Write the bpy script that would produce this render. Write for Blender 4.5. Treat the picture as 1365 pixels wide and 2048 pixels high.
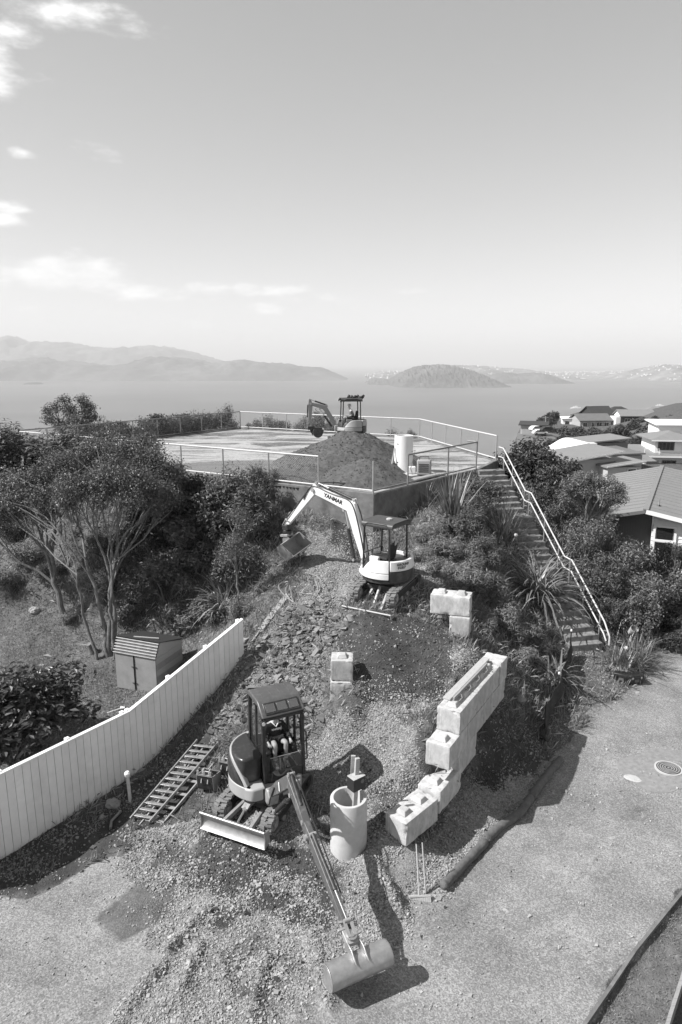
import bpy, bmesh, math, random
import numpy as np
from mathutils import Vector, Matrix, Euler

R = math.radians
random.seed(7)
rng = np.random.default_rng(11)
scene = bpy.context.scene
COL = scene.collection
for o in list(bpy.data.objects):
    bpy.data.objects.remove(o, do_unlink=True)

# ---------------------------------------------------------------- camera
PITCH = math.atan(299 / 1365)
CP, SP = math.cos(PITCH), math.sin(PITCH)
CAMZ = 11.0
cam_d = bpy.data.cameras.new('camera')
cam = bpy.data.objects.new('camera', cam_d)
COL.objects.link(cam)
cam.location = (0, 0, CAMZ)
cam.rotation_euler = (math.pi / 2 - PITCH, 0, 0)
cam_d.sensor_fit = 'VERTICAL'
cam_d.sensor_height = 36
cam_d.lens = 24
cam_d.clip_start = 0.1
cam_d.clip_end = 200000
scene.camera = cam

# ---------------------------------------------------------------- light
SUN_AZ = (-0.975, -0.20)              # towards the sun, on the ground plan
SUN_EL = R(46)
sl = math.hypot(*SUN_AZ)
sun_dir = Vector((SUN_AZ[0] / sl * math.cos(SUN_EL), SUN_AZ[1] / sl * math.cos(SUN_EL), math.sin(SUN_EL)))
sun_d = bpy.data.lights.new('sun', 'SUN')
sun_d.energy = 4.5
sun_d.angle = R(0.5)
sun_d.color = (1.0, 0.99, 0.985)
sun = bpy.data.objects.new('sun', sun_d)
COL.objects.link(sun)
sun.location = (-30, 20, 60)
sun.rotation_euler = sun_dir.to_track_quat('Z', 'Y').to_euler()

world = bpy.data.worlds.new('World')
scene.world = world
world.use_nodes = True
wt = world.node_tree
for n in list(wt.nodes):
    wt.nodes.remove(n)


class NT:
    """short-hand for node trees"""
    def __init__(s, t):
        s.t = t

    def n(s, typ, ins=None, **kw):
        x = s.t.nodes.new(typ)
        for k, v in kw.items():
            setattr(x, k, v)
        for k, v in (ins or {}).items():
            if isinstance(v, bpy.types.NodeSocket):
                s.t.links.new(v, x.inputs[k])
            else:
                x.inputs[k].default_value = v
        return x

    def math(s, op, a, b=0.5, c=None, clamp=False):
        ins = {0: a, 1: b}
        if c is not None:
            ins[2] = c
        return s.n('ShaderNodeMath', ins, operation=op, use_clamp=clamp).outputs[0]

    def ramp(s, fac, stops, interp='LINEAR'):
        x = s.n('ShaderNodeValToRGB', {0: fac})
        e = x.color_ramp.elements
        x.color_ramp.interpolation = interp
        while len(e) < len(stops):
            e.new(0.5)
        for i, (p, c) in enumerate(stops):
            e[i].position = p
            e[i].color = (c, c, c, 1) if not isinstance(c, tuple) else c
        return x.outputs[0]

    def mix(s, fac, a, b, blend='MIX'):
        x = s.n('ShaderNodeMix', data_type='RGBA', blend_type=blend)
        for i, v in ((0, fac), (6, a), (7, b)):
            if isinstance(v, bpy.types.NodeSocket):
                s.t.links.new(v, x.inputs[i])
            else:
                x.inputs[i].default_value = v if i == 0 else (g(v) if not isinstance(v, tuple) else v)
        return x.outputs[2]

    def noise(s, scale, detail=4.0, rough=0.55, vec=None, out=0, dist=0.0):
        ins = {'Scale': scale, 'Detail': detail, 'Roughness': rough, 'Distortion': dist}
        if vec is not None:
            ins['Vector'] = vec
        return s.n('ShaderNodeTexNoise', ins).outputs[out]


def g(v, a=1.0):
    return (v, v, v, a)


W = NT(wt)
sky = W.n('ShaderNodeTexSky', sky_type='NISHITA', sun_disc=False)
sky.sun_elevation = SUN_EL
sky.sun_rotation = math.atan2(SUN_AZ[0], SUN_AZ[1])
sky.air_density = 1.0
sky.dust_density = 0.5
sky.ozone_density = 1.0
sky.altitude = 160
bw_ = W.n('ShaderNodeRGBToBW', {0: sky.outputs[0]})
bwv = W.math('MULTIPLY', W.math('POWER', bw_.outputs[0], 0.74), 1.34)
# clouds, by direction: soft cumulus low over the land, thinner ones higher up
tc = W.n('ShaderNodeTexCoord')
sep = W.n('ShaderNodeSeparateXYZ', {0: tc.outputs['Generated']})
dx, dy, dz = sep.outputs
az = W.math('ARCTAN2', dx, dy)                 # 0 = straight out to sea, negative = towards the sun
el = W.math('ARCSINE', dz)
cv = W.n('ShaderNodeCombineXYZ', {0: az, 1: W.math('MULTIPLY', el, 2.6), 2: 0.0}).outputs[0]
n1 = W.noise(15.0, 9, 0.58, cv)
cv2 = W.n('ShaderNodeCombineXYZ', {0: W.math('ADD', az, 3.3), 1: W.math('MULTIPLY', el, 2.0), 2: 0.3}).outputs[0]
n2 = W.noise(2.7, 2, 0.5, cv2)


def bump(x, c, w):                              # smooth hump of height 1
    d = W.math('DIVIDE', W.math('SUBTRACT', x, c), w)
    return W.math('POWER', 2.718, W.math('MULTIPLY', W.math('MULTIPLY', d, d), -1.0))


CLOUDS = [(140, 545, 66, 26, 1.3), (88, 552, 36, 22, 1.15), (190, 552, 40, 20, 1.1), (205, 566, 50, 18, .9), (300, 583, 90, 15, .75), (415, 576, 48, 13, .85), (350, 596, 90, 9, .6), (488, 578, 26, 11, .8),
          (570, 578, 34, 12, .8), (525, 618, 30, 9, .85), (55, 618, 28, 8, .75), (205, 626, 60, 9, .6), (385, 648, 34, 12, .65), (110, 640, 34, 7, .55), (640, 600, 70, 12, .5), (810, 582, 50, 6, .5),
          (140, 28, 120, 24, .7), (30, 72, 40, 17, .7), (250, 45, 50, 22, .6), (-10, 140, 30, 44, .95), (215, 312, 34, 15, .75), (205, 290, 30, 10, .6), (5, 440, 34, 13, .85), (10, 415, 46, 10, .7), (45, 306, 20, 8, .6), (1000, 118, 22, 12, .45),
          (-160, 560, 110, 30, .9), (-330, 80, 160, 50, .9), (-300, 330, 90, 30, .8), (1650, 590, 120, 18, .7), (1800, 150, 140, 40, .7)]
cover = None
for (cx_, cy_, wx_, wy_, am_) in CLOUDS:        # soft heaps of cloud, by compass bearing and height above the horizon
    u_ = (cx_ - 682.5) / 1365; v_ = (1024 - cy_) / 1365
    d_ = Vector((u_, CP + v_ * SP, -SP + v_ * CP)).normalized()
    a_, e_ = math.atan2(d_.x, d_.y), math.asin(d_.z)
    h_ = W.math('MULTIPLY', W.math('MULTIPLY', bump(az, a_, wx_ * 1.45 / 1365), bump(el, e_, wy_ * 1.35 / 1365)), am_)
    cover = h_ if cover is None else W.math('MAXIMUM', cover, h_)
cover = W.math('ADD', cover, W.math('MULTIPLY', W.math('MULTIPLY', bump(el, R(5.0), R(2.2)), W.math('SUBTRACT', n2, 0.42)), 0.5))
dens = W.math('SUBTRACT', W.math('ADD', W.math('MULTIPLY', cover, 0.95), W.math('MULTIPLY', W.math('SUBTRACT', n1, 0.5), 1.5)), 0.34)
cl = W.n('ShaderNodeMapRange', {0: dens, 1: 0.0, 2: 0.6, 3: 0.0, 4: 1.0}, interpolation_type='SMOOTHSTEP').outputs[0]
lit = W.n('ShaderNodeMapRange', {0: n1, 1: 0.38, 2: 0.66, 3: 4.7, 4: 6.0}).outputs[0]
skyc = W.n('ShaderNodeMapRange', {0: cl, 1: 0, 2: 1, 3: bwv, 4: lit}).outputs[0]
bg = W.n('ShaderNodeBackground', {0: skyc, 1: 0.108})
out = W.n('ShaderNodeOutputWorld', {0: bg.outputs[0]})

vs = scene.view_settings
vs.view_transform = 'Standard'
vs.look = 'None'
vs.exposure = 0.84
vs.gamma = 1.0
scene.cycles.max_bounces = 6
scene.cycles.diffuse_bounces = 3
scene.cycles.transparent_max_bounces = 12
scene.cycles.volume_bounces = 0
scene.cycles.volume_step_rate = 4


# ---------------------------------------------------------------- helpers
def ray(px, py):
    u = (px - 682.5) / 1365
    v = (1024 - py) / 1365
    return np.array([u, CP + v * SP, -SP + v * CP])


def at(px, py, z):
    """point of the height z that the photograph shows at this spot"""
    d = ray(px, py)
    q = d * ((z - CAMZ) / d[2])
    return Vector((q[0], q[1], z))


def atY(px, py, Y):
    d = ray(px, py)
    q = d * (Y / d[1])
    return Vector((q[0], q[1], q[2] + CAMZ))


def sstep(a, b, x):
    t = np.clip((np.asarray(x, float) - a) / (b - a), 0, 1)
    return t * t * (3 - 2 * t)


def _hash(ix, iy, seed):
    h = (ix.astype(np.int64) * 374761393 + iy.astype(np.int64) * 668265263 + seed * 974634777) & 0x7fffffff
    h = ((h ^ (h >> 13)) * 1274126177) & 0x7fffffff
    return ((h ^ (h >> 16)) & 0xffff) / 65535.0


def vnoise(x, y, seed=0):
    x = np.asarray(x, float); y = np.asarray(y, float)
    ix = np.floor(x); iy = np.floor(y)
    fx = x - ix; fy = y - iy
    fx = fx * fx * (3 - 2 * fx); fy = fy * fy * (3 - 2 * fy)
    a = _hash(ix, iy, seed); b = _hash(ix + 1, iy, seed); c = _hash(ix, iy + 1, seed); d = _hash(ix + 1, iy + 1, seed)
    return (a * (1 - fx) + b * fx) * (1 - fy) + (c * (1 - fx) + d * fx) * fy


def fbm(x, y, oct=4, seed=0, gain=0.5):
    s = 0.0; a = 1.0; t = 0.0
    for i in range(oct):
        s = s + a * (vnoise(x * 2 ** i, y * 2 ** i, seed + i * 17) - 0.5)
        t += a; a *= gain
    return s / t * 2


# ---------------------------------------------------------------- materials
MATS = {}


def mat(name, base, rough=0.7, var=0.0, vscale=6.0, metal=0.0, bump_=0.0, bscale=40.0, island=0.0, spec=0.5,
        dirt=0.0, dscale=3.0, dcol=0.1, coord='Object', stretch=None, objvar=0.0):
    if name in MATS:
        return MATS[name]
    m = bpy.data.materials.new(name)
    m.use_nodes = True
    N = NT(m.node_tree)
    b = m.node_tree.nodes['Principled BSDF']
    b.inputs['Roughness'].default_value = rough
    b.inputs['Metallic'].default_value = metal
    b.inputs['Specular IOR Level'].default_value = spec
    c = N.n('ShaderNodeTexCoord').outputs[coord]
    if stretch:
        c = N.n('ShaderNodeMapping', {0: c, 3: stretch}).outputs[0]
    col = g(base)
    if var:
        col = N.ramp(N.noise(vscale, 5, 0.6, c), [(0.25, base * (1 - var)), (0.75, base * (1 + var))])
    if island:
        rnd = N.n('ShaderNodeNewGeometry').outputs['Random Per Island']
        k = N.n('ShaderNodeMapRange', {0: rnd, 1: 0, 2: 1, 3: 1 - island, 4: 1 + island}).outputs[0]
        col = N.mix(1.0, col, N.n('ShaderNodeCombineColor', {0: k, 1: k, 2: k}).outputs[0], 'MULTIPLY')
    if objvar:
        k = N.n('ShaderNodeMapRange', {0: N.n('ShaderNodeObjectInfo').outputs['Random'], 1: 0, 2: 1, 3: 1 - objvar, 4: 1 + objvar}).outputs[0]
        col = N.mix(1.0, col, N.n('ShaderNodeCombineColor', {0: k, 1: k, 2: k}).outputs[0], 'MULTIPLY')
    if dirt:
        f = N.ramp(N.noise(dscale, 7, 0.65, c), [(0.5, 0.0), (0.72, 1.0)])
        f = N.math('MULTIPLY', f, dirt)
        col = N.mix(f, col, dcol)
    if isinstance(col, bpy.types.NodeSocket):
        m.node_tree.links.new(col, b.inputs['Base Color'])
    else:
        b.inputs['Base Color'].default_value = col
    if bump_:
        bn = N.n('ShaderNodeBump', {'Height': N.noise(bscale, 4, 0.6, c), 'Strength': bump_, 'Distance': 0.02})
        m.node_tree.links.new(bn.outputs[0], b.inputs['Normal'])
    MATS[name] = m
    return m


def leaf_mat(name, base, rough=0.45, island=0.5, trans=0.16):
    if name in MATS:
        return MATS[name]
    m = mat(name, base, rough, island=island, spec=0.45)
    N = NT(m.node_tree)
    b = m.node_tree.nodes['Principled BSDF']
    outn = m.node_tree.nodes['Material Output']
    tr = N.n('ShaderNodeBsdfTranslucent', {0: g(base * 1.3)})
    mx = N.n('ShaderNodeMixShader', {0: trans, 1: b.outputs[0], 2: tr.outputs[0]})
    m.node_tree.links.new(mx.outputs[0], outn.inputs[0])
    return m


def M_(k):
    return MATS[k]


mat('concrete', 0.42, 0.9, 0.16, 3, bump_=0.35, bscale=60, dirt=0.55, dscale=2.2, dcol=0.24)
mat('block_concrete', 0.44, 0.92, 0.22, 5, bump_=0.6, bscale=45, dirt=0.75, dscale=3.0, dcol=0.20, objvar=0.12, stretch=(1.6, 1.6, .7))
mat('old_concrete', 0.15, 0.95, 0.4, 2.5, bump_=0.6, bscale=45, dirt=0.8, dscale=1.6, dcol=0.06)
mat('step_concrete', 0.19, 0.95, 0.45, 5, bump_=0.7, bscale=50, dirt=0.85, dscale=3.2, dcol=0.06)
mat('pipe_concrete', 0.46, 0.9, 0.12, 5, bump_=0.25, bscale=90, dirt=0.4, dscale=4, dcol=0.3)
mat('white_pipe', 0.72, 0.6, 0.05, 3, dirt=0.2, dscale=3, dcol=0.5)
mat('galv', 0.42, 0.45, 0.12, 8, metal=0.55, dirt=0.3, dscale=9, dcol=0.2)
mat('rail_paint', 0.50, 0.5, 0.12, 8, dirt=0.45, dscale=9, dcol=0.26)
mat('old_rail', 0.22, 0.6, 0.2, 8, metal=0.3, dirt=0.5, dscale=9, dcol=0.1)
mat('fence_white', 0.78, 0.55, 0.05, 5, dirt=0.35, dscale=1.6, dcol=0.5, objvar=0.05)
mat('timber', 0.40, 0.8, 0.3, 5, bump_=0.5, bscale=30, dirt=0.5, dscale=5, dcol=0.2, stretch=(1, 14, 14))
mat('grey_timber', 0.30, 0.85, 0.4, 5, bump_=0.6, bscale=30, dirt=0.5, dscale=5, dcol=0.12, stretch=(1, 10, 10))
mat('ply', 0.24, 0.8, 0.15, 3, dirt=0.5, dscale=2, dcol=0.16)
mat('bark', 0.15, 0.9, 0.45, 6, bump_=0.9, bscale=25, dirt=0.6, dscale=5, dcol=0.08)
mat('twig', 0.2, 0.9, 0.3, 9)
mat('black_plastic', 0.018, 0.45, 0.2, 8, dirt=0.25, dscale=8, dcol=0.06)
mat('rubber', 0.06, 0.85, 0.3, 9, bump_=0.5, bscale=40, dirt=0.95, dscale=7, dcol=0.2)
mat('track_dust', 0.17, 0.95, 0.35, 9, bump_=0.5, bscale=50, dirt=0.8, dscale=9, dcol=0.06)
mat('steel', 0.42, 0.42, 0.22, 7, metal=0.7, bump_=0.12, bscale=60, dirt=0.4, dscale=5, dcol=0.3)
mat('worn_steel', 0.34, 0.55, 0.3, 6, metal=0.35, bump_=0.25, bscale=50, dirt=0.6, dscale=6, dcol=0.2)
mat('chrome', 0.7, 0.15, 0.05, 5, metal=1.0)
mat('dark_steel', 0.035, 0.5, 0.3, 8, metal=0.2, dirt=0.55, dscale=8, dcol=0.12)
mat('hose', 0.02, 0.5)
mat('paint_grey', 0.20, 0.42, 0.05, 4, dirt=0.5, dscale=9, dcol=0.28, spec=0.5)
mat('boom_grey', 0.085, 0.45, 0.08, 4, dirt=0.6, dscale=9, dcol=0.2)
mat('paint_light', 0.33, 0.45, 0.06, 4, dirt=0.4, dscale=8, dcol=0.25)
mat('paint_white', 0.70, 0.4, 0.04, 4, dirt=0.35, dscale=7, dcol=0.42)
mat('paint_dark', 0.03, 0.28, 0.15, 5, dirt=0.35, dscale=12, dcol=0.12)
mat('cab_dark', 0.022, 0.38, 0.2, 5, dirt=0.35, dscale=14, dcol=0.1)
mat('canopy_grey', 0.05, 0.5, 0.1, 5, dirt=0.5, dscale=7, dcol=0.10)
mat('seat', 0.015, 0.8, 0.2, 8)
mat('decal_dark', 0.02, 0.6)
mat('decal_grey', 0.12, 0.6)
mat('decal_white', 0.75, 0.6)
mat('lamp_lens', 0.75, 0.15, 0.1, 20, spec=0.8)
mat('skin', 0.36, 0.6, 0.1, 20)
mat('hair', 0.03, 0.7)
mat('hoodie', 0.018, 0.9, 0.25, 25, bump_=0.4, bscale=30)
mat('shorts', 0.02, 0.9, 0.25, 25, bump_=0.4, bscale=30)
mat('sock', 0.45, 0.95, 0.1, 40)
mat('boot', 0.12, 0.8, 0.3, 20)
mat('shirt_print', 0.16, 0.9, 0.8, 14)
mat('cap', 0.5, 0.9, 0.1, 20)
mat('house_white', 0.72, 0.6, 0.03, 4, dirt=0.1, dscale=1.0, dcol=0.5)
mat('house_grey', 0.30, 0.7, 0.06, 2)
mat('house_mid', 0.40, 0.7, 0.06, 2)
mat('house_dark', 0.03, 0.7, 0.1, 2)
mat('house_brick', 0.32, 0.85, 0.2, 6)
mat('roof_grey', 0.19, 0.55, 0.08, 1.2, dirt=0.3, dscale=0.7, dcol=0.16)
mat('roof_mid', 0.13, 0.6, 0.12, 1.5)
mat('roof_dark', 0.035, 0.65, 0.2, 1.5)
mat('window_glass', 0.02, 0.08, spec=0.8)
mat('trim_white', 0.75, 0.55)
mat('fabric_black', 0.02, 0.9, 0.3, 12, bump_=0.3, bscale=20, dirt=0.4, dscale=6, dcol=0.07)
mat('sock_filter', 0.10, 0.9, 0.35, 10, bump_=0.7, bscale=25, dirt=0.8, dscale=7, dcol=0.13)
mat('cast_iron', 0.05, 0.7, 0.3, 20, metal=0.2, dirt=0.5, dscale=12, dcol=0.14)
mat('cardboard', 0.20, 0.85, 0.15, 6)
mat('bristle', 0.35, 0.9, 0.3, 60, stretch=(1, 1, 0.05))
mat('rock', 0.25, 0.9, 0.4, 3, bump_=1.0, bscale=9, dirt=0.5, dscale=3, dcol=0.09)
mat('stone_light', 0.255, 0.95, island=0.4)
mat('slate', 0.15, 0.9, island=0.6)
mat('soil_clod', 0.06, 0.95, island=0.5)
mat('corrugated', 0.20, 0.5, 0.2, 6, metal=0.4, dirt=0.5, dscale=5, dcol=0.1)
mat('tar', 0.02, 0.8)
leaf_mat('leaf_dark', 0.052)
leaf_mat('leaf_mid', 0.11)
leaf_mat('leaf_light', 0.15)
leaf_mat('leaf_gloss', 0.055, 0.5)
leaf_mat('needle', 0.10, 0.6)
leaf_mat('flax', 0.16, 0.38, 0.5, 0.15)
leaf_mat('straw', 0.3, 0.7, 0.5, 0.2)
leaf_mat('grass_blade', 0.18, 0.7, 0.5, 0.2)
leaf_mat('far_leaf', 0.055, 0.7, 0.5, 0.1)


def glass_mat(name, tint=0.85, mixf=0.16):
    m = bpy.data.materials.new(name)
    m.use_nodes = True
    N = NT(m.node_tree)
    o = m.node_tree.nodes['Material Output']
    t = N.n('ShaderNodeBsdfTransparent', {0: g(tint)})
    gl = N.n('ShaderNodeBsdfGlossy', {0: g(0.8), 1: 0.05})
    df = N.n('ShaderNodeBsdfDiffuse', {0: g(0.35)})
    a = N.n('ShaderNodeMixShader', {0: 0.5, 1: gl.outputs[0], 2: df.outputs[0]})
    mx = N.n('ShaderNodeMixShader', {0: mixf, 1: t.outputs[0], 2: a.outputs[0]})
    m.node_tree.links.new(mx.outputs[0], o.inputs[0])
    MATS[name] = m


glass_mat('cab_glass', 0.92, 0.07)
glass_mat('visor_glass', 0.5, 0.35)


# ---------------------------------------------------------------- mesh building
class MB:
    def __init__(s, M=None):
        s.v = []; s.f = []
        s.M = M or Matrix()

    def add(s, vs, fs):
        o = len(s.v)
        s.v += [s.M @ Vector(v) for v in vs]
        s.f += [tuple(i + o for i in f) for f in fs]
        return s

    def box(s, c, size, rot=None):
        hx, hy, hz_ = size[0] / 2, size[1] / 2, size[2] / 2
        vs = [Vector((x, y, z)) for x in (-hx, hx) for y in (-hy, hy) for z in (-hz_, hz_)]
        if rot is not None:
            m = rot if isinstance(rot, Matrix) else Euler(rot).to_matrix()
            m = m.to_3x3()
            vs = [m @ v for v in vs]
        c = Vector(c)
        return s.add([v + c for v in vs], [(0, 1, 3, 2), (4, 6, 7, 5), (0, 4, 5, 1), (2, 3, 7, 6), (0, 2, 6, 4), (1, 5, 7, 3)])

    def bar(s, p0, p1, w, h, up=(0, 0, 1), over=0.0):
        p0 = Vector(p0); p1 = Vector(p1)
        d = p1 - p0
        L = d.length
        x = d.normalized()
        y = Vector(up).cross(x)
        if y.length < 1e-4:
            y = Vector((0, 1, 0)).cross(x)
        y.normalize()
        z = x.cross(y)
        m = Matrix((x, y, z)).transposed()
        return s.box((p0 + p1) / 2, (L + over * 2, w, h), m)

    def tube(s, pts, r, n=8, cap=True):
        pts = [Vector(p) for p in pts]
        k = len(pts)
        rs = [r] * k if not hasattr(r, '__len__') else list(r)
        t0 = (pts[1] - pts[0]).normalized()
        a = Vector((0, 0, 1)) if abs(t0.z) < 0.9 else Vector((1, 0, 0))
        u = t0.cross(a).normalized()
        vs = []; fs = []
        for i, p in enumerate(pts):
            t = (pts[min(i + 1, k - 1)] - pts[max(i - 1, 0)]).normalized()
            u = (u - t * u.dot(t)).normalized()
            w = t.cross(u)
            for j in range(n):
                an = 2 * math.pi * j / n
                vs.append(p + (u * math.cos(an) + w * math.sin(an)) * rs[i])
        for i in range(k - 1):
            for j in range(n):
                j2 = (j + 1) % n
                fs.append((i * n + j, i * n + j2, (i + 1) * n + j2, (i + 1) * n + j))
        if cap:
            fs.append(tuple(range(n - 1, -1, -1)))
            fs.append(tuple((k - 1) * n + j for j in range(n)))
        return s.add(vs, fs)

    def cyl(s, p0, p1, r, r1=None, n=14):
        return s.tube([p0, p1], [r, r if r1 is None else r1], n)

    def prism(s, poly, d0, d1, plane='xz'):
        """polygon in a plane, extruded from d0 to d1 along the third axis"""
        k = len(poly)

        def P(a, b, c):
            return (a, c, b) if plane == 'xz' else ((a, b, c) if plane == 'xy' else (c, a, b))
        vs = [P(a, b, d0) for a, b in poly] + [P(a, b, d1) for a, b in poly]
        fs = [tuple(range(k)), tuple(range(2 * k - 1, k - 1, -1))]
        fs += [(i, i + k, (i + 1) % k + k, (i + 1) % k) for i in range(k)]
        return s.add(vs, fs)

    def lathe(s, prof, n=24, c=(0, 0, 0), closed=False):
        vs = []; fs = []
        k = len(prof)
        for r, z in prof:
            for j in range(n):
                a = 2 * math.pi * j / n
                vs.append((c[0] + r * math.cos(a), c[1] + r * math.sin(a), c[2] + z))
        for i in range(k if closed else k - 1):
            i2 = (i + 1) % k
            for j in range(n):
                j2 = (j + 1) % n
                fs.append((i * n + j, i * n + j2, i2 * n + j2, i2 * n + j))
        if not closed:
            fs.append(tuple(range(n - 1, -1, -1)))
            fs.append(tuple((k - 1) * n + j for j in range(n)))
        return s.add(vs, fs)

    def build(s, name, m, parent=None, bevel=0.0, smooth=38, loc=None, seg=2):
        me = bpy.data.meshes.new(name)
        vs = s.v if loc is None else [v - Vector(loc) for v in s.v]
        me.from_pydata([tuple(v) for v in vs], [], s.f)
        bm = bmesh.new(); bm.from_mesh(me)
        bmesh.ops.recalc_face_normals(bm, faces=bm.faces)
        bm.to_mesh(me); bm.free()
        if smooth:
            me.polygons.foreach_set('use_smooth', [True] * len(me.polygons))
            me.set_sharp_from_angle(angle=R(smooth))
        me.materials.append(MATS[m] if isinstance(m, str) else m)
        o = bpy.data.objects.new(name, me)
        COL.objects.link(o)
        if parent is not None:
            o.parent = parent
        if loc is not None:
            o.location = loc
        if bevel:
            b = o.modifiers.new('edge', 'BEVEL')
            b.width = bevel; b.segments = seg; b.limit_method = 'ANGLE'; b.angle_limit = R(35)
        return o


def np_mesh(name, V, F, m, parent=None, smooth=False):
    """V (n,3), F (m,k) with constant k"""
    me = bpy.data.meshes.new(name)
    V = np.ascontiguousarray(V, np.float32); F = np.ascontiguousarray(F, np.int32)
    k = F.shape[1]
    me.vertices.add(len(V)); me.vertices.foreach_set('co', V.ravel())
    me.loops.add(F.size); me.loops.foreach_set('vertex_index', F.ravel())
    me.polygons.add(len(F))
    me.polygons.foreach_set('loop_start', np.arange(0, F.size, k, dtype=np.int32))
    me.polygons.foreach_set('use_smooth', np.full(len(F), smooth, dtype=bool))
    me.update(calc_edges=True)
    me.materials.append(MATS[m] if isinstance(m, str) else m)
    o = bpy.data.objects.new(name, me)
    COL.objects.link(o)
    if parent is not None:
        o.parent = parent
    return o


def tag(o, label=None, cat=None, group=None, kind=None):
    if label: o['label'] = label
    if cat: o['category'] = cat
    if group: o['group'] = group
    if kind: o['kind'] = kind
    return o


def thing(name, loc, label, cat, group=None):
    e = bpy.data.objects.new(name, None)
    e.empty_display_size = 0.2
    COL.objects.link(e)
    e.location = loc
    return tag(e, label, cat, group)


def part_copy(src, name, parent, loc, rot=None, scale=None):
    c = src.copy()
    c.name = name
    COL.objects.link(c)
    c.parent = parent
    c.location = loc
    if rot is not None: c.rotation_euler = rot
    if scale is not None: c.scale = scale
    return c


def copy_tree(o, parent=None):
    c = o.copy(); COL.objects.link(c); c.parent = parent
    for ch in list(o.children):
        copy_tree(ch, c)
    return c


def text_mesh(name, body, size, m, parent, M4, depth=0.0015, bold=0.0, align='CENTER', sx=1.0, shear=0.0):
    cu = bpy.data.curves.new(name, 'FONT')
    cu.body = body; cu.size = size; cu.extrude = depth; cu.offset = bold
    cu.align_x = align; cu.align_y = 'CENTER'; cu.shear = shear
    cu.resolution_u = 3
    tmp = bpy.data.objects.new(name, cu)
    COL.objects.link(tmp)
    dg = bpy.context.evaluated_depsgraph_get()
    me = bpy.data.meshes.new_from_object(tmp.evaluated_get(dg))
    bpy.data.objects.remove(tmp, do_unlink=True)
    me.transform(M4 @ Matrix.Diagonal((sx, 1, 1, 1)))
    me.materials.clear(); me.materials.append(MATS[m])
    o = bpy.data.objects.new(name, me)
    COL.objects.link(o)
    if parent is not None: o.parent = parent
    return o

# ================================================================ terrain
PLAT = [(1.27, 25.90), (6.49, 32.17), (7.75, 34.6), (8.18, 35.25), (5.38, 46.1), (-7.83, 53.2), (-18.32, 37.82)]
PZ = 6.0

CPX = [  # photograph spot and the height of the ground there
    (0, 2048, 0), (400, 2000, 0.02), (682, 2048, 0), (1000, 2000, 0), (1365, 2048, 0), (1365, 1800, 0), (1200, 1700, 0),
    (1337, 1537, 0.04), (1100, 1600, 0.03), (1000, 1720, 0), (900, 1850, 0), (60, 1900, 0), (150, 1780, 0),
    (20, 1712, 0.0), (150, 1640, 0.05), (255, 1573, 0.12), (340, 1600, 0.22), (300, 1650, 0.12), (400, 1530, 0.6), (370, 1480, 0.75),
    (430, 1480, 0.9), (425, 1410, 1.35), (470, 1400, 1.55), (455, 1330, 2.0), (485, 1290, 2.5), (520, 1300, 2.4), (600, 1340, 2.15), (560, 1440, 1.35),
    (480, 1690, 0.30), (540, 1640, 0.42), (600, 1620, 0.45), (640, 1580, 0.5), (450, 1600, 0.46), (540, 1715, 0.2), (600, 1760, 0.14), (400, 1720, 0.12),
    (700, 1705, 0.3), (745, 1790, 0.24), (660, 1800, 0.12), (800, 1850, 0.04), (420, 1830, 0.04), (560, 1880, 0.05), (700, 1960, 0.03),
    (650, 1460, 1.3), (705, 1378, 2.35), (668, 1425, 1.8), (745, 1405, 2.05), (780, 1480, 1.5), (740, 1540, 0.95), (820, 1440, 1.95), (720, 1620, 0.55), (800, 1560, 1.0),
    (868, 1470, 2.1), (872, 1548, 1.1), (830, 1510, 1.6), (770, 1610, 0.85), (850, 1400, 2.2), (930, 1360, 2.55), (960, 1310, 2.75),
    (760, 1310, 2.85), (760, 1390, 2.25), (850, 1340, 2.5), (640, 1330, 2.3), (670, 1260, 2.95),
    (735, 1240, 3.32), (800, 1220, 3.4), (720, 1195, 3.55), (848, 1168, 3.72), (790, 1140, 3.8),
    (650, 1120, 3.95), (700, 1060, 4.55), (620, 1060, 4.6), (620, 1200, 3.3), (540, 1200, 3.15), (580, 1280, 2.7), (560, 1120, 4.0),
    (583, 1100, 4.05), (480, 1200, 2.75), (400, 1230, 1.8), (450, 1100, 4.0), (400, 1000, 5.0), (500, 1040, 4.75),
    (300, 1290, 0.9), (215, 1300, 0.8), (270, 1385, 0.45), (100, 1330, 0.5), (50, 1400, 0.4), (0, 1330, 0.5), (100, 1470, 0.3), (200, 1450, 0.25),
    (330, 1370, 0.7), (30, 1230, 1.3), (130, 1240, 1.3), (60, 1120, 3.0), (150, 1120, 3.2), (250, 1150, 2.8), (30, 1000, 4.5), (200, 1000, 4.7), (330, 975, 5.2),
    (870, 1010, 5.1), (820, 1060, 4.6), (880, 1100, 4.2), (930, 1050, 4.6), (950, 1130, 3.6), (960, 1200, 2.9), (900, 1230, 3.1), (1000, 1280, 1.85), (940, 1290, 2.7),
    (1060, 1350, 0.95), (1100, 1450, 0.42), (1050, 1480, 0.6), (1010, 1400, 1.4), (960, 1490, 0.95), (900, 1600, 0.5), (850, 1700, 0.22), (950, 1620, 0.2),
    (940, 1540, 0.6), (1010, 1560, 0.3), (830, 1690, 0.35), (900, 1780, 0.02), (1110, 1540, 0.05),
    (1175, 1300, 0.75), (1130, 1290, 0.9), (1160, 1420, 0.3), (1258, 1365, 0.25), (1240, 1450, 0.1), (1365, 1400, 0.1), (1365, 1270, 0.2), (1270, 1310, 0.4), (1230, 1250, 0.7),
]
STB = Vector((8.93, 23.2, 0.80))       # foot and head of the stairs
STT = Vector((7.10, 32.3, 6.0))
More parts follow.
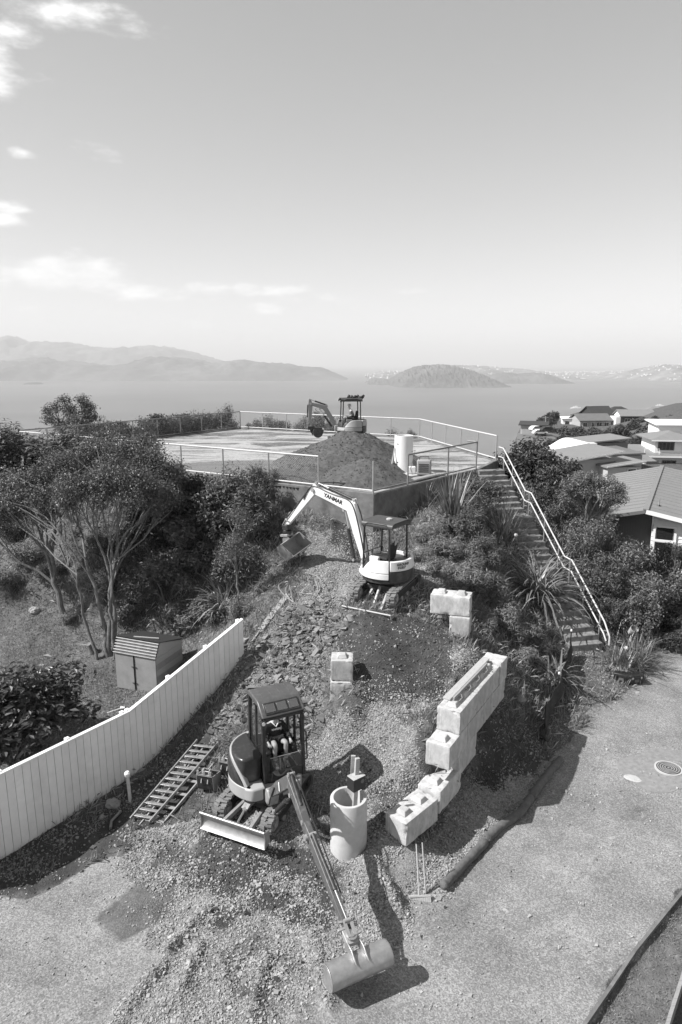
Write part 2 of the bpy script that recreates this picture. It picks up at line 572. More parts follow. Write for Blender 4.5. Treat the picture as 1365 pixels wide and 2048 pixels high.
CPW = [(-7, 4, 0), (0, 4, 0), (8, 4, 0), (14, 8, 0), (16, 16, 0.05), (18, 22, 0.1), (-14, 8, 0), (-13, 14, 0.2), (-18, 20, 0.5), (-22, 26, 1.2),
       (-20, 33, 4.6), (-25, 40, 3.5), (-22, 46, 3), (-10, 57, 3), (2, 54, 3.5), (9, 48, 3.0), (11, 41, 2.6), (11, 36, 2.6), (12.5, 31, 1.3), (12, 27, 0.7),
       (17, 30, 0.3), (15, 36, 0.6), (22, 30, 0.2), (15, 42, -0.2), (24, 40, -0.6), (20, 50, -1.4), (30, 30, 0), (30, 50, -1.6), (12, 56, -0.5),
       (8.1, 25.2, 1.8), (7.9, 27.2, 3.1), (7.2, 29.4, 4.3), (8.9, 29, 3.8), (9.8, 25, 1.2), (6.6, 27, 3.4), (6.2, 29.6, 4.6), (9.2, 32, 4.6), (9.6, 34, 4.6),
       (0, 27.6, 5.0), (-4, 30, 5.0), (-8, 32.3, 5.1), (-12, 34.6, 5.1), (-16, 37, 4.9), (3, 28.6, 5.0), (5, 31, 4.9), (0, 36, 5.0), (-6, 42, 5.0), (4, 40, 5.0), (-14, 40, 5), (-8, 49, 5), (7, 36, 4.6)]
pts = [tuple(at(a, b, z)) for a, b, z in CPX] + [tuple(map(float, q)) for q in CPW]
pts = np.array(pts)


def tps_fit(P, lam=0.02):
    n = len(P)
    d2 = ((P[:, None, :2] - P[None, :, :2]) ** 2).sum(-1)
    K = 0.5 * d2 * np.log(d2 + 1e-9)
    A = np.zeros((n + 3, n + 3))
    A[:n, :n] = K + lam * np.eye(n)
    A[:n, n] = 1; A[:n, n + 1:] = P[:, :2]
    A[n, :n] = 1; A[n + 1:, :n] = P[:, :2].T
    b = np.zeros(n + 3); b[:n] = P[:, 2]
    return np.linalg.solve(A, b)


TW = tps_fit(pts)


def tps(x, y):
    x = np.asarray(x, float); y = np.asarray(y, float)
    sh = x.shape
    x = x.ravel(); y = y.ravel()
    o = np.empty_like(x)
    for i in range(0, len(x), 40000):
        sl_ = slice(i, i + 40000)
        d2 = (x[sl_, None] - pts[None, :, 0]) ** 2 + (y[sl_, None] - pts[None, :, 1]) ** 2
        o[sl_] = (0.5 * d2 * np.log(d2 + 1e-9)) @ TW[:len(pts)] + TW[len(pts)] + x[sl_] * TW[-2] + y[sl_] * TW[-1]
    return o.reshape(sh)


def farz(x, y):
    a = x / np.maximum(y, 30)
    z = -1.0 - 0.038 * np.clip(y - 45, 0, 400) - 0.0 * x
    z = z - 70 * (1 - sstep(0.19, 0.27, a)) * sstep(50, 95, y)
    z = z + 6 * sstep(0.38, 0.5, a) * sstep(90, 170, y)
    z = z - 175 * sstep(225, 520, y)
    z = z - 60 * sstep(-20, -90, x)
    return z + 1.2 * fbm(x / 22, y / 22, 3, 5)


def base_height(x, y):
    near = tps(np.clip(x, -30, 34), np.clip(y, 3, 60))
    k = sstep(24, 34, x) + sstep(-22, -30, x) + sstep(52, 60, y)
    k = np.clip(k, 0, 1)
    return near * (1 - k) + farz(x, y) * k


def smooth_axis(parts):
    out_ = [parts[0][0]]
    for a, b, s in parts:
        n = max(1, int(round((b - a) / s)))
        out_ += list(a + (b - a) * np.arange(1, n + 1) / n)
    return np.array(out_)


GX = smooth_axis([(-160, -60, 12), (-60, -22, 2.5), (-22, -11, 0.3), (-11, 11, 0.1), (11, 24, 0.3), (24, 60, 2), (60, 200, 7), (200, 420, 25)])
GY = smooth_axis([(-10, 4, 2), (4, 8, 0.4), (8, 21, 0.09), (21, 31, 0.13), (31, 56, 0.4), (56, 130, 2.5), (130, 260, 6), (260, 620, 24)])
XX, YY = np.meshgrid(GX, GY, indexing='ij')
ZZ = base_height(XX, YY)
ZB = ZZ.copy()


def bil(A, x, y):
    x = np.asarray(x, float); y = np.asarray(y, float)
    i = np.clip(np.searchsorted(GX, x) - 1, 0, len(GX) - 2)
    j = np.clip(np.searchsorted(GY, y) - 1, 0, len(GY) - 2)
    fx = np.clip((x - GX[i]) / (GX[i + 1] - GX[i]), 0, 1)
    fy = np.clip((y - GY[j]) / (GY[j + 1] - GY[j]), 0, 1)
    return (A[i, j] * (1 - fx) + A[i + 1, j] * fx) * (1 - fy) + (A[i, j + 1] * (1 - fx) + A[i + 1, j + 1] * fx) * fy


def hit(px, py, A=None, tmin=6.0, tmax=120.0):
    """where the line of sight of a photograph spot meets the ground"""
    d = ray(px, py)
    t = np.arange(tmin, tmax, 0.03)
    z = CAMZ + d[2] * t
    h = bil(ZZ if A is None else A, d[0] * t, d[1] * t)
    k = np.argmax(z < h)
    q = d * t[k]
    return Vector((q[0], q[1], float(h[k])))


def hz(x, y):
    return float(bil(ZZ, x, y))


def poly_mask(poly, feather, wob=0.0, seed=1):
    P = np.array([(hit(a, b, ZB)[0], hit(a, b, ZB)[1]) for a, b in poly])
    x, y = XX, YY
    if wob:
        x = x + wob * fbm(XX / 0.8, YY / 0.8, 3, seed); y = y + wob * fbm(XX / 0.8 + 9, YY / 0.8, 3, seed + 3)
    lo = P.min(0) - feather * 2 - 1; hi = P.max(0) + feather * 2 + 1
    sel = (x > lo[0]) & (x < hi[0]) & (y > lo[1]) & (y < hi[1])
    xs = x[sel]; ys = y[sel]
    inside = np.zeros(xs.shape, bool); dist = np.full(xs.shape, 1e9)
    n = len(P)
    for i in range(n):
        a = P[i]; b = P[(i + 1) % n]
        c = ((a[1] > ys) != (b[1] > ys)) & (xs < (b[0] - a[0]) * (ys - a[1]) / (b[1] - a[1] + 1e-12) + a[0])
        inside ^= c
        ab = b - a
        t = np.clip(((xs - a[0]) * ab[0] + (ys - a[1]) * ab[1]) / (ab @ ab + 1e-12), 0, 1)
        dist = np.minimum(dist, np.hypot(xs - a[0] - t * ab[0], ys - a[1] - t * ab[1]))
    sd = np.where(inside, dist, -dist)
    out_ = np.zeros(x.shape)
    out_[sel] = sstep(-feather, feather, sd)
    return out_


asph = poly_mask([(-60, 2300), (-60, 1800), (60, 1800), (180, 1740), (330, 1660), (480, 1660), (700, 1700), (880, 1700), (950, 1620), (1050, 1540),
                  (1140, 1490), (1195, 1420), (1250, 1390), (1290, 1350), (1330, 1290), (1365, 1250), (1700, 1250), (1700, 1560), (1365, 1785), (1170, 2048), (1000, 2300)], 0.10, 0.35)
lawn_l = poly_mask([(-300, 1560), (0, 1550), (262, 1430), (490, 1245), (380, 1290), (250, 1290), (120, 1215), (-300, 1150)], 0.25, 0.4, 4)
lawn_r = poly_mask([(1365, 1800), (1700, 1580), (1700, 2300), (1040, 2300), (1180, 2048)], 0.06, 0.05, 6)
lawn_s = poly_mask([(1125, 1300), (1200, 1285), (1240, 1350), (1235, 1390), (1190, 1425), (1150, 1490), (1100, 1500), (1140, 1400)], 0.2, 0.6, 8)
lawn = np.clip(lawn_l + lawn_r + lawn_s * 0.8, 0, 1)
grav = np.zeros_like(XX)
for q, f, w in [([(600, 1490), (680, 1400), (720, 1420), (790, 1400), (860, 1470), (850, 1560), (780, 1640), (740, 1640), (640, 1610)], 0.25, 0.5),
                ([(240, 1690), (420, 1640), (470, 1600), (560, 1620), (720, 1700), (800, 1770), (850, 1830), (780, 1900), (650, 2000), (520, 2060), (400, 2060), (240, 2060), (320, 1930), (400, 1880), (330, 1880), (260, 1830), (330, 1780), (230, 1730)], 0.2, 0.6),
                ([(800, 1800), (860, 1690), (960, 1560), (1090, 1550), (1060, 1600), (960, 1700), (880, 1790)], 0.2, 0.3),
                ([(600, 1060), (740, 1060), (760, 1120), (700, 1200), (640, 1230), (590, 1200), (610, 1120)], 0.35, 0.6),
                ([(830, 1050), (900, 1060), (930, 1130), (890, 1190), (840, 1160)], 0.3, 0.5),
                ([(740, 1410), (780, 1370), (900, 1300), (960, 1310), (870, 1420)], 0.25, 0.5),
                ([(640, 1600), (720, 1560), (860, 1560), (850, 1700), (740, 1720)], 0.25, 0.5)]:
    grav = np.maximum(grav, poly_mask(q, f, w, 21))
soil = np.zeros_like(XX)
for q, f, w, a in [([(690, 1240), (800, 1230), (880, 1260), (930, 1330), (870, 1400), (780, 1400), (720, 1420), (700, 1330)], 0.25, 0.4, 1.0),
                   ([(400, 1640), (520, 1670), (640, 1690), (660, 1770), (480, 1800), (370, 1760)], 0.25, 0.6, 1.0),
                   ([(1000, 1380), (1095, 1490), (1060, 1560), (930, 1570), (960, 1480)], 0.3, 0.4, 1.0),
                   ([(670, 1040), (750, 1040), (735, 1080), (730, 1130), (690, 1120), (650, 1090)], 0.2, 0.3, 0.8),
                   ([(730, 1520), (790, 1530), (770, 1600), (720, 1600)], 0.2, 0.3, 0.6),
                   ([(620, 1760), (720, 1740), (660, 1880), (480, 1840), (380, 1840), (460, 1760)], 0.3, 0.6, 0.85),
                   ([(430, 1900), (560, 1880), (600, 1960), (520, 2040), (440, 1990)], 0.3, 0.6, 0.6), ([(300, 1690), (420, 1680), (460, 1760), (360, 1800)], 0.25, 0.5, 0.7), ([(740, 1560), (850, 1560), (800, 1680), (740, 1700)], 0.25, 0.5, 0.6)]:
    soil = np.maximum(soil, poly_mask(q, f, w, 31) * a)
plate = poly_mask([(186, 1838), (246, 1888), (330, 1832), (390, 1790), (455, 1740), (430, 1690), (330, 1690), (262, 1778)], 0.03, 0.06, 5)
plate = plate * (0.72 + 0.28 * sstep(-0.15, 0.25, fbm(XX / 0.7 + 4, YY / 0.7, 3, 77)))
rub = poly_mask([(420, 1500), (440, 1400), (490, 1290), (560, 1220), (650, 1190), (680, 1260), (655, 1400), (600, 1480), (520, 1420), (470, 1450)], 0.3, 0.5, 9)
shade_soil_strip = poly_mask([(-60, 1830), (-60, 1700), (150, 1640), (350, 1490), (430, 1480), (400, 1600), (260, 1680), (120, 1760)], 0.15, 0.4, 12)  # dark soil along the fence, with the fence's shade painted into its colour
bank_r = poly_mask([(830, 1000), (1000, 960), (1160, 1250), (1120, 1420), (1020, 1330), (930, 1200), (880, 1170)], 0.4, 0.5, 13)

# relief of the loose ground
gn = fbm(XX / 0.5, YY / 0.5, 4, 3); fine = fbm(XX / 0.16, YY / 0.16, 3, 8)
inner = sstep(-26, -20, XX) * sstep(26, 22, XX) * sstep(56, 50, YY)
loose = np.clip(1 - asph - lawn, 0, 1)
ZZ = ZZ + inner * (loose * 0.07 * gn + grav * (0.05 * gn + 0.02 * fine) + rub * (0.11 * gn + 0.05 * fine) + soil * 0.025 * gn)
ZZ = ZZ + inner * lawn_l * 0.05 * gn + inner * asph * (1 - grav) * 0.012 * fbm(XX / 2.5, YY / 2.5, 2, 2)
# windrows left by the bucket
for (a, b), hgt, w in [(((250, 1690), (420, 1650)), 0.12, 0.22), (((330, 1905), (415, 1820)), 0.07, 0.1), (((310, 1955), (350, 1890)), 0.06, 0.09), (((365, 1975), (400, 1895)), 0.08, 0.11),
                       (((235, 2040), (300, 1950)), 0.07, 0.12), (((620, 1870), (660, 2020)), 0.08, 0.12), (((740, 1720), (790, 1810)), 0.14, 0.16), (((530, 1920), (500, 2040)), 0.06, 0.13), (((700, 1800), (800, 1830)), 0.05, 0.15),
                       (((800, 1560), (720, 1600)), 0.10, 0.2)]:
    A_ = hit(*a, ZB); B_ = hit(*b, ZB)
    ab = np.array([B_[0] - A_[0], B_[1] - A_[1]])
    t = np.clip(((XX - A_[0]) * ab[0] + (YY - A_[1]) * ab[1]) / (ab @ ab), 0, 1)
    d = np.hypot(XX - A_[0] - t * ab[0], YY - A_[1] - t * ab[1]) + 0.07 * gn
    rid = np.exp(-(d / w) ** 2)
    ZZ = ZZ + rid * hgt * 1.5 * (1 + 0.6 * gn)
    grav = np.maximum(grav, sstep(0.25, 0.7, rid) * 0.95)
# the rocky bank behind the lawn
bank = poly_mask([(-80, 1200), (-80, 1000), (120, 1010), (230, 1060), (270, 1160), (260, 1260), (120, 1200)], 0.8, 0.5, 15)
rub = np.maximum(rub, bank * .75 * sstep(-.1, .3, fbm(XX / 1.1, YY / 1.1, 3, 19)))
rk = np.abs(fbm(XX / 0.9 + YY / 2.2, YY / 0.9, 4, 41))
ZZ = ZZ + bank * 0.9 * (rk - 0.2)
# keep the ground under the slab
from itertools import product


def in_plat(x, y, grow=0.0):
    n = len(PLAT); best = np.full(np.shape(x), 1e9)
    for i in range(n):
        a = PLAT[i]; b = PLAT[(i + 1) % n]
        ex, ey = b[0] - a[0], b[1] - a[1]
        L = math.hypot(ex, ey)
        best = np.minimum(best, ((x - a[0]) * (-ey) + (y - a[1]) * ex) / L)
    return best


ip = in_plat(XX, YY)
ZZ = np.where(ip > 0.05, np.minimum(ZZ, 5.2), ZZ)
ZZ = np.where(ip > -1.2, np.minimum(ZZ, 5.35), ZZ)
ZZ = np.maximum(ZZ, -166)
ZZ = ZZ - .12 * lawn_r


def ground_mat():
    m = bpy.data.materials.new('ground_surface')
    m.use_nodes = True
    N = NT(m.node_tree)
    b = m.node_tree.nodes['Principled BSDF']
    b.inputs['Roughness'].default_value = 0.95
    b.inputs['Specular IOR Level'].default_value = 0.2
    P = N.n('ShaderNodeNewGeometry').outputs['Position']
    A1 = N.n('ShaderNodeAttribute', attribute_name='cover_a')
    A2 = N.n('ShaderNodeAttribute', attribute_name='cover_b')
    s1 = N.n('ShaderNodeSeparateColor', {0: A1.outputs['Color']}).outputs
    s2 = N.n('ShaderNodeSeparateColor', {0: A2.outputs['Color']}).outputs
    big = N.noise(0.55, 5, 0.6, P)
    med = N.noise(3.0, 6, 0.65, P)
    fin = N.noise(22, 5, 0.7, P)
    gr = N.noise(70, 3, 0.7, P)
    vor = N.n('ShaderNodeTexVoronoi', {'Vector': P, 'Scale': 26.0, 'Randomness': 1.0})
    vcol = N.n('ShaderNodeSeparateColor', {0: vor.outputs['Color']}).outputs[0]
    vor2 = N.n('ShaderNodeTexVoronoi', {'Vector': P, 'Scale': 60.0, 'Randomness': 1.0})
    vcol2 = N.n('ShaderNodeSeparateColor', {0: vor2.outputs['Color']}).outputs[0]
    # wild slope: dry grass and litter over dark soil
    col = N.ramp(N.math('ADD', N.math('MULTIPLY', med, 0.6), N.math('MULTIPLY', fin, 0.4)), [(0.32, 0.03), (0.5, 0.08), (0.68, 0.17)])
    # lawn
    la = N.ramp(N.math('ADD', N.math('MULTIPLY', med, 0.5), N.math('MULTIPLY', gr, 0.5)), [(0.34, 0.06), (0.52, 0.12), (0.68, 0.22)])
    col = N.mix(s1[2], col, la)
    # slate rubble and soil
    ru = N.ramp(N.math('ADD', N.math('MULTIPLY', vcol, 0.35), N.math('MULTIPLY', fin, 0.65)), [(0.2, 0.04), (0.5, 0.12), (0.8, 0.24)])
    col = N.mix(s2[0], col, ru)
    # asphalt, dusty
    spots = N.ramp(N.noise(2.3, 3, 0.5, P), [(0.66, 0.0), (0.74, 0.22)])
    vor3 = N.n('ShaderNodeTexVoronoi', {'Vector': P, 'Scale': 42.0, 'Randomness': 1.0})
    vcol3 = N.n('ShaderNodeSeparateColor', {0: vor3.outputs['Color']}).outputs[0]
    asx = N.math('ADD', N.math('MULTIPLY', big, 0.55), N.math('ADD', N.math('MULTIPLY', vcol3, 0.26), N.math('ADD', spots, N.math('ADD', N.math('MULTIPLY', med, 0.14), N.math('MULTIPLY', gr, 0.18)))))
    aspc = N.ramp(asx, [(0.30, 0.075), (0.55, 0.18), (0.78, 0.34)])
    edge = N.math('ADD', s1[0], N.math('MULTIPLY', N.math('SUBTRACT', fin, 0.5), 0.5))
    col = N.mix(N.n('ShaderNodeMapRange', {0: edge, 1: 0.4, 2: 0.6}).outputs[0], col, aspc)
    # crushed stone
    gc = N.ramp(N.math('ADD', N.math('MULTIPLY', vcol, 0.5), N.math('MULTIPLY', med, 0.5)), [(0.2, 0.075), (0.5, 0.18), (0.8, 0.32)])
    ge = N.math('ADD', s1[1], N.math('MULTIPLY', N.math('SUBTRACT', fin, 0.5), 0.9))
    col = N.mix(N.n('ShaderNodeMapRange', {0: ge, 1: 0.35, 2: 0.65}).outputs[0], col, gc)
    # moist soil, with the painted shade along the fence
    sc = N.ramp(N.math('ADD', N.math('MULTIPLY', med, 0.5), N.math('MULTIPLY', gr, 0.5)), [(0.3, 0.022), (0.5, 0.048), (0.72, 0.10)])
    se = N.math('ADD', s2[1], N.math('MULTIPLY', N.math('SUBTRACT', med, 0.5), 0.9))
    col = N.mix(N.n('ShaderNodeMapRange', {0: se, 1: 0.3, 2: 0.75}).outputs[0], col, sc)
    # smooth tamped patch on the drive
    col = N.mix(N.math('MULTIPLY', s2[2], 0.93), col, N.ramp(med, [(0.35, 0.045), (0.65, 0.085)]))
    m.node_tree.links.new(col, b.inputs['Base Color'])
    rough_h = N.math('ADD', N.math('MULTIPLY', vor.outputs['Distance'], -1.2), N.math('MULTIPLY', gr, 0.5))
    amp = N.math('ADD', N.math('MULTIPLY', s1[1], 0.7), 0.3)
    amp = N.math('MULTIPLY', amp, N.math('SUBTRACT', 1.0, N.math('MULTIPLY', s1[0], 0.45)))
    bn = N.n('ShaderNodeBump', {'Height': N.math('MULTIPLY', rough_h, amp), 'Strength': 0.9, 'Distance': 0.035})
    m.node_tree.links.new(bn.outputs[0], b.inputs['Normal'])
    MATS['ground'] = m


ground_mat()
nx, ny = len(GX), len(GY)
V = np.stack([XX, YY, ZZ], -1).reshape(-1, 3)
ii, jj = np.meshgrid(np.arange(nx - 1), np.arange(ny - 1), indexing='ij')
F = np.stack([ii * ny + jj, (ii + 1) * ny + jj, (ii + 1) * ny + jj + 1, ii * ny + jj + 1], -1).reshape(-1, 4)


def cellmean(A):
    return ((A[:-1, :-1] + A[1:, :-1] + A[1:, 1:] + A[:-1, 1:]) / 4).ravel()


ca = np.stack([asph, grav, lawn, np.ones_like(asph)], -1).reshape(-1, 4).astype(np.float32)
cb = np.stack([rub, np.maximum(soil, shade_soil_strip * 0.85), plate, np.ones_like(asph)], -1).reshape(-1, 4).astype(np.float32)
kind = np.zeros(len(F), int)
kind[cellmean(lawn_l) > 0.5] = 2
kind[cellmean(lawn_r) > 0.5] = 3
kind[cellmean(asph) > 0.5] = 1
deep = cellmean(ip) > 0.9
for k, nm, lab in [(0, 'hillside', None), (1, 'driveway', None), (2, 'lawn', None), (3, 'grass_verge', None)]:
    Fs = F[(kind == k) & ~deep]
    used, inv = np.unique(Fs, return_inverse=True)
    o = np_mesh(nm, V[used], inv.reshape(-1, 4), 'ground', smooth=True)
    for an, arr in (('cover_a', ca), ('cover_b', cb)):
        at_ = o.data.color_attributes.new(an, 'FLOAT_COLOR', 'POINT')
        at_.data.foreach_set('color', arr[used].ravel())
    tag(o, kind='structure')

# ================================================================ sea, far land, haze
SEA = -150.0


def sea_mat():
    m = bpy.data.materials.new('sea_water')
    m.use_nodes = True
    N = NT(m.node_tree)
    b = m.node_tree.nodes['Principled BSDF']
    P = N.n('ShaderNodeNewGeometry').outputs['Position']
    mp = N.n('ShaderNodeMapping', {0: P, 3: (0.5, 1.0, 1.0)}).outputs[0]
    n1_ = N.noise(0.0022, 6, 0.6, mp)
    b.inputs['Roughness'].default_value = 0.38
    b.inputs['Specular IOR Level'].default_value = 0.5
    c = N.ramp(n1_, [(0.3, 0.07), (0.7, 0.12)])
    m.node_tree.links.new(c, b.inputs['Base Color'])
    w = N.noise(0.03, 4, 0.7, mp)
    bn = N.n('ShaderNodeBump', {'Height': w, 'Strength': 0.5, 'Distance': 3.0})
    m.node_tree.links.new(bn.outputs[0], b.inputs['Normal'])
    MATS['sea'] = m


sea_mat()
mb = MB()
mb.add([(-60000, 150, SEA), (60000, 150, SEA), (60000, 60000, SEA), (-60000, 60000, SEA)], [(0, 1, 2, 3)])
tag(mb.build('sea', 'sea', smooth=0), kind='structure')


def far_mat(name, a, b_, scale):
    m = bpy.data.materials.new(name)
    m.use_nodes = True
    N = NT(m.node_tree)
    b = m.node_tree.nodes['Principled BSDF']
    b.inputs['Roughness'].default_value = 0.95
    P = N.n('ShaderNodeNewGeometry').outputs['Position']
    x = N.math('ADD', N.math('MULTIPLY', N.noise(scale, 6, 0.62, P), 0.75), N.math('MULTIPLY', N.noise(scale * 9, 4, 0.7, P), 0.25))
    m.node_tree.links.new(N.ramp(x, [(0.35, a), (0.52, (a + b_) / 2), (0.6, b_)]), b.inputs['Base Color'])
    MATS[name] = m


far_mat('far_bush', 0.018, 0.10, 0.004)
far_mat('far_hill', 0.03, 0.13, 0.0012)
far_mat('far_town', 0.05, 0.22, 0.006)


def land(name, x0, x1, y0, y1, n, m, prof, m2=None):
    """a hilly piece of land rising from the sea; prof(u, v) gives its height"""
    u, v = np.meshgrid(np.linspace(0, 1, n[0]), np.linspace(0, 1, n[1]), indexing='ij')
    X = x0 + (x1 - x0) * u; Y = y0 + (y1 - y0) * v
    Z = SEA - 15 + prof(u, v, X, Y)
    Vv = np.stack([X, Y, Z], -1).reshape(-1, 3)
    a, b = np.meshgrid(np.arange(n[0] - 1), np.arange(n[1] - 1), indexing='ij')
    Fv = np.stack([a * n[1] + b, (a + 1) * n[1] + b, (a + 1) * n[1] + b + 1, a * n[1] + b + 1], -1).reshape(-1, 4)
    o = np_mesh(name, Vv, Fv, m, smooth=True)
    return tag(o, kind='structure')


def seapt(px, py):
    return at(px, py, SEA)


def skyline(px, D, ys):
    """height at distance D that reaches the picture heights ys at spots px (interpolated)"""
    return [CAMZ + ray(a, b)[2] * D / ray(a, b)[1] for a, b in zip(px, ys)]


def ridge_land(name, D0, D1, Dr, tops, m, rough=0.16, nn=(240, 60), xs=None, seed=1, left=0.0, right=0.0):
    px = [t[0] for t in tops]
    zs = [CAMZ + ray(a, b)[2] * Dr / ray(a, b)[1] for a, b in tops]
    xw = [ray(a, b)[0] * Dr / ray(a, b)[1] for a, b in tops]
    x0, x1 = min(xw), max(xw)

    def prof(u, v, X, Y):
        Xr = X * (Dr / Y) if False else X
        top = np.interp(Xr, xw, np.array(zs) - SEA + 15)
        s = (Dr - D0) / (D1 - D0)
        w = np.where(v < s, v / s, (1 - v) / (1 - s))
        w = np.clip(w, 0, 1)
        shp = np.sin(w * math.pi / 2) ** 0.9
        k = (x1 - x0) / 12
        rg = 1 - np.abs(fbm(X / (k * 0.5) + seed, Y / (k * 0.5), 5, seed)) * 1.6
        q = top * shp * (1 + rough * 4 * (rg - 0.75) * (1 - w ** 6)) + rough * 0.25 * top * fbm(X / (k * 0.16), Y / (k * 0.16), 3, seed + 5) * w * (1 - w ** 8)
        return np.maximum(q, -5)
    return land(name, x0, x1, D0, D1, nn, m, prof)


# hills across the harbour on the left, in three depths
ridge_land('far_hills', 8600, 13000, 10500, [(-700, 720), (-400, 690), (-200, 680), (0, 673), (30, 676), (60, 684), (85, 689), (110, 685), (140, 689), (190, 697), (240, 698), (270, 693), (310, 692), (350, 698), (390, 708), (430, 721), (470, 735), (520, 748)], 'far_hill', 0.15, (280, 60), seed=3)
ridge_land('coastal_hills', 6200, 8400, 7000, [(-700, 745), (-300, 722), (-60, 726), (0, 724), (60, 716), (120, 722), (180, 731), (240, 733), (300, 716), (340, 716), (390, 722), (430, 727), (480, 721), (510, 726), (560, 727), (600, 734), (640, 736), (662, 743), (690, 755), (715, 764)], 'far_hill', 0.18, (300, 70), seed=8)
ridge_land('far_headland', 11000, 14000, 12500, [(440, 742), (470, 723), (490, 721), (520, 728), (560, 736), (600, 740)], 'far_hill', 0.1, (80, 24), seed=5)
# island in the middle of the harbour
ridge_land('harbour_island', 4450, 6200, 5200, [(772, 772), (790, 757), (810, 745), (835, 735), (862, 732), (885, 731), (905, 733), (925, 738), (950, 746), (975, 757), (990, 765), (1003, 772)], 'far_bush', 0.17, (220, 90), seed=12)
ridge_land('island_spur', 5000, 6000, 5500, [(728, 771), (735, 762), (750, 756), (770, 757), (790, 764), (800, 770)], 'far_bush', 0.1, (60, 30), seed=14)
ridge_land('peninsula', 6300, 8400, 7300, [(735, 752), (760, 744), (790, 743), (815, 742), (840, 733), (870, 729), (900, 730), (950, 731), (1000, 735), (1040, 737), (1070, 742), (1100, 745), (1125, 751), (1150, 760)], 'far_town', 0.1, (160, 40), seed=17)
ridge_land('island_tail', 5300, 6600, 5900, [(960, 770), (985, 752), (1010, 745), (1040, 748), (1070, 745), (1090, 748), (1110, 756), (1135, 768)], 'far_bush', 0.1, (90, 40), seed=19)
ridge_land('isthmus', 8300, 10500, 9300, [(1080, 750), (1120, 745), (1180, 744), (1260, 742), (1330, 737), (1400, 735), (1500, 738)], 'far_town', 0.05, (90, 30), seed=23)
ridge_land('city_hill', 5600, 8000, 6700, [(1255, 762), (1275, 752), (1300, 742), (1325, 734), (1345, 729), (1380, 733), (1450, 735), (1600, 745)], 'far_town', 0.1, (100, 40), seed=27)
ridge_land('islet', 5150, 5420, 5280, [(44, 771), (52, 767), (58, 765), (75, 764.5), (82, 767), (90, 771)], 'far_bush', 0.05, (40, 16), seed=29)

# pale houses of the far suburbs: too many and too small to tell apart
def speck_town():
    bx = []
    dg = bpy.context.evaluated_depsgraph_get()
    spots = []
    for nm, cnt in (('peninsula', 260), ('isthmus', 300), ('city_hill', 320)):
        o = bpy.data.objects[nm]
        co = np.empty(len(o.data.vertices) * 3, np.float32)
        o.data.vertices.foreach_get('co', co)
        co = co.reshape(-1, 3)
        up = co[(co[:, 2] > SEA + 3)]
        mid = np.median(up[:, 1])
        up = up[up[:, 1] < mid + 300]
        for k in rng.integers(0, len(up), cnt):
            q = up[k] + np.array([rng.normal(0, 25), rng.normal(0, 25), 2])
            spots.append(q)
    b = MB()
    for q in spots:
        sx_, sy_, sz_ = rng.uniform(9, 22), rng.uniform(9, 16), rng.uniform(8, 15)
        b.box(q, (sx_, sy_, sz_), (0, 0, rng.uniform(0, 3)))
    o = b.build('distant_town', 'house_white', smooth=0)
    tag(o, 'pale specks of houses across the distant harbour suburbs', 'town', kind='stuff')


speck_town()

# one closed box of hazy air round everything, the sky outside it
hm = bpy.data.materials.new('haze_air')
hm.use_nodes = True
for n in list(hm.node_tree.nodes):
    hm.node_tree.nodes.remove(n)
NH = NT(hm.node_tree)
pv = NH.n('ShaderNodeVolumePrincipled', {'Color': g(0.95), 'Density': 0.000128, 'Anisotropy': 0.0})
ho = NH.n('ShaderNodeOutputMaterial', {1: pv.outputs[0]})
MATS['haze'] = hm
mb = MB()
mb.box((0, 30500, 120), (124000, 63000, 584))
hzo = mb.build('haze', 'haze', smooth=0)
tag(hzo, 'pale haze over the harbour', 'haze', kind='stuff')

# ================================================================ concrete slab with its retaining wall
def slab_mat():
    m = bpy.data.materials.new('slab_surface')
    m.use_nodes = True
    N = NT(m.node_tree)
    b = m.node_tree.nodes['Principled BSDF']
    b.inputs['Roughness'].default_value = 0.93
    b.inputs['Specular IOR Level'].default_value = 0.2
    P = N.n('ShaderNodeNewGeometry').outputs['Position']
    rot = N.n('ShaderNodeMapping', {0: P, 2: (0, 0, R(31)), 3: (0.35, 1.0, 1.0)}).outputs[0]
    a = N.noise(0.5, 9, 0.7, rot, dist=1.2)
    f = N.noise(9, 6, 0.7, P)
    x = N.math('ADD', N.math('MULTIPLY', a, 0.75), N.math('MULTIPLY', f, 0.25))
    c = N.ramp(x, [(0.36, 0.05), (0.45, 0.13), (0.5, 0.26), (0.55, 0.38), (0.64, 0.17)])
    # a wide round of damp, darker patching towards the front
    sp = N.n('ShaderNodeVectorMath', {0: P, 1: (-4.6, 33.4, 6.0)}, operation='SUBTRACT').outputs[0]
    sp = N.n('ShaderNodeMapping', {0: sp, 2: (0, 0, R(31)), 3: (0.24, 0.42, 0)}).outputs[0]
    ln = N.n('ShaderNodeVectorMath', {0: sp}, operation='LENGTH').outputs['Value']
    ln = N.math('ADD', ln, N.math('MULTIPLY', N.math('SUBTRACT', N.noise(1.6, 5, 0.6, P), 0.5), 0.35))
    k = N.n('ShaderNodeMapRange', {0: ln, 1: 0.98, 2: 0.9, 3: 0.0, 4: 0.88}).outputs[0]
    c = N.mix(k, c, N.ramp(f, [(0.35, 0.10), (0.65, 0.16)]))
    m.node_tree.links.new(c, b.inputs['Base Color'])
    bn = N.n('ShaderNodeBump', {'Height': f, 'Strength': 0.4, 'Distance': 0.02})
    m.node_tree.links.new(bn.outputs[0], b.inputs['Normal'])
    MATS['slab'] = m


slab_mat()
plat = thing('concrete_platform', (0, 36, 5), 'broad flat concrete reservoir platform with low retaining walls on the hilltop', 'platform')


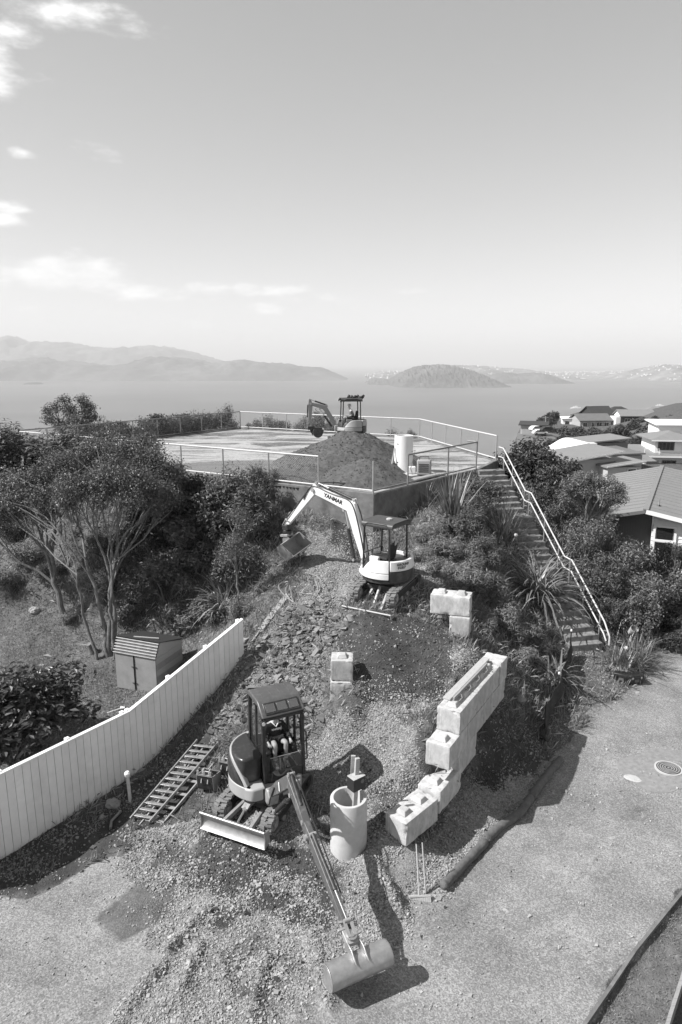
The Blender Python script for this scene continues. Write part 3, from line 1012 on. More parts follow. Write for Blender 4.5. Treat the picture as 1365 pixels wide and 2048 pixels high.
def inset(poly, d):
    out_ = []
    n = len(poly)
    for i in range(n):
        p0 = Vector(poly[i - 1]); p1 = Vector(poly[i]); p2 = Vector(poly[(i + 1) % n])
        a = (p1 - p0).normalized(); b = (p2 - p1).normalized()
        na = Vector((-a.y, a.x)); nb = Vector((-b.y, b.x))
        k = (na + nb) / (1 + na.dot(nb))
        out_.append(tuple(p1 + k * d))
    return out_


mb = MB(Matrix.Translation((0, -36, -5)))
mb.prism(inset(PLAT, 0.16), 4.0, PZ - 0.03, 'xy')
mb.build('slab', 'slab', plat, smooth=0)
PI_ = inset(PLAT, 0.22)
for i in range(len(PLAT)):
    j = (i + 1) % len(PLAT)
    mb = MB(Matrix.Translation((0, -36, -5)))
    mb.prism([PLAT[i], PLAT[j], PI_[j], PI_[i]], 3.2, PZ + (0.03 if i != 1 else 0.0) + 0.004 * i, 'xy')
    mb.build('retaining_wall', 'old_concrete', plat, bevel=0.03)
mb = MB(Matrix.Translation((0, -36, -5)))      # rough footing that shows where the soil has slipped away
for q in [(600, 1046, 0.5), (640, 1052, 0.6), (690, 1062, 0.55), (720, 1066, 0.4)]:
    p = atY(q[0], q[1], 27.4 - (q[0] - 600) * 0.009)
    mb.box(p, (q[2] * 1.6, 0.5, 0.22), (0.1, 0.05, R(-32)))
mb.build('footing', 'concrete', plat, bevel=0.06)

# ---------------------------------------------------------------- chain-link fence round the slab
def mesh_panel_mat():
    m = bpy.data.materials.new('chain_link')
    m.use_nodes = True
    N = NT(m.node_tree)
    o = m.node_tree.nodes['Material Output']
    b = m.node_tree.nodes['Principled BSDF']
    b.inputs['Base Color'].default_value = g(0.42)
    b.inputs['Metallic'].default_value = 0.4
    P = N.n('ShaderNodeTexCoord').outputs['UV']
    s = N.n('ShaderNodeSeparateXYZ', {0: P}).outputs
    u1 = N.math('ABSOLUTE', N.math('SUBTRACT', N.math('FRACT', N.math('MULTIPLY', N.math('ADD', s[0], s[1]), 10.0)), 0.5))
    u2 = N.math('ABSOLUTE', N.math('SUBTRACT', N.math('FRACT', N.math('MULTIPLY', N.math('SUBTRACT', s[0], s[1]), 10.0)), 0.5))
    w = N.math('MAXIMUM', N.math('GREATER_THAN', u1, 0.472), N.math('GREATER_THAN', u2, 0.472))
    t = N.n('ShaderNodeBsdfTransparent')
    mx = N.n('ShaderNodeMixShader', {0: w, 1: t.outputs[0], 2: b.outputs[0]})
    m.node_tree.links.new(mx.outputs[0], o.inputs[0])
    MATS['chain_link'] = m


mesh_panel_mat()


def link_panel(a, b, z0, z1, parent, origin):
    a = Vector(a) - origin; b = Vector(b) - origin
    L = (b - a).length
    me = bpy.data.meshes.new('mesh_panel')
    me.from_pydata([(a.x, a.y, z0), (b.x, b.y, z0), (b.x, b.y, z1), (a.x, a.y, z1)], [], [(0, 1, 2, 3)])
    uv = me.uv_layers.new(name='UVMap')
    for k, c in enumerate([(0, 0), (L, 0), (L, z1 - z0), (0, z1 - z0)]):
        uv.data[k].uv = c
    me.materials.append(MATS['chain_link'])
    o = bpy.data.objects.new('mesh_panel', me)
    COL.objects.link(o); o.parent = parent
    return o


def chain_fence(a, b, nb, label, top=1.3, low=0.14, rail='rail_paint', post='galv', end0=True, end1=True, toprail=True, skip_top=None, r=0.036, bare=False):
    a = Vector((a[0], a[1], PZ)); b = Vector((b[0], b[1], PZ))
    f = thing('chain_link_fence', a, label, 'fence')
    d = b - a
    for k in range(nb + 1):
        if bare and k > 0: continue
        if (k == 0 and not end0) or (k == nb and not end1):
            continue
        if skip_top is not None and k / nb > skip_top + 0.001 and k != nb:
            continue
        q = d * (k / nb)
        m = MB(); m.cyl(q + Vector((0, 0, -0.25)), q + Vector((0, 0, top)), 0.035, n=10)
        m.build('post', post, f)
    if toprail:
        m = MB(); m.tube([Vector((0, 0, top)), d * (1 if skip_top is None else skip_top) + Vector((0, 0, top))], r, 10)
        m.build('top_rail', rail, f)
    m = MB(); m.tube([Vector((0, 0, low)), d + Vector((0, 0, low))], r * 0.9, 10)
    m.build('bottom_rail', rail, f)
    for k in range(0 if bare else nb):
        if skip_top is not None and (k + 1) / nb > skip_top + 0.001:
            break
        p0 = d * (k / nb); p1 = d * ((k + 1) / nb)
        link_panel(p0, p1, low, top, f, Vector((0, 0, 0)))
    return f


EI = inset(PLAT, 0.12)
chain_fence(EI[6], EI[0], 9, 'chain-link fence with pale rails along the slab front above the leaning tree', skip_top=8 / 9, end1=True)
chain_fence(EI[0], EI[1], 5, 'grey pipe rail fence on the dark wall beside the stair head', rail='old_rail', post='old_rail', end0=False, skip_top=None, toprail=False, bare=True)
chain_fence(EI[3], EI[4], 5, 'chain-link fence from the stair head along the seaward right side', end1=False)
chain_fence(EI[4], EI[5], 7, 'long pale chain-link fence behind the small digger facing the open sea', end0=True, end1=False)
chain_fence(EI[5], EI[6], 9, 'dark chain-link fence in front of the hedge on the hilltop', rail='old_rail', post='old_rail', end0=True, end1=False)
# raised rail beside the stair head: the old dark handrail on taller posts
f = thing('pipe_handrail', Vector((*EI[0], PZ)), 'dark pipe handrail on tall posts beside the generator', 'handrail')
o0 = Vector((*EI[0], PZ))
A0 = Vector((2.75, 27.75, PZ)) - o0; A1 = Vector((6.45, 32.3, PZ)) - o0
for k, t in enumerate((0, 0.55, 1.0)):
    q = A0.lerp(A1, t)
    m = MB(); m.cyl(q + Vector((0, 0, -0.2)), q + Vector((0, 0, 1.32)), 0.034, n=10); m.build('post', 'old_rail', f)
m = MB(); m.tube([A0 + Vector((0, 0, 1.32)), A1 + Vector((0, 0, 1.32)), A1 + Vector((-0.35, 0.55, 1.32))], 0.036, 10); m.build('top_rail', 'old_rail', f)
for k in range(2):
    link_panel(A0.lerp(A1, (0, .55)[k]), A0.lerp(A1, (.55, 1)[k]), 0.14, 1.3, f, Vector((0, 0, 0)))

# ---------------------------------------------------------------- stairs
NS = [8, 10, 8]
st = thing('concrete_stairs', STB, 'long flight of weathered concrete steps climbing the bank to the platform', 'stairs')
tot = sum(NS)
LAND = 0.55
hd = Vector((STT.x - STB.x, STT.y - STB.y, 0))
run = hd.length - 2 * LAND
hd.normalize()
sd = Vector((hd.y, -hd.x, 0))            # to the right going up
tread = run / tot; rise = (STT.z - STB.z) / tot
SW = 1.3
pos = 0.0; step_i = 0
rail_pts = []
rz = math.atan2(hd.y, hd.x)
smesh = None
flight_marks = []
for fi, n in enumerate(NS):
    flight_marks.append((pos, step_i * rise))
    for k in range(n):
        step_i += 1
        depth = tread + (LAND if (k == n - 1 and fi < 2) else 0)
        c = hd * (pos + depth / 2 + 0.06)
        m = MB()
        jw = random.uniform(-0.02, 0.02); jr = random.uniform(-0.015, 0.015)
        m.box(c + Vector((0, 0, step_i * rise - 0.2)), (depth + 0.14, SW + jw, 0.4), (random.uniform(-.008, .008), random.uniform(-.008, .008), rz + jr))
        m.build('step', 'step_concrete', st, bevel=0.022)
        pos += depth
    flight_marks.append((pos, step_i * rise))
# handrail on the right-hand side, two rails following the flights
hr = thing('stair_handrail', STB, 'pale double pipe handrail kinked at each landing of the steps', 'handrail')
prof_ = []
p_, z_ = 0.0, 0.0
for fi, n in enumerate(NS):
    L = n * tread
    prof_.append((p_, z_)); p_ += L; z_ += n * rise
    prof_.append((p_ - 0.02, z_))
    if fi < 2: p_ += LAND
def railpts(h, ext):
    out_ = []
    for (a, z) in prof_:
        out_.append(hd * (a + 0.05) + sd * (SW / 2 + 0.02) + Vector((0, 0, z + h)))
    out_.append(out_[-1] + hd * 0.5)
    return out_
tp = railpts(1.0, 0); lp = railpts(0.55, 0)
m = MB(); m.tube([tp[0] - hd * 0.4 + Vector((0, 0, -0.75)), tp[0] - hd * 0.38 + Vector((0, 0, -0.42))] + tp, 0.03, 10); m.build('top_rail', 'rail_paint', hr)
m = MB(); m.tube([lp[0] - hd * 0.2 + Vector((0, 0, -0.22))] + lp, 0.028, 10); m.build('lower_rail', 'rail_paint', hr)
for (a, z) in [(0.35, 0.25), (1.55, 1.35), (tread * 8 + 0.15, 1.65), (3.6, 2.1), (4.9, 3.1), (tread * 18 + 0.75, 3.65), (6.9, 4.3), (8.2, 5.0), (9.2, 5.25)]:
    q = hd * a + sd * (SW / 2 + 0.02)
    # height of the rail here
    zz = np.interp(a, [p[0] for p in prof_] + [p_ + 0.5], [p[1] for p in prof_] + [z_])
    m = MB(); m.cyl(q + Vector((0, 0, zz - 0.25)), q + Vector((0, 0, zz + 1.0)), 0.024, n=8); m.build('post', 'galv', hr)

# ---------------------------------------------------------------- concrete blocks
blk_me = None


def block_mesh(L=1.2, Wd=0.6, H=0.6, lugs=2):
    m = MB()
    m.box((L / 2, 0, H / 2), (L - 0.035, Wd, H - 0.016))
    return m


def lug_mesh():
    m = MB()
    a, b, h = 0.15, 0.095, 0.10
    m.add([(-a, -a, 0), (a, -a, 0), (a, a, 0), (-a, a, 0), (-b, -b, h), (b, -b, h), (b, b, h), (-b, b, h)],
          [(0, 3, 2, 1), (4, 5, 6, 7), (0, 1, 5, 4), (1, 2, 6, 5), (2, 3, 7, 6), (3, 0, 4, 7)])
    return m


def worn_block(L, Wd, H):
    """cast block with slightly uneven faces and chipped edges"""
    from mathutils import noise as mn
    bm = bmesh.new()
    bmesh.ops.create_cube(bm, size=1.0)
    bmesh.ops.scale(bm, vec=(L - .018, Wd, H - .01), verts=bm.verts)
    bmesh.ops.bevel(bm, geom=bm.edges[:], offset=.022, segments=2, affect='EDGES', profile=.6)
    bmesh.ops.subdivide_edges(bm, edges=[e for e in bm.edges if e.calc_length() > .2], cuts=9, use_grid_fill=True)
    off = Vector((random.random() * 50, random.random() * 50, random.random() * 50))
    hx, hy, hz2 = (L - .018) / 2, Wd / 2, (H - .01) / 2
    for v in bm.verts:
        ed = sorted((abs(abs(v.co.x) - hx), abs(abs(v.co.y) - hy), abs(abs(v.co.z) - hz2)))
        v.co += v.normal * .006 * mn.noise(v.co * 5 + off)
        if ed[1] < .03:
            c = mn.noise(v.co * 9 + off)
            if c > .22: v.co -= v.co.normalized() * .05 * min(1, (c - .22) * 2.6)
    bmesh.ops.translate(bm, vec=(L / 2, 0, H / 2), verts=bm.verts)
    bmesh.ops.recalc_face_normals(bm, faces=bm.faces)
    me = bpy.data.meshes.new('concrete_block'); bm.to_mesh(me); bm.free()
    me.polygons.foreach_set('use_smooth', [True] * len(me.polygons))
    me.set_sharp_from_angle(angle=R(28))
    me.materials.append(MATS['block_concrete'])
    o = bpy.data.objects.new('concrete_block', me); COL.objects.link(o)
    return o


def block(p, yaw, label, L=1.2, lugs=(0.3, 0.9), group=None, tilt=0.0, H=0.6, roll=0.0):
    """p: lower front corner on the axis; the block runs along yaw"""
    b = worn_block(L, 0.6, H)
    b.location = p; b.rotation_euler = (roll, tilt, yaw)
    tag(b, label, 'concrete block', group or 'concrete blocks of the stacked wall')
    for x in lugs:
        l = lug_mesh().build('lug', 'block_concrete', b, bevel=0.015)
        l.location = (x, 0, H - 0.006)
    return b


wy = math.atan2(0.86, 0.51)
wd = Vector((math.cos(wy), math.sin(wy), 0)); wn = Vector((math.sin(wy), -math.cos(wy), 0))   # wn: to the sunless right side
TOP = 2.88
p0 = Vector((2.83, 14.8, 0)) - wn * 0.3
lab1 = 'pale concrete block in the top course of the wall, under the plank'
for k, (s0, L) in enumerate([(0, 1.2), (1.2, 1.2), (2.4, 0.6)]):
    block(p0 + wd * s0 + Vector((0, 0, TOP - 0.6 + 0.002 * k)), wy, lab1, L, (0.3, 0.9) if L > 1 else (0.3,))
block(p0 + wd * 3.0 + wn * 0.03 + Vector((0, 0, TOP - 0.58)), wy, 'short concrete block standing proud at the bank end of the top course', 0.6, (), H=0.64)
lab2 = 'concrete block in the middle course of the wall, beside the dark soil'
for k, (s0, L) in enumerate([(-0.62, 1.2), (0.58, 1.2), (1.78, 0.6), (2.38, 1.2)]):
    block(p0 + wd * s0 + Vector((0, 0, TOP - 1.2 + 0.001 * k)), wy, lab2 if k else 'stained concrete block jutting out at the open end of the middle course', L, (0.3,) if k == 0 else ())
lab3 = 'long concrete block of the bottom course curving to the drive'
q3 = Vector((1.44, 13.23, 0))
y3 = math.atan2(0.87, 0.80); d3 = Vector((math.cos(y3), math.sin(y3), 0)); n3 = Vector((math.sin(y3), -math.cos(y3), 0))
block(q3 - n3 * 0.3 + Vector((0, 0, 0.46)), y3, 'lowest concrete block with two square knobs, behind the broom handles', 1.24, (0.3, 0.9))
q4 = q3 - n3 * 0.3 + d3 * 1.265
block(q4 + Vector((0, 0, 0.58)), wy - 0.06, 'concrete block with one knob stepping up from the lowest block', 1.2, (0.32,))
block(q4 + Vector((math.cos(wy - .06), math.sin(wy - .06), 0)) * 1.0 + Vector((0, 0, 1.0)), wy - 0.02, 'mostly buried concrete block under the middle course', 1.2, (), H=.66)
# two stacked blocks below the digger with the open canopy
ay = math.atan2(-0.30, 0.95)
c1 = at(945, 1190, 4.18)
ad = Vector((math.cos(ay), math.sin(ay), 0))
an = Vector((math.sin(ay), -math.cos(ay), 0))
block(Vector((c1.x, c1.y, 0)) - ad * 1.22 + an * 0.0 + Vector((0, 0.0, 3.58)), ay, 'upper of two concrete blocks wedged in the bank beside the canopy digger', 1.2, (0.3, 0.9))
block(Vector((c1.x, c1.y, 0)) - ad * 0.62 + an * 0.1 + Vector((0, 0, 2.97)), ay + 0.02, 'lower of two concrete blocks wedged in the bank, rubble on its top', 0.62, ())
# pillar of blocks half buried in gravel behind the cab
pil = Vector((0.02, 17.45, 0))
yp = R(88)
block(pil + Vector((0, -0.25, 2.5)), yp, 'top concrete block of the pillar half buried in gravel behind the cab', 0.62, (0.3,))
block(pil + Vector((-0.01, -0.3, 1.895)), yp + 0.02, 'lower concrete block of the half buried gravel pillar', 1.2, ())
block(pil + Vector((0.0, -0.42, 1.29)), yp - 0.02, 'gravel-covered concrete block at the pillar foot', 1.2, ())

# plank lying along the top course
m = MB(); m.box((0, 0, 0), (2.75, 0.2, 0.045))
pk = m.build('plank', 'timber', None, bevel=0.006)
pc = p0 + wd * 1.62 - wn * 0.13 + Vector((0, 0, TOP + 0.125))
pk.location = pc; pk.rotation_euler = (0, 0, wy - 0.02)
tag(pk, 'long pale timber plank lying along the top of the concrete blocks', 'plank')
m = MB(); m.box((0, 0, 0), (2.3, 0.05, 0.09))
pk2 = m.build('timber_batten', 'grey_timber', None, bevel=0.005)
pk2.location = p0 + wd * 1.45 + wn * 0.03 + Vector((0, 0, TOP + 0.147)); pk2.rotation_euler = (R(4), 0, wy - 0.02)
tag(pk2, 'narrow timber batten beside the plank on the block wall', 'batten')

# ---------------------------------------------------------------- white board fence
F0 = Vector((-8.6, 12.28, 0)); F1 = Vector((-5.59, 16.42, 0)); F2 = Vector((-2.98, 19.45, 0))
wf = thing('white_fence', F1, 'tall white painted board fence sloping down beside the lawn', 'fence')


def fence_run(a, b, za, zb, n):
    d = b - a; L = d.length; u = d.normalized(); nrm = Vector((u.y, -u.x, 0))
    for k in range(n):
        t0 = k / n; t1 = (k + 1) / n
        z0 = za + (zb - za) * t0; z1 = za + (zb - za) * t1
        q0 = a + d * t0 + u * 0.006 - F1; q1 = a + d * t1 - u * 0.006 - F1
        bz0 = z0 - 2.35; bz1 = z1 - 2.35
        off = nrm * random.uniform(0.0, 0.006)
        m = MB()
        th = nrm * 0.026
        vs = [q0 + off, q1 + off, q1 + off + th, q0 + off + th]
        m.add([v + Vector((0, 0, bz)) for v, bz in zip(vs, (bz0, bz1, bz1, bz0))] + [v + Vector((0, 0, tz)) for v, tz in zip(vs, (z0, z1, z1, z0))],
              [(0, 1, 2, 3), (4, 7, 6, 5), (0, 4, 5, 1), (1, 5, 6, 2), (2, 6, 7, 3), (3, 7, 4, 0)])
        m.build('board', 'fence_white', wf, smooth=0)
    m = MB(); th = nrm * -.004
    vs = [a - F1 + th, b - F1 + th, b - F1 + th * 4, a - F1 + th * 4]
    m.add([v + Vector((0, 0, z)) for v, z in zip(vs, (za - 2.3, zb - 2.3, zb - 2.3, za - 2.3))] + [v + Vector((0, 0, z)) for v, z in zip(vs, (za - .01, zb - .01, zb - .01, za - .01))], [(0, 1, 2, 3), (4, 7, 6, 5), (0, 4, 5, 1), (1, 5, 6, 2), (2, 6, 7, 3), (3, 7, 4, 0)])
    m.build('backing', 'fence_white', wf, smooth=0)
    m = MB(); m.bar(a - F1 + Vector((0, 0, za + 0.03)), b - F1 + Vector((0, 0, zb + 0.03)), 0.11, 0.05, over=0.0)
    m.build('capping', 'fence_white', wf, bevel=0.008)
    for t in (0.0, 0.33, 0.66, 0.97):
        q = a + d * t - F1 - nrm * 0.07
        z0 = za + (zb - za) * t
        m = MB(); m.box(q + Vector((0, 0, z0 - 1.1)), (0.11, 0.11, 2.36), (0, 0, math.atan2(u.y, u.x))); m.build('post', 'fence_white', wf, bevel=0.008)
    for h in (0.45, 1.5):
        m = MB(); m.bar(a - F1 - nrm * 0.03 + Vector((0, 0, za - h)), b - F1 - nrm * 0.03 + Vector((0, 0, zb - h)), 0.05, 0.1); m.build('back_rail', 'fence_white', wf)


fence_run(F0, F1, 2.0, 2.0, 26)
fence_run(F1, F2, 2.0, 3.4, 21)
mat_late = mat('cab_roof', 0.075, 0.4, 0.1, 5, dirt=0.5, dscale=10, dcol=0.14)

# ================================================================ diggers
def ribbon(pts_, hw):
    """outline of a plate that follows a line with a varying half width"""
    P = [Vector((a, b)) for a, b in pts_]
    up = []; dn = []
    for i, p in enumerate(P):
        t = (P[min(i + 1, len(P) - 1)] - P[max(i - 1, 0)]).normalized()
        n = Vector((-t.y, t.x))
        up.append(tuple(p + n * hw[i])); dn.append(tuple(p - n * hw[i]))
    return up + dn[::-1]


def rot_xy(c, s):
    return lambda x, y: (x * c - y * s, x * s + y * c)


def crawler(root, MU, S, blade_z, dusty, blade_mat, long=2.1):
    W_, gauge, r = 0.30 * S, 0.64 * S, 0.235 * S
    half = (long * S) / 2 - r
    zc = r + 0.03 * S
    for sgn in (1, -1):
        y0 = sgn * gauge
        # belt: outer and inner loops
        def loop(rr, n=10):
            o = []
            for k in range(n + 1):
                a = -math.pi / 2 + math.pi * k / n
                o.append((half + rr * math.cos(a), zc + rr * math.sin(a)))
            for k in range(n + 1):
                a = math.pi / 2 + math.pi * k / n
                o.append((-half + rr * math.cos(a), zc + rr * math.sin(a)))
            return o
        lo, li = loop(r), loop(r - 0.035 * S)
        n = len(lo)
        m = MB(MU)
        vs = []
        for yy in (y0 - W_ / 2, y0 + W_ / 2):
            vs += [(x, yy, z) for x, z in lo] + [(x, yy, z) for x, z in li]
        fs = []
        for i in range(n):
            j = (i + 1) % n
            fs += [(i, j, n + j, n + i), (2 * n + j, 2 * n + i, 3 * n + i, 3 * n + j), (j, i, 2 * n + i, 2 * n + j), (n + i, n + j, 3 * n + j, 3 * n + i)]
        m.add(vs, fs)
        # lugs
        per = 4 * half + 2 * math.pi * r
        cnt = int(per / (0.098 * S))
        for k in range(cnt):
            s = per * k / cnt
            if s < 2 * half: x, z, a = -half + s, zc - r, 0
            elif s < 2 * half + math.pi * r:
                q = (s - 2 * half) / r - math.pi / 2; x, z, a = half + r * math.cos(q), zc + r * math.sin(q), q + math.pi / 2
            elif s < 4 * half + math.pi * r: x, z, a = half - (s - 2 * half - math.pi * r), zc + r, math.pi
            else:
                q = (s - 4 * half - math.pi * r) / r + math.pi / 2; x, z, a = -half + r * math.cos(q), zc + r * math.sin(q), q + math.pi / 2
            for side in (-1, 1):
                sh = 0.025 * S if (k % 2) * 2 - 1 == side else -0.01 * S
                dxx, dzz = math.cos(a) * sh, math.sin(a) * sh
                nx_, nz_ = math.sin(a), -math.cos(a)
                m.box((x + dxx + nx_ * 0.016 * S, y0 + side * W_ * 0.26, z + dzz + nz_ * 0.016 * S), (0.052 * S, W_ * 0.46, 0.04 * S), Euler((side * 0.0, -a, side * 0.22)).to_matrix())
        tr = m.build('track', dusty, root, smooth=30)
        for nm, xx, rr in (('sprocket', -half, r - 0.06 * S), ('idler', half, r - 0.06 * S)):
            m = MB(MU); m.cyl((xx, y0 - W_ * .36, zc), (xx, y0 + W_ * .36, zc), rr, n=18); m.cyl((xx, y0 - W_ * .52, zc), (xx, y0 + W_ * .52, zc), rr * .5, n=12)
            m.build(nm, 'dark_steel' if nm == 'sprocket' else 'worn_steel', tr, bevel=0.006)
        m = MB(MU); m.box((0, y0, zc), (2 * half - 0.1, W_ * 0.7, 0.2 * S)); m.build('track_frame', 'paint_dark', tr, bevel=0.02)
        for k in (-0.5, 0, 0.5):
            m = MB(MU); m.cyl((k * half, y0 - W_ * .42, 0.1 * S + .03 * S), (k * half, y0 + W_ * .42, 0.1 * S + .03 * S), 0.07 * S, n=12); m.build('roller', 'worn_steel', tr)
    m = MB(MU); m.box((0, 0, 0.36 * S), (0.95 * S, 2 * gauge - W_ * 0.6, 0.2 * S)); m.box((0.1 * S, 0, 0.3 * S), (0.6 * S, 0.6 * S, 0.26 * S))
    m.build('undercarriage', 'dark_steel', root, bevel=0.03)
    m = MB(MU); m.cyl((0, 0, 0.44 * S), (0, 0, 0.6 * S), 0.36 * S, n=28); m.build('slew_ring', 'dark_steel', root)
    # blade
    bw_ = 0.86 * S
    xb = long * S / 2 + 0.34 * S
    pr = []
    nseg = 10
    for k in range(nseg + 1):
        t = k / nseg
        pr.append((xb + 0.10 * S * (2 * t - 1) ** 2 - 0.02 * t, blade_z + 0.40 * S * t))
    back = [(x - 0.035 * S, z) for x, z in pr][::-1]
    m = MB(MU); m.prism(pr + back, -bw_, bw_)
    bl = m.build('dozer_blade', blade_mat, root, smooth=35)
    m = MB(MU); m.cyl((pr[-1][0] - 0.02, -bw_, pr[-1][1]), (pr[-1][0] - 0.02, bw_, pr[-1][1]), 0.03 * S, n=10); m.build('blade_top_bar', blade_mat, bl)
    for s in (-1, 1):
        m = MB(MU); m.prism([(xb - 0.13 * S, blade_z + 0.05), (xb - 0.13 * S, blade_z + 0.36 * S), (xb + 0.09 * S, blade_z + 0.40 * S), (xb + 0.05, blade_z + 0.2 * S), (xb + 0.09 * S, blade_z)], s * bw_ - 0.01, s * bw_ + 0.012); m.build('side_plate', blade_mat, bl)
        m = MB(MU); m.bar((0.36 * S, s * 0.27 * S, 0.3 * S), (xb - 0.05, s * 0.36 * S, blade_z + 0.18 * S), 0.08 * S, 0.11 * S); m.build('blade_arm', 'worn_steel', bl, bevel=0.01)
    m = MB(MU); m.bar((xb - 0.16 * S, -0.36 * S, blade_z + 0.16 * S), (xb - 0.16 * S, 0.36 * S, blade_z + 0.16 * S), 0.09 * S, 0.09 * S); m.build('cross_bar', 'worn_steel', bl, bevel=0.01)
    m = MB(MU); m.cyl((0.42 * S, 0, 0.42 * S), (0.42 * S + 0.5 * S, 0, blade_z + 0.36 * S), 0.055 * S, n=12); m.build('blade_ram', 'worn_steel', bl)
    m = MB(MU); m.cyl((0.9 * S, 0, blade_z + 0.36 * S), (xb - 0.14 * S, 0, blade_z + 0.22 * S), 0.028 * S, n=10); m.build('ram_rod', 'chrome', bl)
    m = MB(MU); m.box((0.75 * S, 0, blade_z + 0.43 * S), (0.34 * S, 0.17 * S, 0.02), (0, 0.25, 0)); m.build('ram_guard', 'worn_steel', bl, bevel=0.005)


def arc_panel(MH, a0, a1, z0, z1, r, th=0.05, lean=0.0, n=None, taper=None):
    n = n or max(4, int(abs(a1 - a0) / 7))
    vs = []; fs = []
    for k in range(n + 1):
        a = R(a0 + (a1 - a0) * k / n)
        c, s = math.cos(a), math.sin(a)
        zt = z1 if taper is None else taper(k / n)
        for rr, z in ((r, z0), (r - lean, zt), (r - th - lean, zt), (r - th, z0)):
            vs.append((rr * c, rr * s, z))
    for k in range(n):
        for q in range(4):
            q2 = (q + 1) % 4
            fs.append((k * 4 + q, (k + 1) * 4 + q, (k + 1) * 4 + q2, k * 4 + q2))
    fs.append((0, 1, 2, 3)); fs.append((n * 4 + 3, n * 4 + 2, n * 4 + 1, n * 4))
    m = MB(MH); m.add(vs, fs)
    return m


def bucket_parts(root, MH, pin, ang, Wb, rad, m_, yaw_tilt=0.0, sub=True, ears=0.16):
    """pin: (x, z) of the hitch; ang turns the bucket in the boom plane"""
    Mb = MH @ Matrix.Translation((pin[0], pin[2], pin[1])) @ Matrix.Rotation(yaw_tilt, 4, 'X') @ Matrix.Rotation(-ang, 4, 'Y')
    # profile in the local frame: pin at the origin, shell hanging below and in front
    cx, cz = 0.05, -rad * 1.28
    pr = []
    for k in range(15):
        a = R(118 - (118 + 92) * k / 14)
        pr.append((cx + rad * math.cos(a) * 1.02, cz + rad * math.sin(a)))
    pr.append((cx - rad * 0.95, cz - rad * 1.04))
    inn = []
    for (x, z) in pr:
        d = Vector((x - cx, z - cz)); d = d * ((d.length - 0.022) / d.length)
        inn.append((cx + d.x, cz + d.y))
    m = MB(Mb); m.prism(pr + inn[::-1], -Wb / 2, Wb / 2)
    b = m.build('bucket', m_, root, smooth=32)
    for s in (-1, 1):
        m = MB(Mb); m.prism(pr, s * Wb / 2 - 0.011, s * Wb / 2 + 0.011); m.build('bucket_side', m_, b, bevel=0.004, smooth=25)
    m = MB(Mb); m.box((pr[-1][0] + 0.06, 0, pr[-1][1] + 0.004), (0.16, Wb + 0.03, 0.03)); m.build('cutting_edge', 'worn_steel', b, bevel=0.004)
    for s in (-1, 1):
        m = MB(Mb); m.prism([(-0.17, 0.05), (-0.05, 0.10), (0.10, 0.05), (0.36 * rad / .3, cz + rad * 0.70), (0.12, cz + rad * 0.98), (-0.19, cz + rad * 0.82)], s * ears - 0.013, s * ears + 0.013); m.build('bucket_ear', m_, b, bevel=0.006)
    return b


def ram(root, MH, y, a, b, r, frac=0.6, rod=0.5, m_='dark_steel', nm='ram'):
    A = Vector((a[0], y, a[1])); B = Vector((b[0], y, b[1])); C_ = A.lerp(B, frac)
    m = MB(MH); m.cyl(A, C_, r, n=12); m.cyl(C_ - (B - A).normalized() * 0.03, C_ + (B - A).normalized() * 0.015, r * 1.18, n=12)
    o = m.build(nm, m_, root)
    m = MB(MH); m.cyl(C_, B, r * rod, n=10); m.build('ram_rod', 'chrome', o)
    for q in (A, B):
        m = MB(MH); m.cyl(q + Vector((0, -r * 1.6, 0)), q + Vector((0, r * 1.6, 0)), r * 0.9, n=10); m.build('pin', 'worn_steel', o)
    return o


def hoses(root, MH, lines, r=0.012):
    for L in lines:
        # smooth by subdivision
        P = [Vector(p) for p in L]
        for _ in range(2):
            Q = [P[0]]
            for i in range(len(P) - 1):
                Q += [P[i].lerp(P[i + 1], .25), P[i].lerp(P[i + 1], .75)]
            Q.append(P[-1]); P = Q
        m = MB(MH); m.tube(P, r, 6); m.build('hydraulic_hose', 'hose', root)


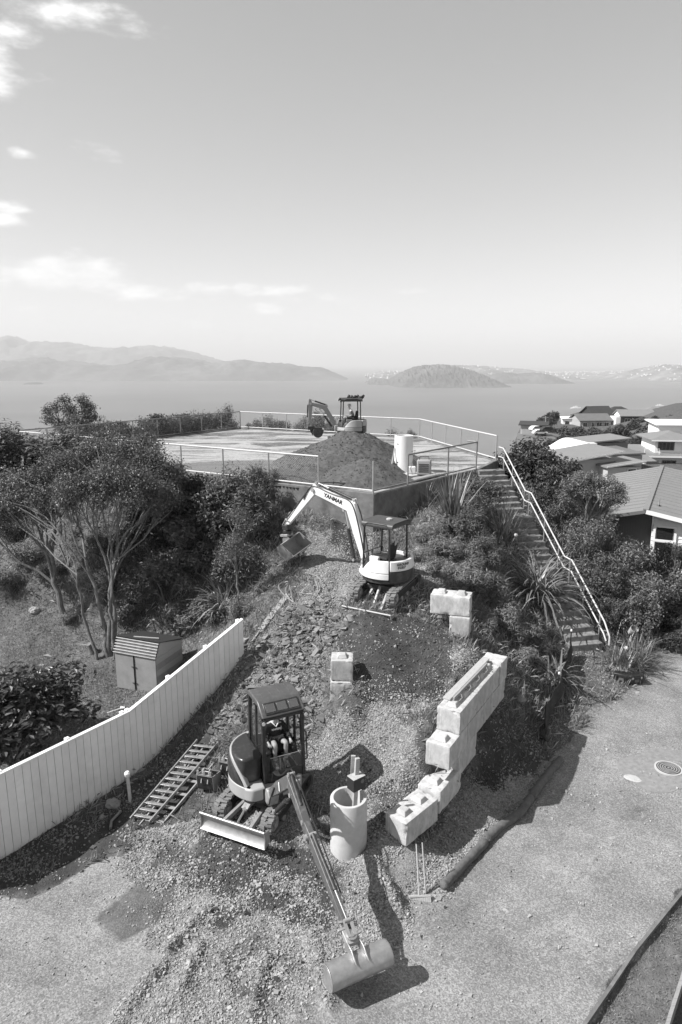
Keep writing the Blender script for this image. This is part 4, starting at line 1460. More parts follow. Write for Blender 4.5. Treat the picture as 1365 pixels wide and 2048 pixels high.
def boom_arm(root, MH, y, S, foot, bend, tip, send, cols, hw=(0.10, 0.15, 0.085), text=None, thick=0.085, cyl_foot=None):
    """boom from foot over bend to tip, stick from tip to send; all (x, z) in the house frame"""
    bp = [foot, (foot[0] * .5 + bend[0] * .5 - .02, foot[1] * .5 + bend[1] * .5), bend, (bend[0] * .5 + tip[0] * .5, bend[1] * .5 + tip[1] * .5 + .02), tip]
    h0, h1, h2 = [h * S for h in hw]
    m = MB(MH); m.prism(ribbon(bp, [h0 * .8, (h0 + h1) / 2 * 1.05, h1, (h1 + h2) / 2, h2]), y - thick * S, y + thick * S)
    b = m.build('boom', cols[0], root, bevel=0.012, smooth=30)
    for q, r in ((foot, 0.07), (tip, 0.065)):
        m = MB(MH); m.cyl((q[0], y - (thick + .05) * S, q[1]), (q[0], y + (thick + .05) * S, q[1]), r * S, n=14); m.build('pivot_pin', 'worn_steel', b)
    # stick
    d = (Vector(send) - Vector(tip)).normalized()
    back = (tip[0] - d.x * 0.28 * S, tip[1] - d.y * 0.28 * S)
    nrm = Vector((-d.y, d.x))
    top = (back[0] + nrm.x * 0.08 * S, back[1] + nrm.y * 0.08 * S)
    m = MB(MH); m.prism(ribbon([top, tip, ((tip[0] + send[0]) / 2, (tip[1] + send[1]) / 2), send], [0.055 * S, 0.135 * S, 0.10 * S, 0.06 * S]), y - thick * .8 * S, y + thick * .8 * S)
    s = m.build('stick', cols[1], root, bevel=0.012, smooth=30)
    for q in (top, send):
        m = MB(MH); m.cyl((q[0], y - 0.1 * S, q[1]), (q[0], y + 0.1 * S, q[1]), 0.05 * S, n=12); m.build('pivot_pin', 'worn_steel', s)
    # rams: under the boom, over the boom to the stick, over the stick to the bucket link
    cf = cyl_foot or (foot[0] + 0.28 * S, foot[1] - 0.28 * S)
    t1 = (Vector(tip) - Vector(bend)).normalized()
    n1_ = Vector((-t1.y, t1.x))
    if n1_.y < 0: n1_ = -n1_
    under = (bend[0] - n1_.x * h1 * 1.0 + t1.x * .24, bend[1] - n1_.y * h1 * 1.0 + t1.y * .24)
    ram(root, MH, y, cf, under, 0.055 * S, 0.62, 0.55, nm='boom_ram')
    over = (bend[0] + n1_.x * h1 * 1.25 - t1.x * 0.05, bend[1] + n1_.y * h1 * 1.25 - t1.y * 0.05)
    m = MB(MH)
    for sg in (-1, 1):
        m.prism([(over[0] - .09 * S, over[1] - .12 * S), (over[0] + .1 * S, over[1] - .10 * S), (over[0] + .04 * S, over[1] + .045 * S), (over[0] - .04 * S, over[1] + .045 * S)], y + sg * .05 * S - .012, y + sg * .05 * S + .012)
    m.build('ram_bracket', cols[0], b, bevel=0.005)
    ram(root, MH, y, over, top, 0.048 * S, 0.66, 0.55, nm='stick_ram')
    sb = (tip[0] + nrm.x * 0.17 * S * (1 if nrm.x > 0 else -1) , tip[1] + abs(nrm.y) * 0.17 * S)
    s0 = Vector(tip) + nrm * 0.17 * S * (1 if nrm.y > 0 else -1) + d * 0.05
    s1 = Vector(send) + nrm * 0.16 * S * (1 if nrm.y > 0 else -1) - d * 0.12
    ram(root, MH, y, tuple(s0), tuple(s1), 0.042 * S, 0.66, 0.55, nm='bucket_ram')
    for sg in (-1, 1):
        m = MB(MH); m.bar((s1.x, y + sg * .09 * S, s1.y), (send[0] - d.x * .2 * S, y + sg * .09 * S, send[1] - d.y * .2 * S), 0.018, 0.05 * S, up=(0, 1, 0)); m.build('bucket_link', 'worn_steel', s)
        e2 = Vector(send) + nrm * 0.12 * S * (1 if nrm.y > 0 else -1) + d * 0.14
        m = MB(MH); m.bar((s1.x, y + sg * .06 * S, s1.y), (e2.x, y + sg * .06 * S, e2.y), 0.02, 0.06 * S, up=(0, 1, 0)); m.build('bucket_link', 'worn_steel', s)
    return b, s


def lamp(MH, p, root, s=0.055):
    m = MB(MH); m.box(p, (s * 1.2, s * 2, s * 1.7)); o = m.build('work_lamp', 'black_plastic', root, bevel=0.012)
    m = MB(MH); m.cyl((p[0] + s * .6, p[1], p[2]), (p[0] + s * .72, p[1], p[2]), s * .75, n=14); m.build('lens', 'lamp_lens', o)


# ---------------------------------------------------------------- people
def skin_obj(name, verts, edges, m, parent, sub=2):
    me = bpy.data.meshes.new(name)
    me.from_pydata([v[0] for v in verts], edges, [])
    o = bpy.data.objects.new(name, me)
    COL.objects.link(o)
    if parent is not None: o.parent = parent
    sk = o.modifiers.new('skin', 'SKIN')
    sk.branch_smoothing = 0.6
    sk.use_smooth_shade = True
    if not len(me.skin_vertices):
        pass
    d = me.skin_vertices[0].data
    for i, v in enumerate(verts):
        r = v[1]
        d[i].radius = (r, r) if not hasattr(r, '__len__') else r
        d[i].use_root = (i == 0)
    ss = o.modifiers.new('smooth', 'SUBSURF'); ss.levels = sub; ss.render_levels = sub
    me.materials.append(MATS[m])
    return o


def person(loc, yaw, label, J, top, legs, headgear, text=None, long_legs=False, sleeves=True):
    """J: joints in the body frame (x forward, y left, z up; origin at the seat)"""
    M4 = Matrix.Translation(loc) @ Matrix.Rotation(yaw, 4, 'Z')
    root = thing('person', loc, label, 'person')
    root.rotation_euler = (0, 0, yaw)
    V_ = []; E_ = []

    def v(p, r):
        V_.append((p, r)); return len(V_) - 1
    pel = v(J['pelvis'], .12)
    sp = v(J['spine'], .115); ch = v(J['chest'], .13); nk = v(J['neck'], .055); hb = v(J['jaw'], .07)
    h1 = v(J['head'], .092); h2 = v(tuple(Vector(J['head']) + Vector((0, 0, .09))), .07)
    E_ += [(pel, sp), (sp, ch), (ch, nk), (nk, hb), (hb, h1), (h1, h2)]
    nose = v(tuple(Vector(J['head']) + Vector((.105, 0, -.01))), .014); E_.append((h1, nose))
    for s in ('l', 'r'):
        sg = 1 if s == 'l' else -1
        a = v(J['sh' + s], .062); b = v(J['el' + s], .043); w = v(J['wr' + s], .027)
        E_ += [(ch, a), (a, b), (b, w)]
        fd = (Vector(J['wr' + s]) - Vector(J['el' + s])).normalized()
        pc_ = Vector(J['wr' + s]) + fd * .055
        pm = v(tuple(pc_), (.036, .02)); E_.append((w, pm))
        side = Vector((0, 0, 1)).cross(fd).normalized()
        for k in range(4):
            o0_ = pc_ + fd * .035 + side * (.027 - .018 * k)
            o1_ = o0_ + fd * (.024 if k in (1, 2) else .02) + Vector((0, 0, -.02))
            o2_ = o1_ + fd * .004 + Vector((0, 0, -.028))
            q0 = v(tuple(o0_), .0085); q1 = v(tuple(o1_), .008); q2 = v(tuple(o2_), .0075)
            E_ += [(pm, q0), (q0, q1), (q1, q2)]
        t0 = v(tuple(pc_ - fd * .01 - side * sg * -.035 + Vector((0, 0, -.01))), .011); t1 = v(tuple(pc_ + fd * .025 - side * sg * -.045 + Vector((0, 0, -.03))), .009)
        E_ += [(pm, t0), (t0, t1)]
        hp = v(J['hp' + s], .10); kn = v(J['kn' + s], .062); cf = v(tuple(Vector(J['kn' + s]).lerp(Vector(J['an' + s]), .35) + Vector((-.015, 0, 0))), .058); an_ = v(J['an' + s], .038)
        E_ += [(pel, hp), (hp, kn), (kn, cf), (cf, an_)]
        fo = v(tuple(Vector(J['an' + s]) + Vector((.12, 0, -.06))), .035); E_.append((an_, fo))
    skin_obj('body', V_, E_, 'skin', root)
    # top
    V_ = []; E_ = []
    pel = v(J['pelvis'], (.165, .15)); sp = v(J['spine'], (.16, .14)); ch = v(J['chest'], (.165, .145)); nk = v(tuple(Vector(J['chest']).lerp(Vector(J['neck']), .75)), .075)
    E_ += [(pel, sp), (sp, ch), (ch, nk)]
    for s in ('l', 'r'):
        a = v(J['sh' + s], .085); E_.append((ch, a))
        el_ = Vector(J['el' + s]); wr = Vector(J['wr' + s])
        b = v(tuple(el_), .063); E_.append((a, b))
        c_ = v(tuple(el_.lerp(wr, .88 if sleeves else .15)), .045); E_.append((b, c_))
    skin_obj('top', V_, E_, top, root)
    V_ = []; E_ = []
    pel = v(J['pelvis'], .17)
    for s in ('l', 'r'):
        hp = v(J['hp' + s], .125); E_.append((pel, hp))
        kn = v(tuple(Vector(J['hp' + s]).lerp(Vector(J['kn' + s]), .72 if not long_legs else 1.0)), .088); E_.append((hp, kn))
        if long_legs:
            an_ = v(tuple(Vector(J['kn' + s]).lerp(Vector(J['an' + s]), .92)), .06); E_.append((kn, an_))
    skin_obj('trousers' if long_legs else 'shorts', V_, E_, legs, root)
    for s in ('l', 'r'):
        A = Vector(J['an' + s]); K = Vector(J['kn' + s])
        if not long_legs:
            m = MB(); m.tube([A.lerp(K, .28), A.lerp(K, .2), A.lerp(K, .1), A], [.048, .053, .047, .046], 12); m.build('sock', 'sock', root)
        m = MB()
        prof2 = [(-.09, 0), (.19, 0), (.20, .03), (.15, .065), (.06, .09), (.05, .17), (-.07, .17), (-.09, .08)]
        m.M = Matrix.Translation(A + Vector((0, 0, -.10)))
        m.prism(prof2, -.048, .048); m.build('boot', 'boot', root, bevel=0.02)
    Hd = Vector(J['head'])
    if headgear == 'cap':
        m = MB(); m.lathe([(.106, 0), (.108, .03), (.1, .075), (.07, .115), (.02, .13)], 18, tuple(Hd + Vector((-.005, 0, .02))))
        m.prism([(.08, -.08), (.17, -.07), (.2, 0), (.17, .07), (.08, .08)], Hd.z + .025, Hd.z + .04, 'xy'); m.build('cap', 'cap', root)
    else:
        m = MB(); m.lathe([(.098, -.02), (.106, .03), (.1, .075), (.07, .115), (.02, .125)], 18, tuple(Hd + Vector((-.014, 0, .01)))); m.build('hair', 'hair', root)
    m = MB()
    for sg in (-1, 1):
        m.lathe([(.004, -.011), (.011, -.005), (.011, .005), (.004, .011)], 8, tuple(Hd + Vector((.083, sg * .033, .02))))
    m.build('eyes', 'hair', root)
    m = MB(); m.box(Hd + Vector((.086, 0, -.055)), (.012, .045, .01)); m.build('mouth', 'boot', root, bevel=.003)
    return root


SEAT = dict(pelvis=(0, 0, .11), spine=(-.03, 0, .3), chest=(-.01, 0, .47), neck=(.03, 0, .6), jaw=(.06, 0, .665), head=(.065, 0, .755),
            shl=(-.01, .2, .49), shr=(-.01, -.2, .49), ell=(.06, .30, .26), elr=(.06, -.30, .26), wrl=(.29, .27, .25), wrr=(.29, -.27, .25),
            hpl=(.02, .1, .09), hpr=(.02, -.1, .09), knl=(.44, .15, .15), knr=(.44, -.15, .15), anl=(.56, .15, -.27), anr=(.56, -.15, -.27))


# ---------------------------------------------------------------- 1: digger with closed cab, in front
def digger_cab():
    G1 = Vector((-1.85, 14.85, 0)); G1.z = 0.42
    root = thing('excavator', G1, 'dark grey mini excavator with enclosed cab working at the foot of the gravel slope', 'excavator', 'mini excavators on the site')
    yawU = math.atan2(-0.91, -0.42)
    MU = Matrix.Rotation(yawU, 4, 'Z') @ Matrix.Rotation(R(2.5), 4, 'Y')
    crawler(root, MU, 1.0, 0.12, 'track_dust', 'steel')
    yaw = math.atan2(-0.90, 0.44)
    MH = Matrix.Rotation(yaw, 4, 'Z')
    # turntable body
    m = MB(MH); m.cyl((0, 0, .56), (0, 0, .66), .78, n=36); m.build('turntable', 'dark_steel', root)
    m = arc_panel(MH, 48, 318, .64, .96, .88, .12, 0.0, 40); lo = m.build('lower_cowl', 'paint_light', root, bevel=.02)
    m = MB(MH); m.lathe([(.80, .66), (.80, .93)], 36); m.build('body_core', 'dark_steel', root)
    m = MB(MH); m.prism([(.40, .02), (.78, .08), (.78, .62), (.55, .74), (.3, .7)], .64, .94, 'xy'); m.build('front_step', 'paint_light', root, bevel=.03)
    m = MB(MH); m.prism([(.30, -.20), (.74, -.24), (.72, -.55), (.60, -.68), (.3, -.75)], .64, .96, 'xy'); m.build('front_box', 'paint_light', root, bevel=.04)
    text_mesh('model_mark', 'ViO35', .07, 'decal_dark', lo, MH @ Matrix.Translation((.783, .45, .84)) @ Matrix.Rotation(R(90), 4, 'Z') @ Matrix.Rotation(R(90), 4, 'X'), bold=.002) if False else None
    # tall engine hood on the right-hand side, a dark glossy panel framed in light paint
    n = 16
    hoodp = []
    for k in range(n + 1):
        a = R(-50 - 130 * k / n)
        hoodp.append((.86 * math.cos(a), .86 * math.sin(a)))
    prof_h = lambda t: .98 + .60 * math.sin(min(1, t * 2.2) * math.pi / 2) ** .8
    m = arc_panel(MH, -48, -178, .965, 1.6, .87, .10, .05, 26, taper=lambda t: prof_h(t)); m.build('hood_surround', 'paint_light', root, bevel=.02)
    vs = []; fs = []
    rings = []
    for j, (rr, zz) in enumerate([(.875, .0), (.878, .3), (.872, .62), (.80, .78), (.55, .84)]):
        row = []
        for k in range(n + 1):
            t = k / n
            a = R(-54 - 118 * t)
            top = prof_h(t) - .965
            z = .985 + top * zz / .84 * .97
            row.append((rr * math.cos(a), rr * math.sin(a), z))
        rings.append(row)
    for row in rings: vs += row
    for j in range(len(rings) - 1):
        for k in range(n):
            fs.append((j * (n + 1) + k, j * (n + 1) + k + 1, (j + 1) * (n + 1) + k + 1, (j + 1) * (n + 1) + k))
    m = MB(MH); m.add([(x * 1.004, y * 1.004, z) for x, y, z in vs], fs); m.build('hood_panel', 'paint_dark', root, smooth=60)
    m = MB(MH); m.prism([(-.62, -.19), (.34, -.19), (.42, -.30)] + [(.80 * math.cos(R(-58 - 110 * k / 10)), .80 * math.sin(R(-58 - 110 * k / 10))) for k in range(11)], .94, 1.60, 'xy'); m.build('hood_top', 'paint_dark', root, bevel=.10, seg=4)
    m = arc_panel(MH, 140, 232, .96, 1.45, .87, .12, .04, 14); m.build('counterweight_cover', 'paint_light', root, bevel=.03)
    # cab
    x0, x1, y0, y1, zf, zr = -.50, .54, -.17, .80, .90, 2.86
    cabp = MB(MH)
    floor = MB(MH); floor.box(((x0 + x1) / 2, (y0 + y1) / 2, zf + .02), (x1 - x0, y1 - y0, .06)); cab = floor.build('cab', 'cab_dark', root, bevel=.01)
    def pillar(p, q, w=.075, nm='pillar'):
        m = MB(MH); m.bar(p, q, w, w, up=(1, 0, 0)); return m.build(nm, 'cab_dark', cab, bevel=.015)
    for yy in (y0, y1):
        pillar((x1 - .02, yy, zf), (x1 - .10, yy, zr - .2), .085)
        pillar((x0, yy, zf), (x0 + .03, yy, zr - .06), .09)
        pillar((-.02, yy, zf), (-.02, yy, zr - .06), .06)
        m = MB(MH); m.box((-.25, yy, zf + .33), (.46, .03, .62)); m.build('side_panel', 'cab_dark', cab, bevel=.01)
        m = MB(MH); m.box((.26, yy, zf + .2), (.52, .03, .4)); m.build('side_panel', 'cab_dark', cab, bevel=.01)
        m = MB(MH); m.box((-.25, yy, 2.0), (.42, .008, .9)); m.build('side_glass', 'cab_glass', cab)
        m = MB(MH); m.box((.24, yy, 1.9), (.42, .008, 1.1)); m.build('side_glass', 'cab_glass', cab)
    m = MB(MH); m.box((x0 + .01, (y0 + y1) / 2, zf + .36), (.03, y1 - y0 - .1, .7)); m.build('rear_panel', 'cab_dark', cab)
    m = MB(MH); m.box((x0 + .02, (y0 + y1) / 2, 1.95), (.008, y1 - y0 - .1, .75)); m.build('rear_glass', 'cab_glass', cab)
    m = MB(MH); m.box((x1 - .01, (y0 + y1) / 2, zf + .13), (.05, y1 - y0 - .09, .26)); m.build('front_panel', 'cab_dark', cab, bevel=.015)
    # curved lower front pane in a dark rim
    m = MB(MH); m.box((x1 - .02, (y0 + y1) / 2 + .04, zf + .44), (.008, y1 - y0 - .22, .36), (0, R(-2), 0)); m.build('lower_pane', 'cab_glass', cab)
    m = MB(MH); m.cyl((x1 - .025, y0 + .08, zf + .62), (x1 - .025, y1 - .06, zf + .62), .009, n=6); m.build('pane_edge', 'worn_steel', cab)
    m = MB(MH); m.box((x1 - .02, y0 + .07, zf + .46), (.03, .12, .42)); m.build('front_panel', 'cab_dark', cab, bevel=.01)
    # roof: crown with a sloping visor in front
    yc = (y0 + y1) / 2
    m = MB(MH)
    m.prism([(x0 - .02, zr - .12), (x1 - .34, zr - .12), (x1 - .02, zr - .30), (x1 + .03, zr - .26), (x1 - .30, zr - .01), (x1 - .40, zr + .02), (x0 + .06, zr + .02), (x0 - .03, zr - .05)], y0 - .05, y1 + .05)
    roof = m.build('roof', 'cab_roof', cab, bevel=.045, seg=3)
    for k in range(4):
        yy = y0 + .14 + k * (y1 - y0 - .28) / 3
        m = MB(MH); m.box((-.18, yy, zr + .02), (.44, .018, .014)); m.build('roof_rib', 'cab_roof', roof, bevel=.006)
    vdir = Vector((.33, 0, -.25)).normalized()
    vrot = Matrix.Rotation(math.atan2(.25, .33), 4, 'Y')
    cvz = Vector((x1 - .135, yc, zr - .125))
    m = MB(MH); m.box(cvz + Vector((.004, 0, .006)), (.30, y1 - y0 - .1, .02), vrot); m.build('visor_frame', 'cab_dark', roof, bevel=.01)
    for k in (-1, 0, 1):
        m = MB(MH); m.box(cvz + Vector((.012, k * .285, .018)), (.21, .235, .012), vrot); m.build('visor_pane', 'visor_glass', roof, bevel=.02)
    m = MB(MH); m.box((x1 - .03, yc, zr - .33), (.06, y1 - y0 + .02, .07)); m.build('front_header', 'cab_dark', cab, bevel=.015)
    for yy in (y0 - .04, y1 + .04):
        lamp(MH, (x1 + .04, yy, zr - .36), cab, .06)
    # mirror on the right, grab bars on the left door
    m = MB(MH); m.tube([(x1 - .05, y0 - .02, 1.95), (x1 - .05, y0 - .18, 1.93), (x1 - .05, y0 - .2, 1.8)], .011, 8); mr = m.build('mirror_arm', 'hose', cab)
    m = MB(MH); m.box((x1 - .05, y0 - .2, 1.72), (.04, .17, .27)); m.build('mirror', 'black_plastic', mr, bevel=.015)
    m = MB(MH); m.tube([(x1 - .1, y1 + .04, 2.0), (x1 - .08, y1 + .10, 1.95), (x1 - .02, y1 + .10, 1.3), (x1 - .04, y1 + .04, 1.25)], .016, 8); m.build('grab_bar', 'cab_dark', cab)
    m = MB(MH); m.tube([(.1, y1 + .03, 2.2), (.1, y1 + .09, 2.1), (.14, y1 + .09, 1.5), (.14, y1 + .03, 1.45)], .014, 8); m.build('grab_bar', 'cab_dark', cab)
    # inside
    m = MB(MH); m.box((-.12, yc, 1.43), (.44, .48, .14)); m.box((-.36, yc, 1.80), (.12, .46, .66), (0, R(-8), 0)); m.build('seat', 'seat', cab, bevel=.05)
    for sg in (-1, 1):
        m = MB(MH); m.box((.16, yc + sg * .33, 1.50), (.40, .14, .16)); m.build('armrest_console', 'black_plastic', cab, bevel=.03)
        m = MB(MH); m.tube([(.30, yc + sg * .27, 1.50), (.32, yc + sg * .27, 1.68)], [.012, .022], 8); m.build('joystick', 'black_plastic', cab)
        m = MB(MH); m.tube([(.44, yc + sg * .06, .98), (.40, yc + sg * .06, 1.28), (.38, yc + sg * .06, 1.42)], .013, 8); m.build('travel_lever', 'worn_steel', cab)
    m = MB(MH); m.box((.375, yc, 1.43), (.03, .3, .025)); m.build('lever_bar', 'hose', cab)
    # boom, to the right of the cab
    by = -.14
    b, s = boom_arm(root, MH, by, 1.0, (.86, .86), (2.05, 1.90), (3.10, 1.28), (4.80, .50), ('boom_grey', 'boom_grey'), hw=(.11, .145, .085), thick=.082)
    m = MB(MH); m.prism([(.70, .60), (.95, .60), (1.02, .85), (.92, 1.0), (.78, .98), (.72, .8)], by - .13, by + .13); m.build('swing_post', 'worn_steel', root, bevel=.03)
    m = MB(MH); m.box((1.62, by - .10, 1.52), (.05, .006, .2), (0, R(-10), 0)); m.build('stripe_mark', 'decal_white', b)
    hoses(root, MH, [[(.62, by + .1 + .035 * k, 1.0), (.70, by + .1 + .035 * k, 1.32), (.95, by + .06 + .03 * k, 1.36), (1.4, by + .05, 1.62), (1.95, by + .05 - .03 * k, 2.1)] for k in range(4)], .016)
    hoses(root, MH, [[(1.95, by + .06, 2.1), (2.3, by + .08, 2.05), (2.8, by + .1, 1.66), (3.2, by + .11, 1.42), (4.3, by + .1, .86)], [(.8, by - .1, .75), (1.0, by - .14, .62), (1.05, by - .1, .9), (1.3, by - .1, 1.3)]], .015)
    # tilting hitch and wide bucket
    hx, hzz = 4.82, .46
    m = MB(MH); m.box((hx + .06, by, hzz + .0), (.30, .26, .12), (0, R(20), 0)); m.box((hx - .05, by, hzz + .09), (.05, .40, .05)); th = m.build('tilt_hitch', 'worn_steel', root, bevel=.012)
    m = MB(MH); m.cyl((hx + .10, by, hzz + .02), (hx + .125, by, hzz + .10), .10, n=22); m.cyl((hx + .124, by, hzz + .098), (hx + .13, by, hzz + .115), .055, n=18); m.build('tilt_disc', 'steel', th, bevel=.004)
    bucket_parts(root, MH, (hx + .26, hzz - .06, by), R(12), 1.2, .23, 'steel', yaw_tilt=0.0, ears=.12)
    J = dict(SEAT)
    J.update(knl=(.42, .14, .17), knr=(.42, -.14, .17), anl=(.40, .14, -.29), anr=(.40, -.14, -.29), wrl=(.33, .27, .20), wrr=(.33, -.27, .20))
    seatp = MH @ Vector((-.13, yc, 1.52))
    p = person(G1 + seatp, yaw, 'person in dark hoodie and shorts sitting in the closed cab holding both joysticks', J, 'hoodie', 'shorts', 'hair')
    text_mesh('chest_print', 'RINGERS', .062, 'decal_white', p, Matrix.Translation((.158, 0, .42)) @ Matrix.Rotation(R(-6), 4, 'Y') @ Matrix.Rotation(R(90), 4, 'Z') @ Matrix.Rotation(R(90), 4, 'X'), bold=.0015)
    m = MB(); m.tube([(.04, .085, .585), (.10, .06, .55), (.135, 0, .475), (.10, -.06, .55), (.04, -.085, .585)], .014, 8); m.build('collar', 'decal_white', p)
    return root


digger_cab()


# ---------------------------------------------------------------- 2 and 3: diggers under a canopy
def canopy_house(root, MH, S, white, roofm, facing_text):
    m = MB(MH); m.cyl((0, 0, .56 * S), (0, 0, .68 * S), .80 * S, n=36); m.build('turntable', 'dark_steel', root)
    m = MB(MH); m.lathe([(.80 * S, .66 * S), (.80 * S, 1.0 * S), (.72 * S, 1.16 * S)], 36); m.build('body_core', 'dark_steel', root)
    lo = arc_panel(MH, 18, 126, .70 * S, .90 * S, .87 * S, .1 * S).build('lower_cowl', white, root, bevel=.02)
    le = arc_panel(MH, 58, 126, .91 * S, 1.28 * S, .875 * S, .1 * S, .06 * S, 16, taper=lambda t: (.95 + .35 * math.sin(min(1, t * 1.9 + .05) * math.pi / 2)) * S).build('side_cover', white, root, bevel=.02)
    re = arc_panel(MH, 128.5, 232, .98 * S, 1.30 * S, .88 * S, .1 * S, .03 * S).build('rear_cover', white, root, bevel=.02)
    arc_panel(MH, 128.5, 232, .62 * S, .965 * S, .86 * S, .1 * S).build('counterweight', 'paint_dark', root, bevel=.02)
    arc_panel(MH, 233.5, 335, .70 * S, 1.26 * S, .875 * S, .1 * S, .05 * S).build('side_cover', white, root, bevel=.02)
    m = MB(MH); m.prism([(.35 * S, -.55 * S), (.76 * S, -.3 * S), (.76 * S, .5 * S), (.5 * S, .74 * S), (.2 * S, .7 * S)], .70 * S, .84 * S, 'xy'); m.build('floor_plate', white, root, bevel=.03)
    m = MB(MH); m.box((-.02 * S, .12 * S, 1.12 * S), (.5 * S, .56 * S, .16 * S)); m.build('seat_base', 'dark_steel', root, bevel=.03)
    m = MB(MH); m.box((0, .12 * S, 1.24 * S), (.46 * S, .48 * S, .12 * S)); m.box((-.26 * S, .12 * S, 1.50 * S), (.11 * S, .46 * S, .56 * S), (0, R(-10), 0)); m.build('seat', 'seat', root, bevel=.05)
    # canopy frame: two hoops and a roof sheet
    zt = 2.48 * S
    xa, xb = .52 * S, -.42 * S
    yl, yr = .56 * S, -.50 * S
    for yy in (yl, yr):
        base_f = .80 * S
        m = MB(MH)
        pts_ = [(xa + .04, yy, base_f), (xa, yy, zt - .22 * S), (xa - .05 * S, yy, zt - .10 * S), (xa - .16 * S, yy, zt - .05 * S), (xb + .16 * S, yy, zt - .05 * S), (xb + .05 * S, yy, zt - .1 * S), (xb, yy, zt - .22 * S), (xb - .02, yy, 1.2 * S)]
        m.tube(pts_, .032 * S, 10); m.build('canopy_frame', 'black_plastic', root)
    w2 = (yl - yr) / 2 + .03; yc = (yl + yr) / 2
    rx0, rx1 = xb - .12 * S, xa + .10 * S
    prof_ = []
    for k in range(13):
        a = math.pi * k / 12
        ca, sa = math.cos(a), math.sin(a)
        prof_.append((yc + w2 * (abs(ca) ** .35) * (1 if ca >= 0 else -1), zt - .14 * S + .15 * S * (sa ** .6)))
    inner = [(yc + (y - yc) * .97, z - .03 * S) for y, z in prof_][::-1]
    m = MB(MH); m.prism(prof_ + inner, rx0, rx1, 'yz')
    rf = m.build('canopy_roof', roofm, root, smooth=50)
    m = MB(MH); m.prism(prof_, rx0 + .0, rx0 + .012, 'yz'); m.build('roof_end', roofm, rf)
    # levers and console
    for sg in (-1, 1):
        m = MB(MH); m.box((.18 * S, (.12 + sg * .34) * S, 1.16 * S), (.34 * S, .14 * S, .34 * S)); m.build('control_console', white if sg > 0 else 'dark_steel', root, bevel=.03)
        m = MB(MH); m.tube([(.28 * S, (.12 + sg * .32) * S, 1.3 * S), (.3 * S, (.12 + sg * .3) * S, 1.52 * S)], [.012, .022], 8); m.build('joystick', 'black_plastic', root)
        m = MB(MH); m.tube([(.55 * S, (.12 + sg * .07) * S, .85 * S), (.5 * S, (.12 + sg * .07) * S, 1.4 * S)], .014, 8); m.build('travel_lever', 'worn_steel', root)
    m = MB(MH); m.tube([(xa, yl, 1.42 * S), (xa, yr, 1.42 * S)], .016 * S, 8); m.build('front_bar', 'black_plastic', root)
    m = MB(MH); m.prism([(.66 * S, -.14 * S), (.96 * S, -.14 * S), (.96 * S, .14 * S), (.66 * S, .14 * S)], .64 * S, .98 * S, 'xy'); m.build('swing_post', 'worn_steel', root, bevel=.03)
    return rf, re, le, zt, yc


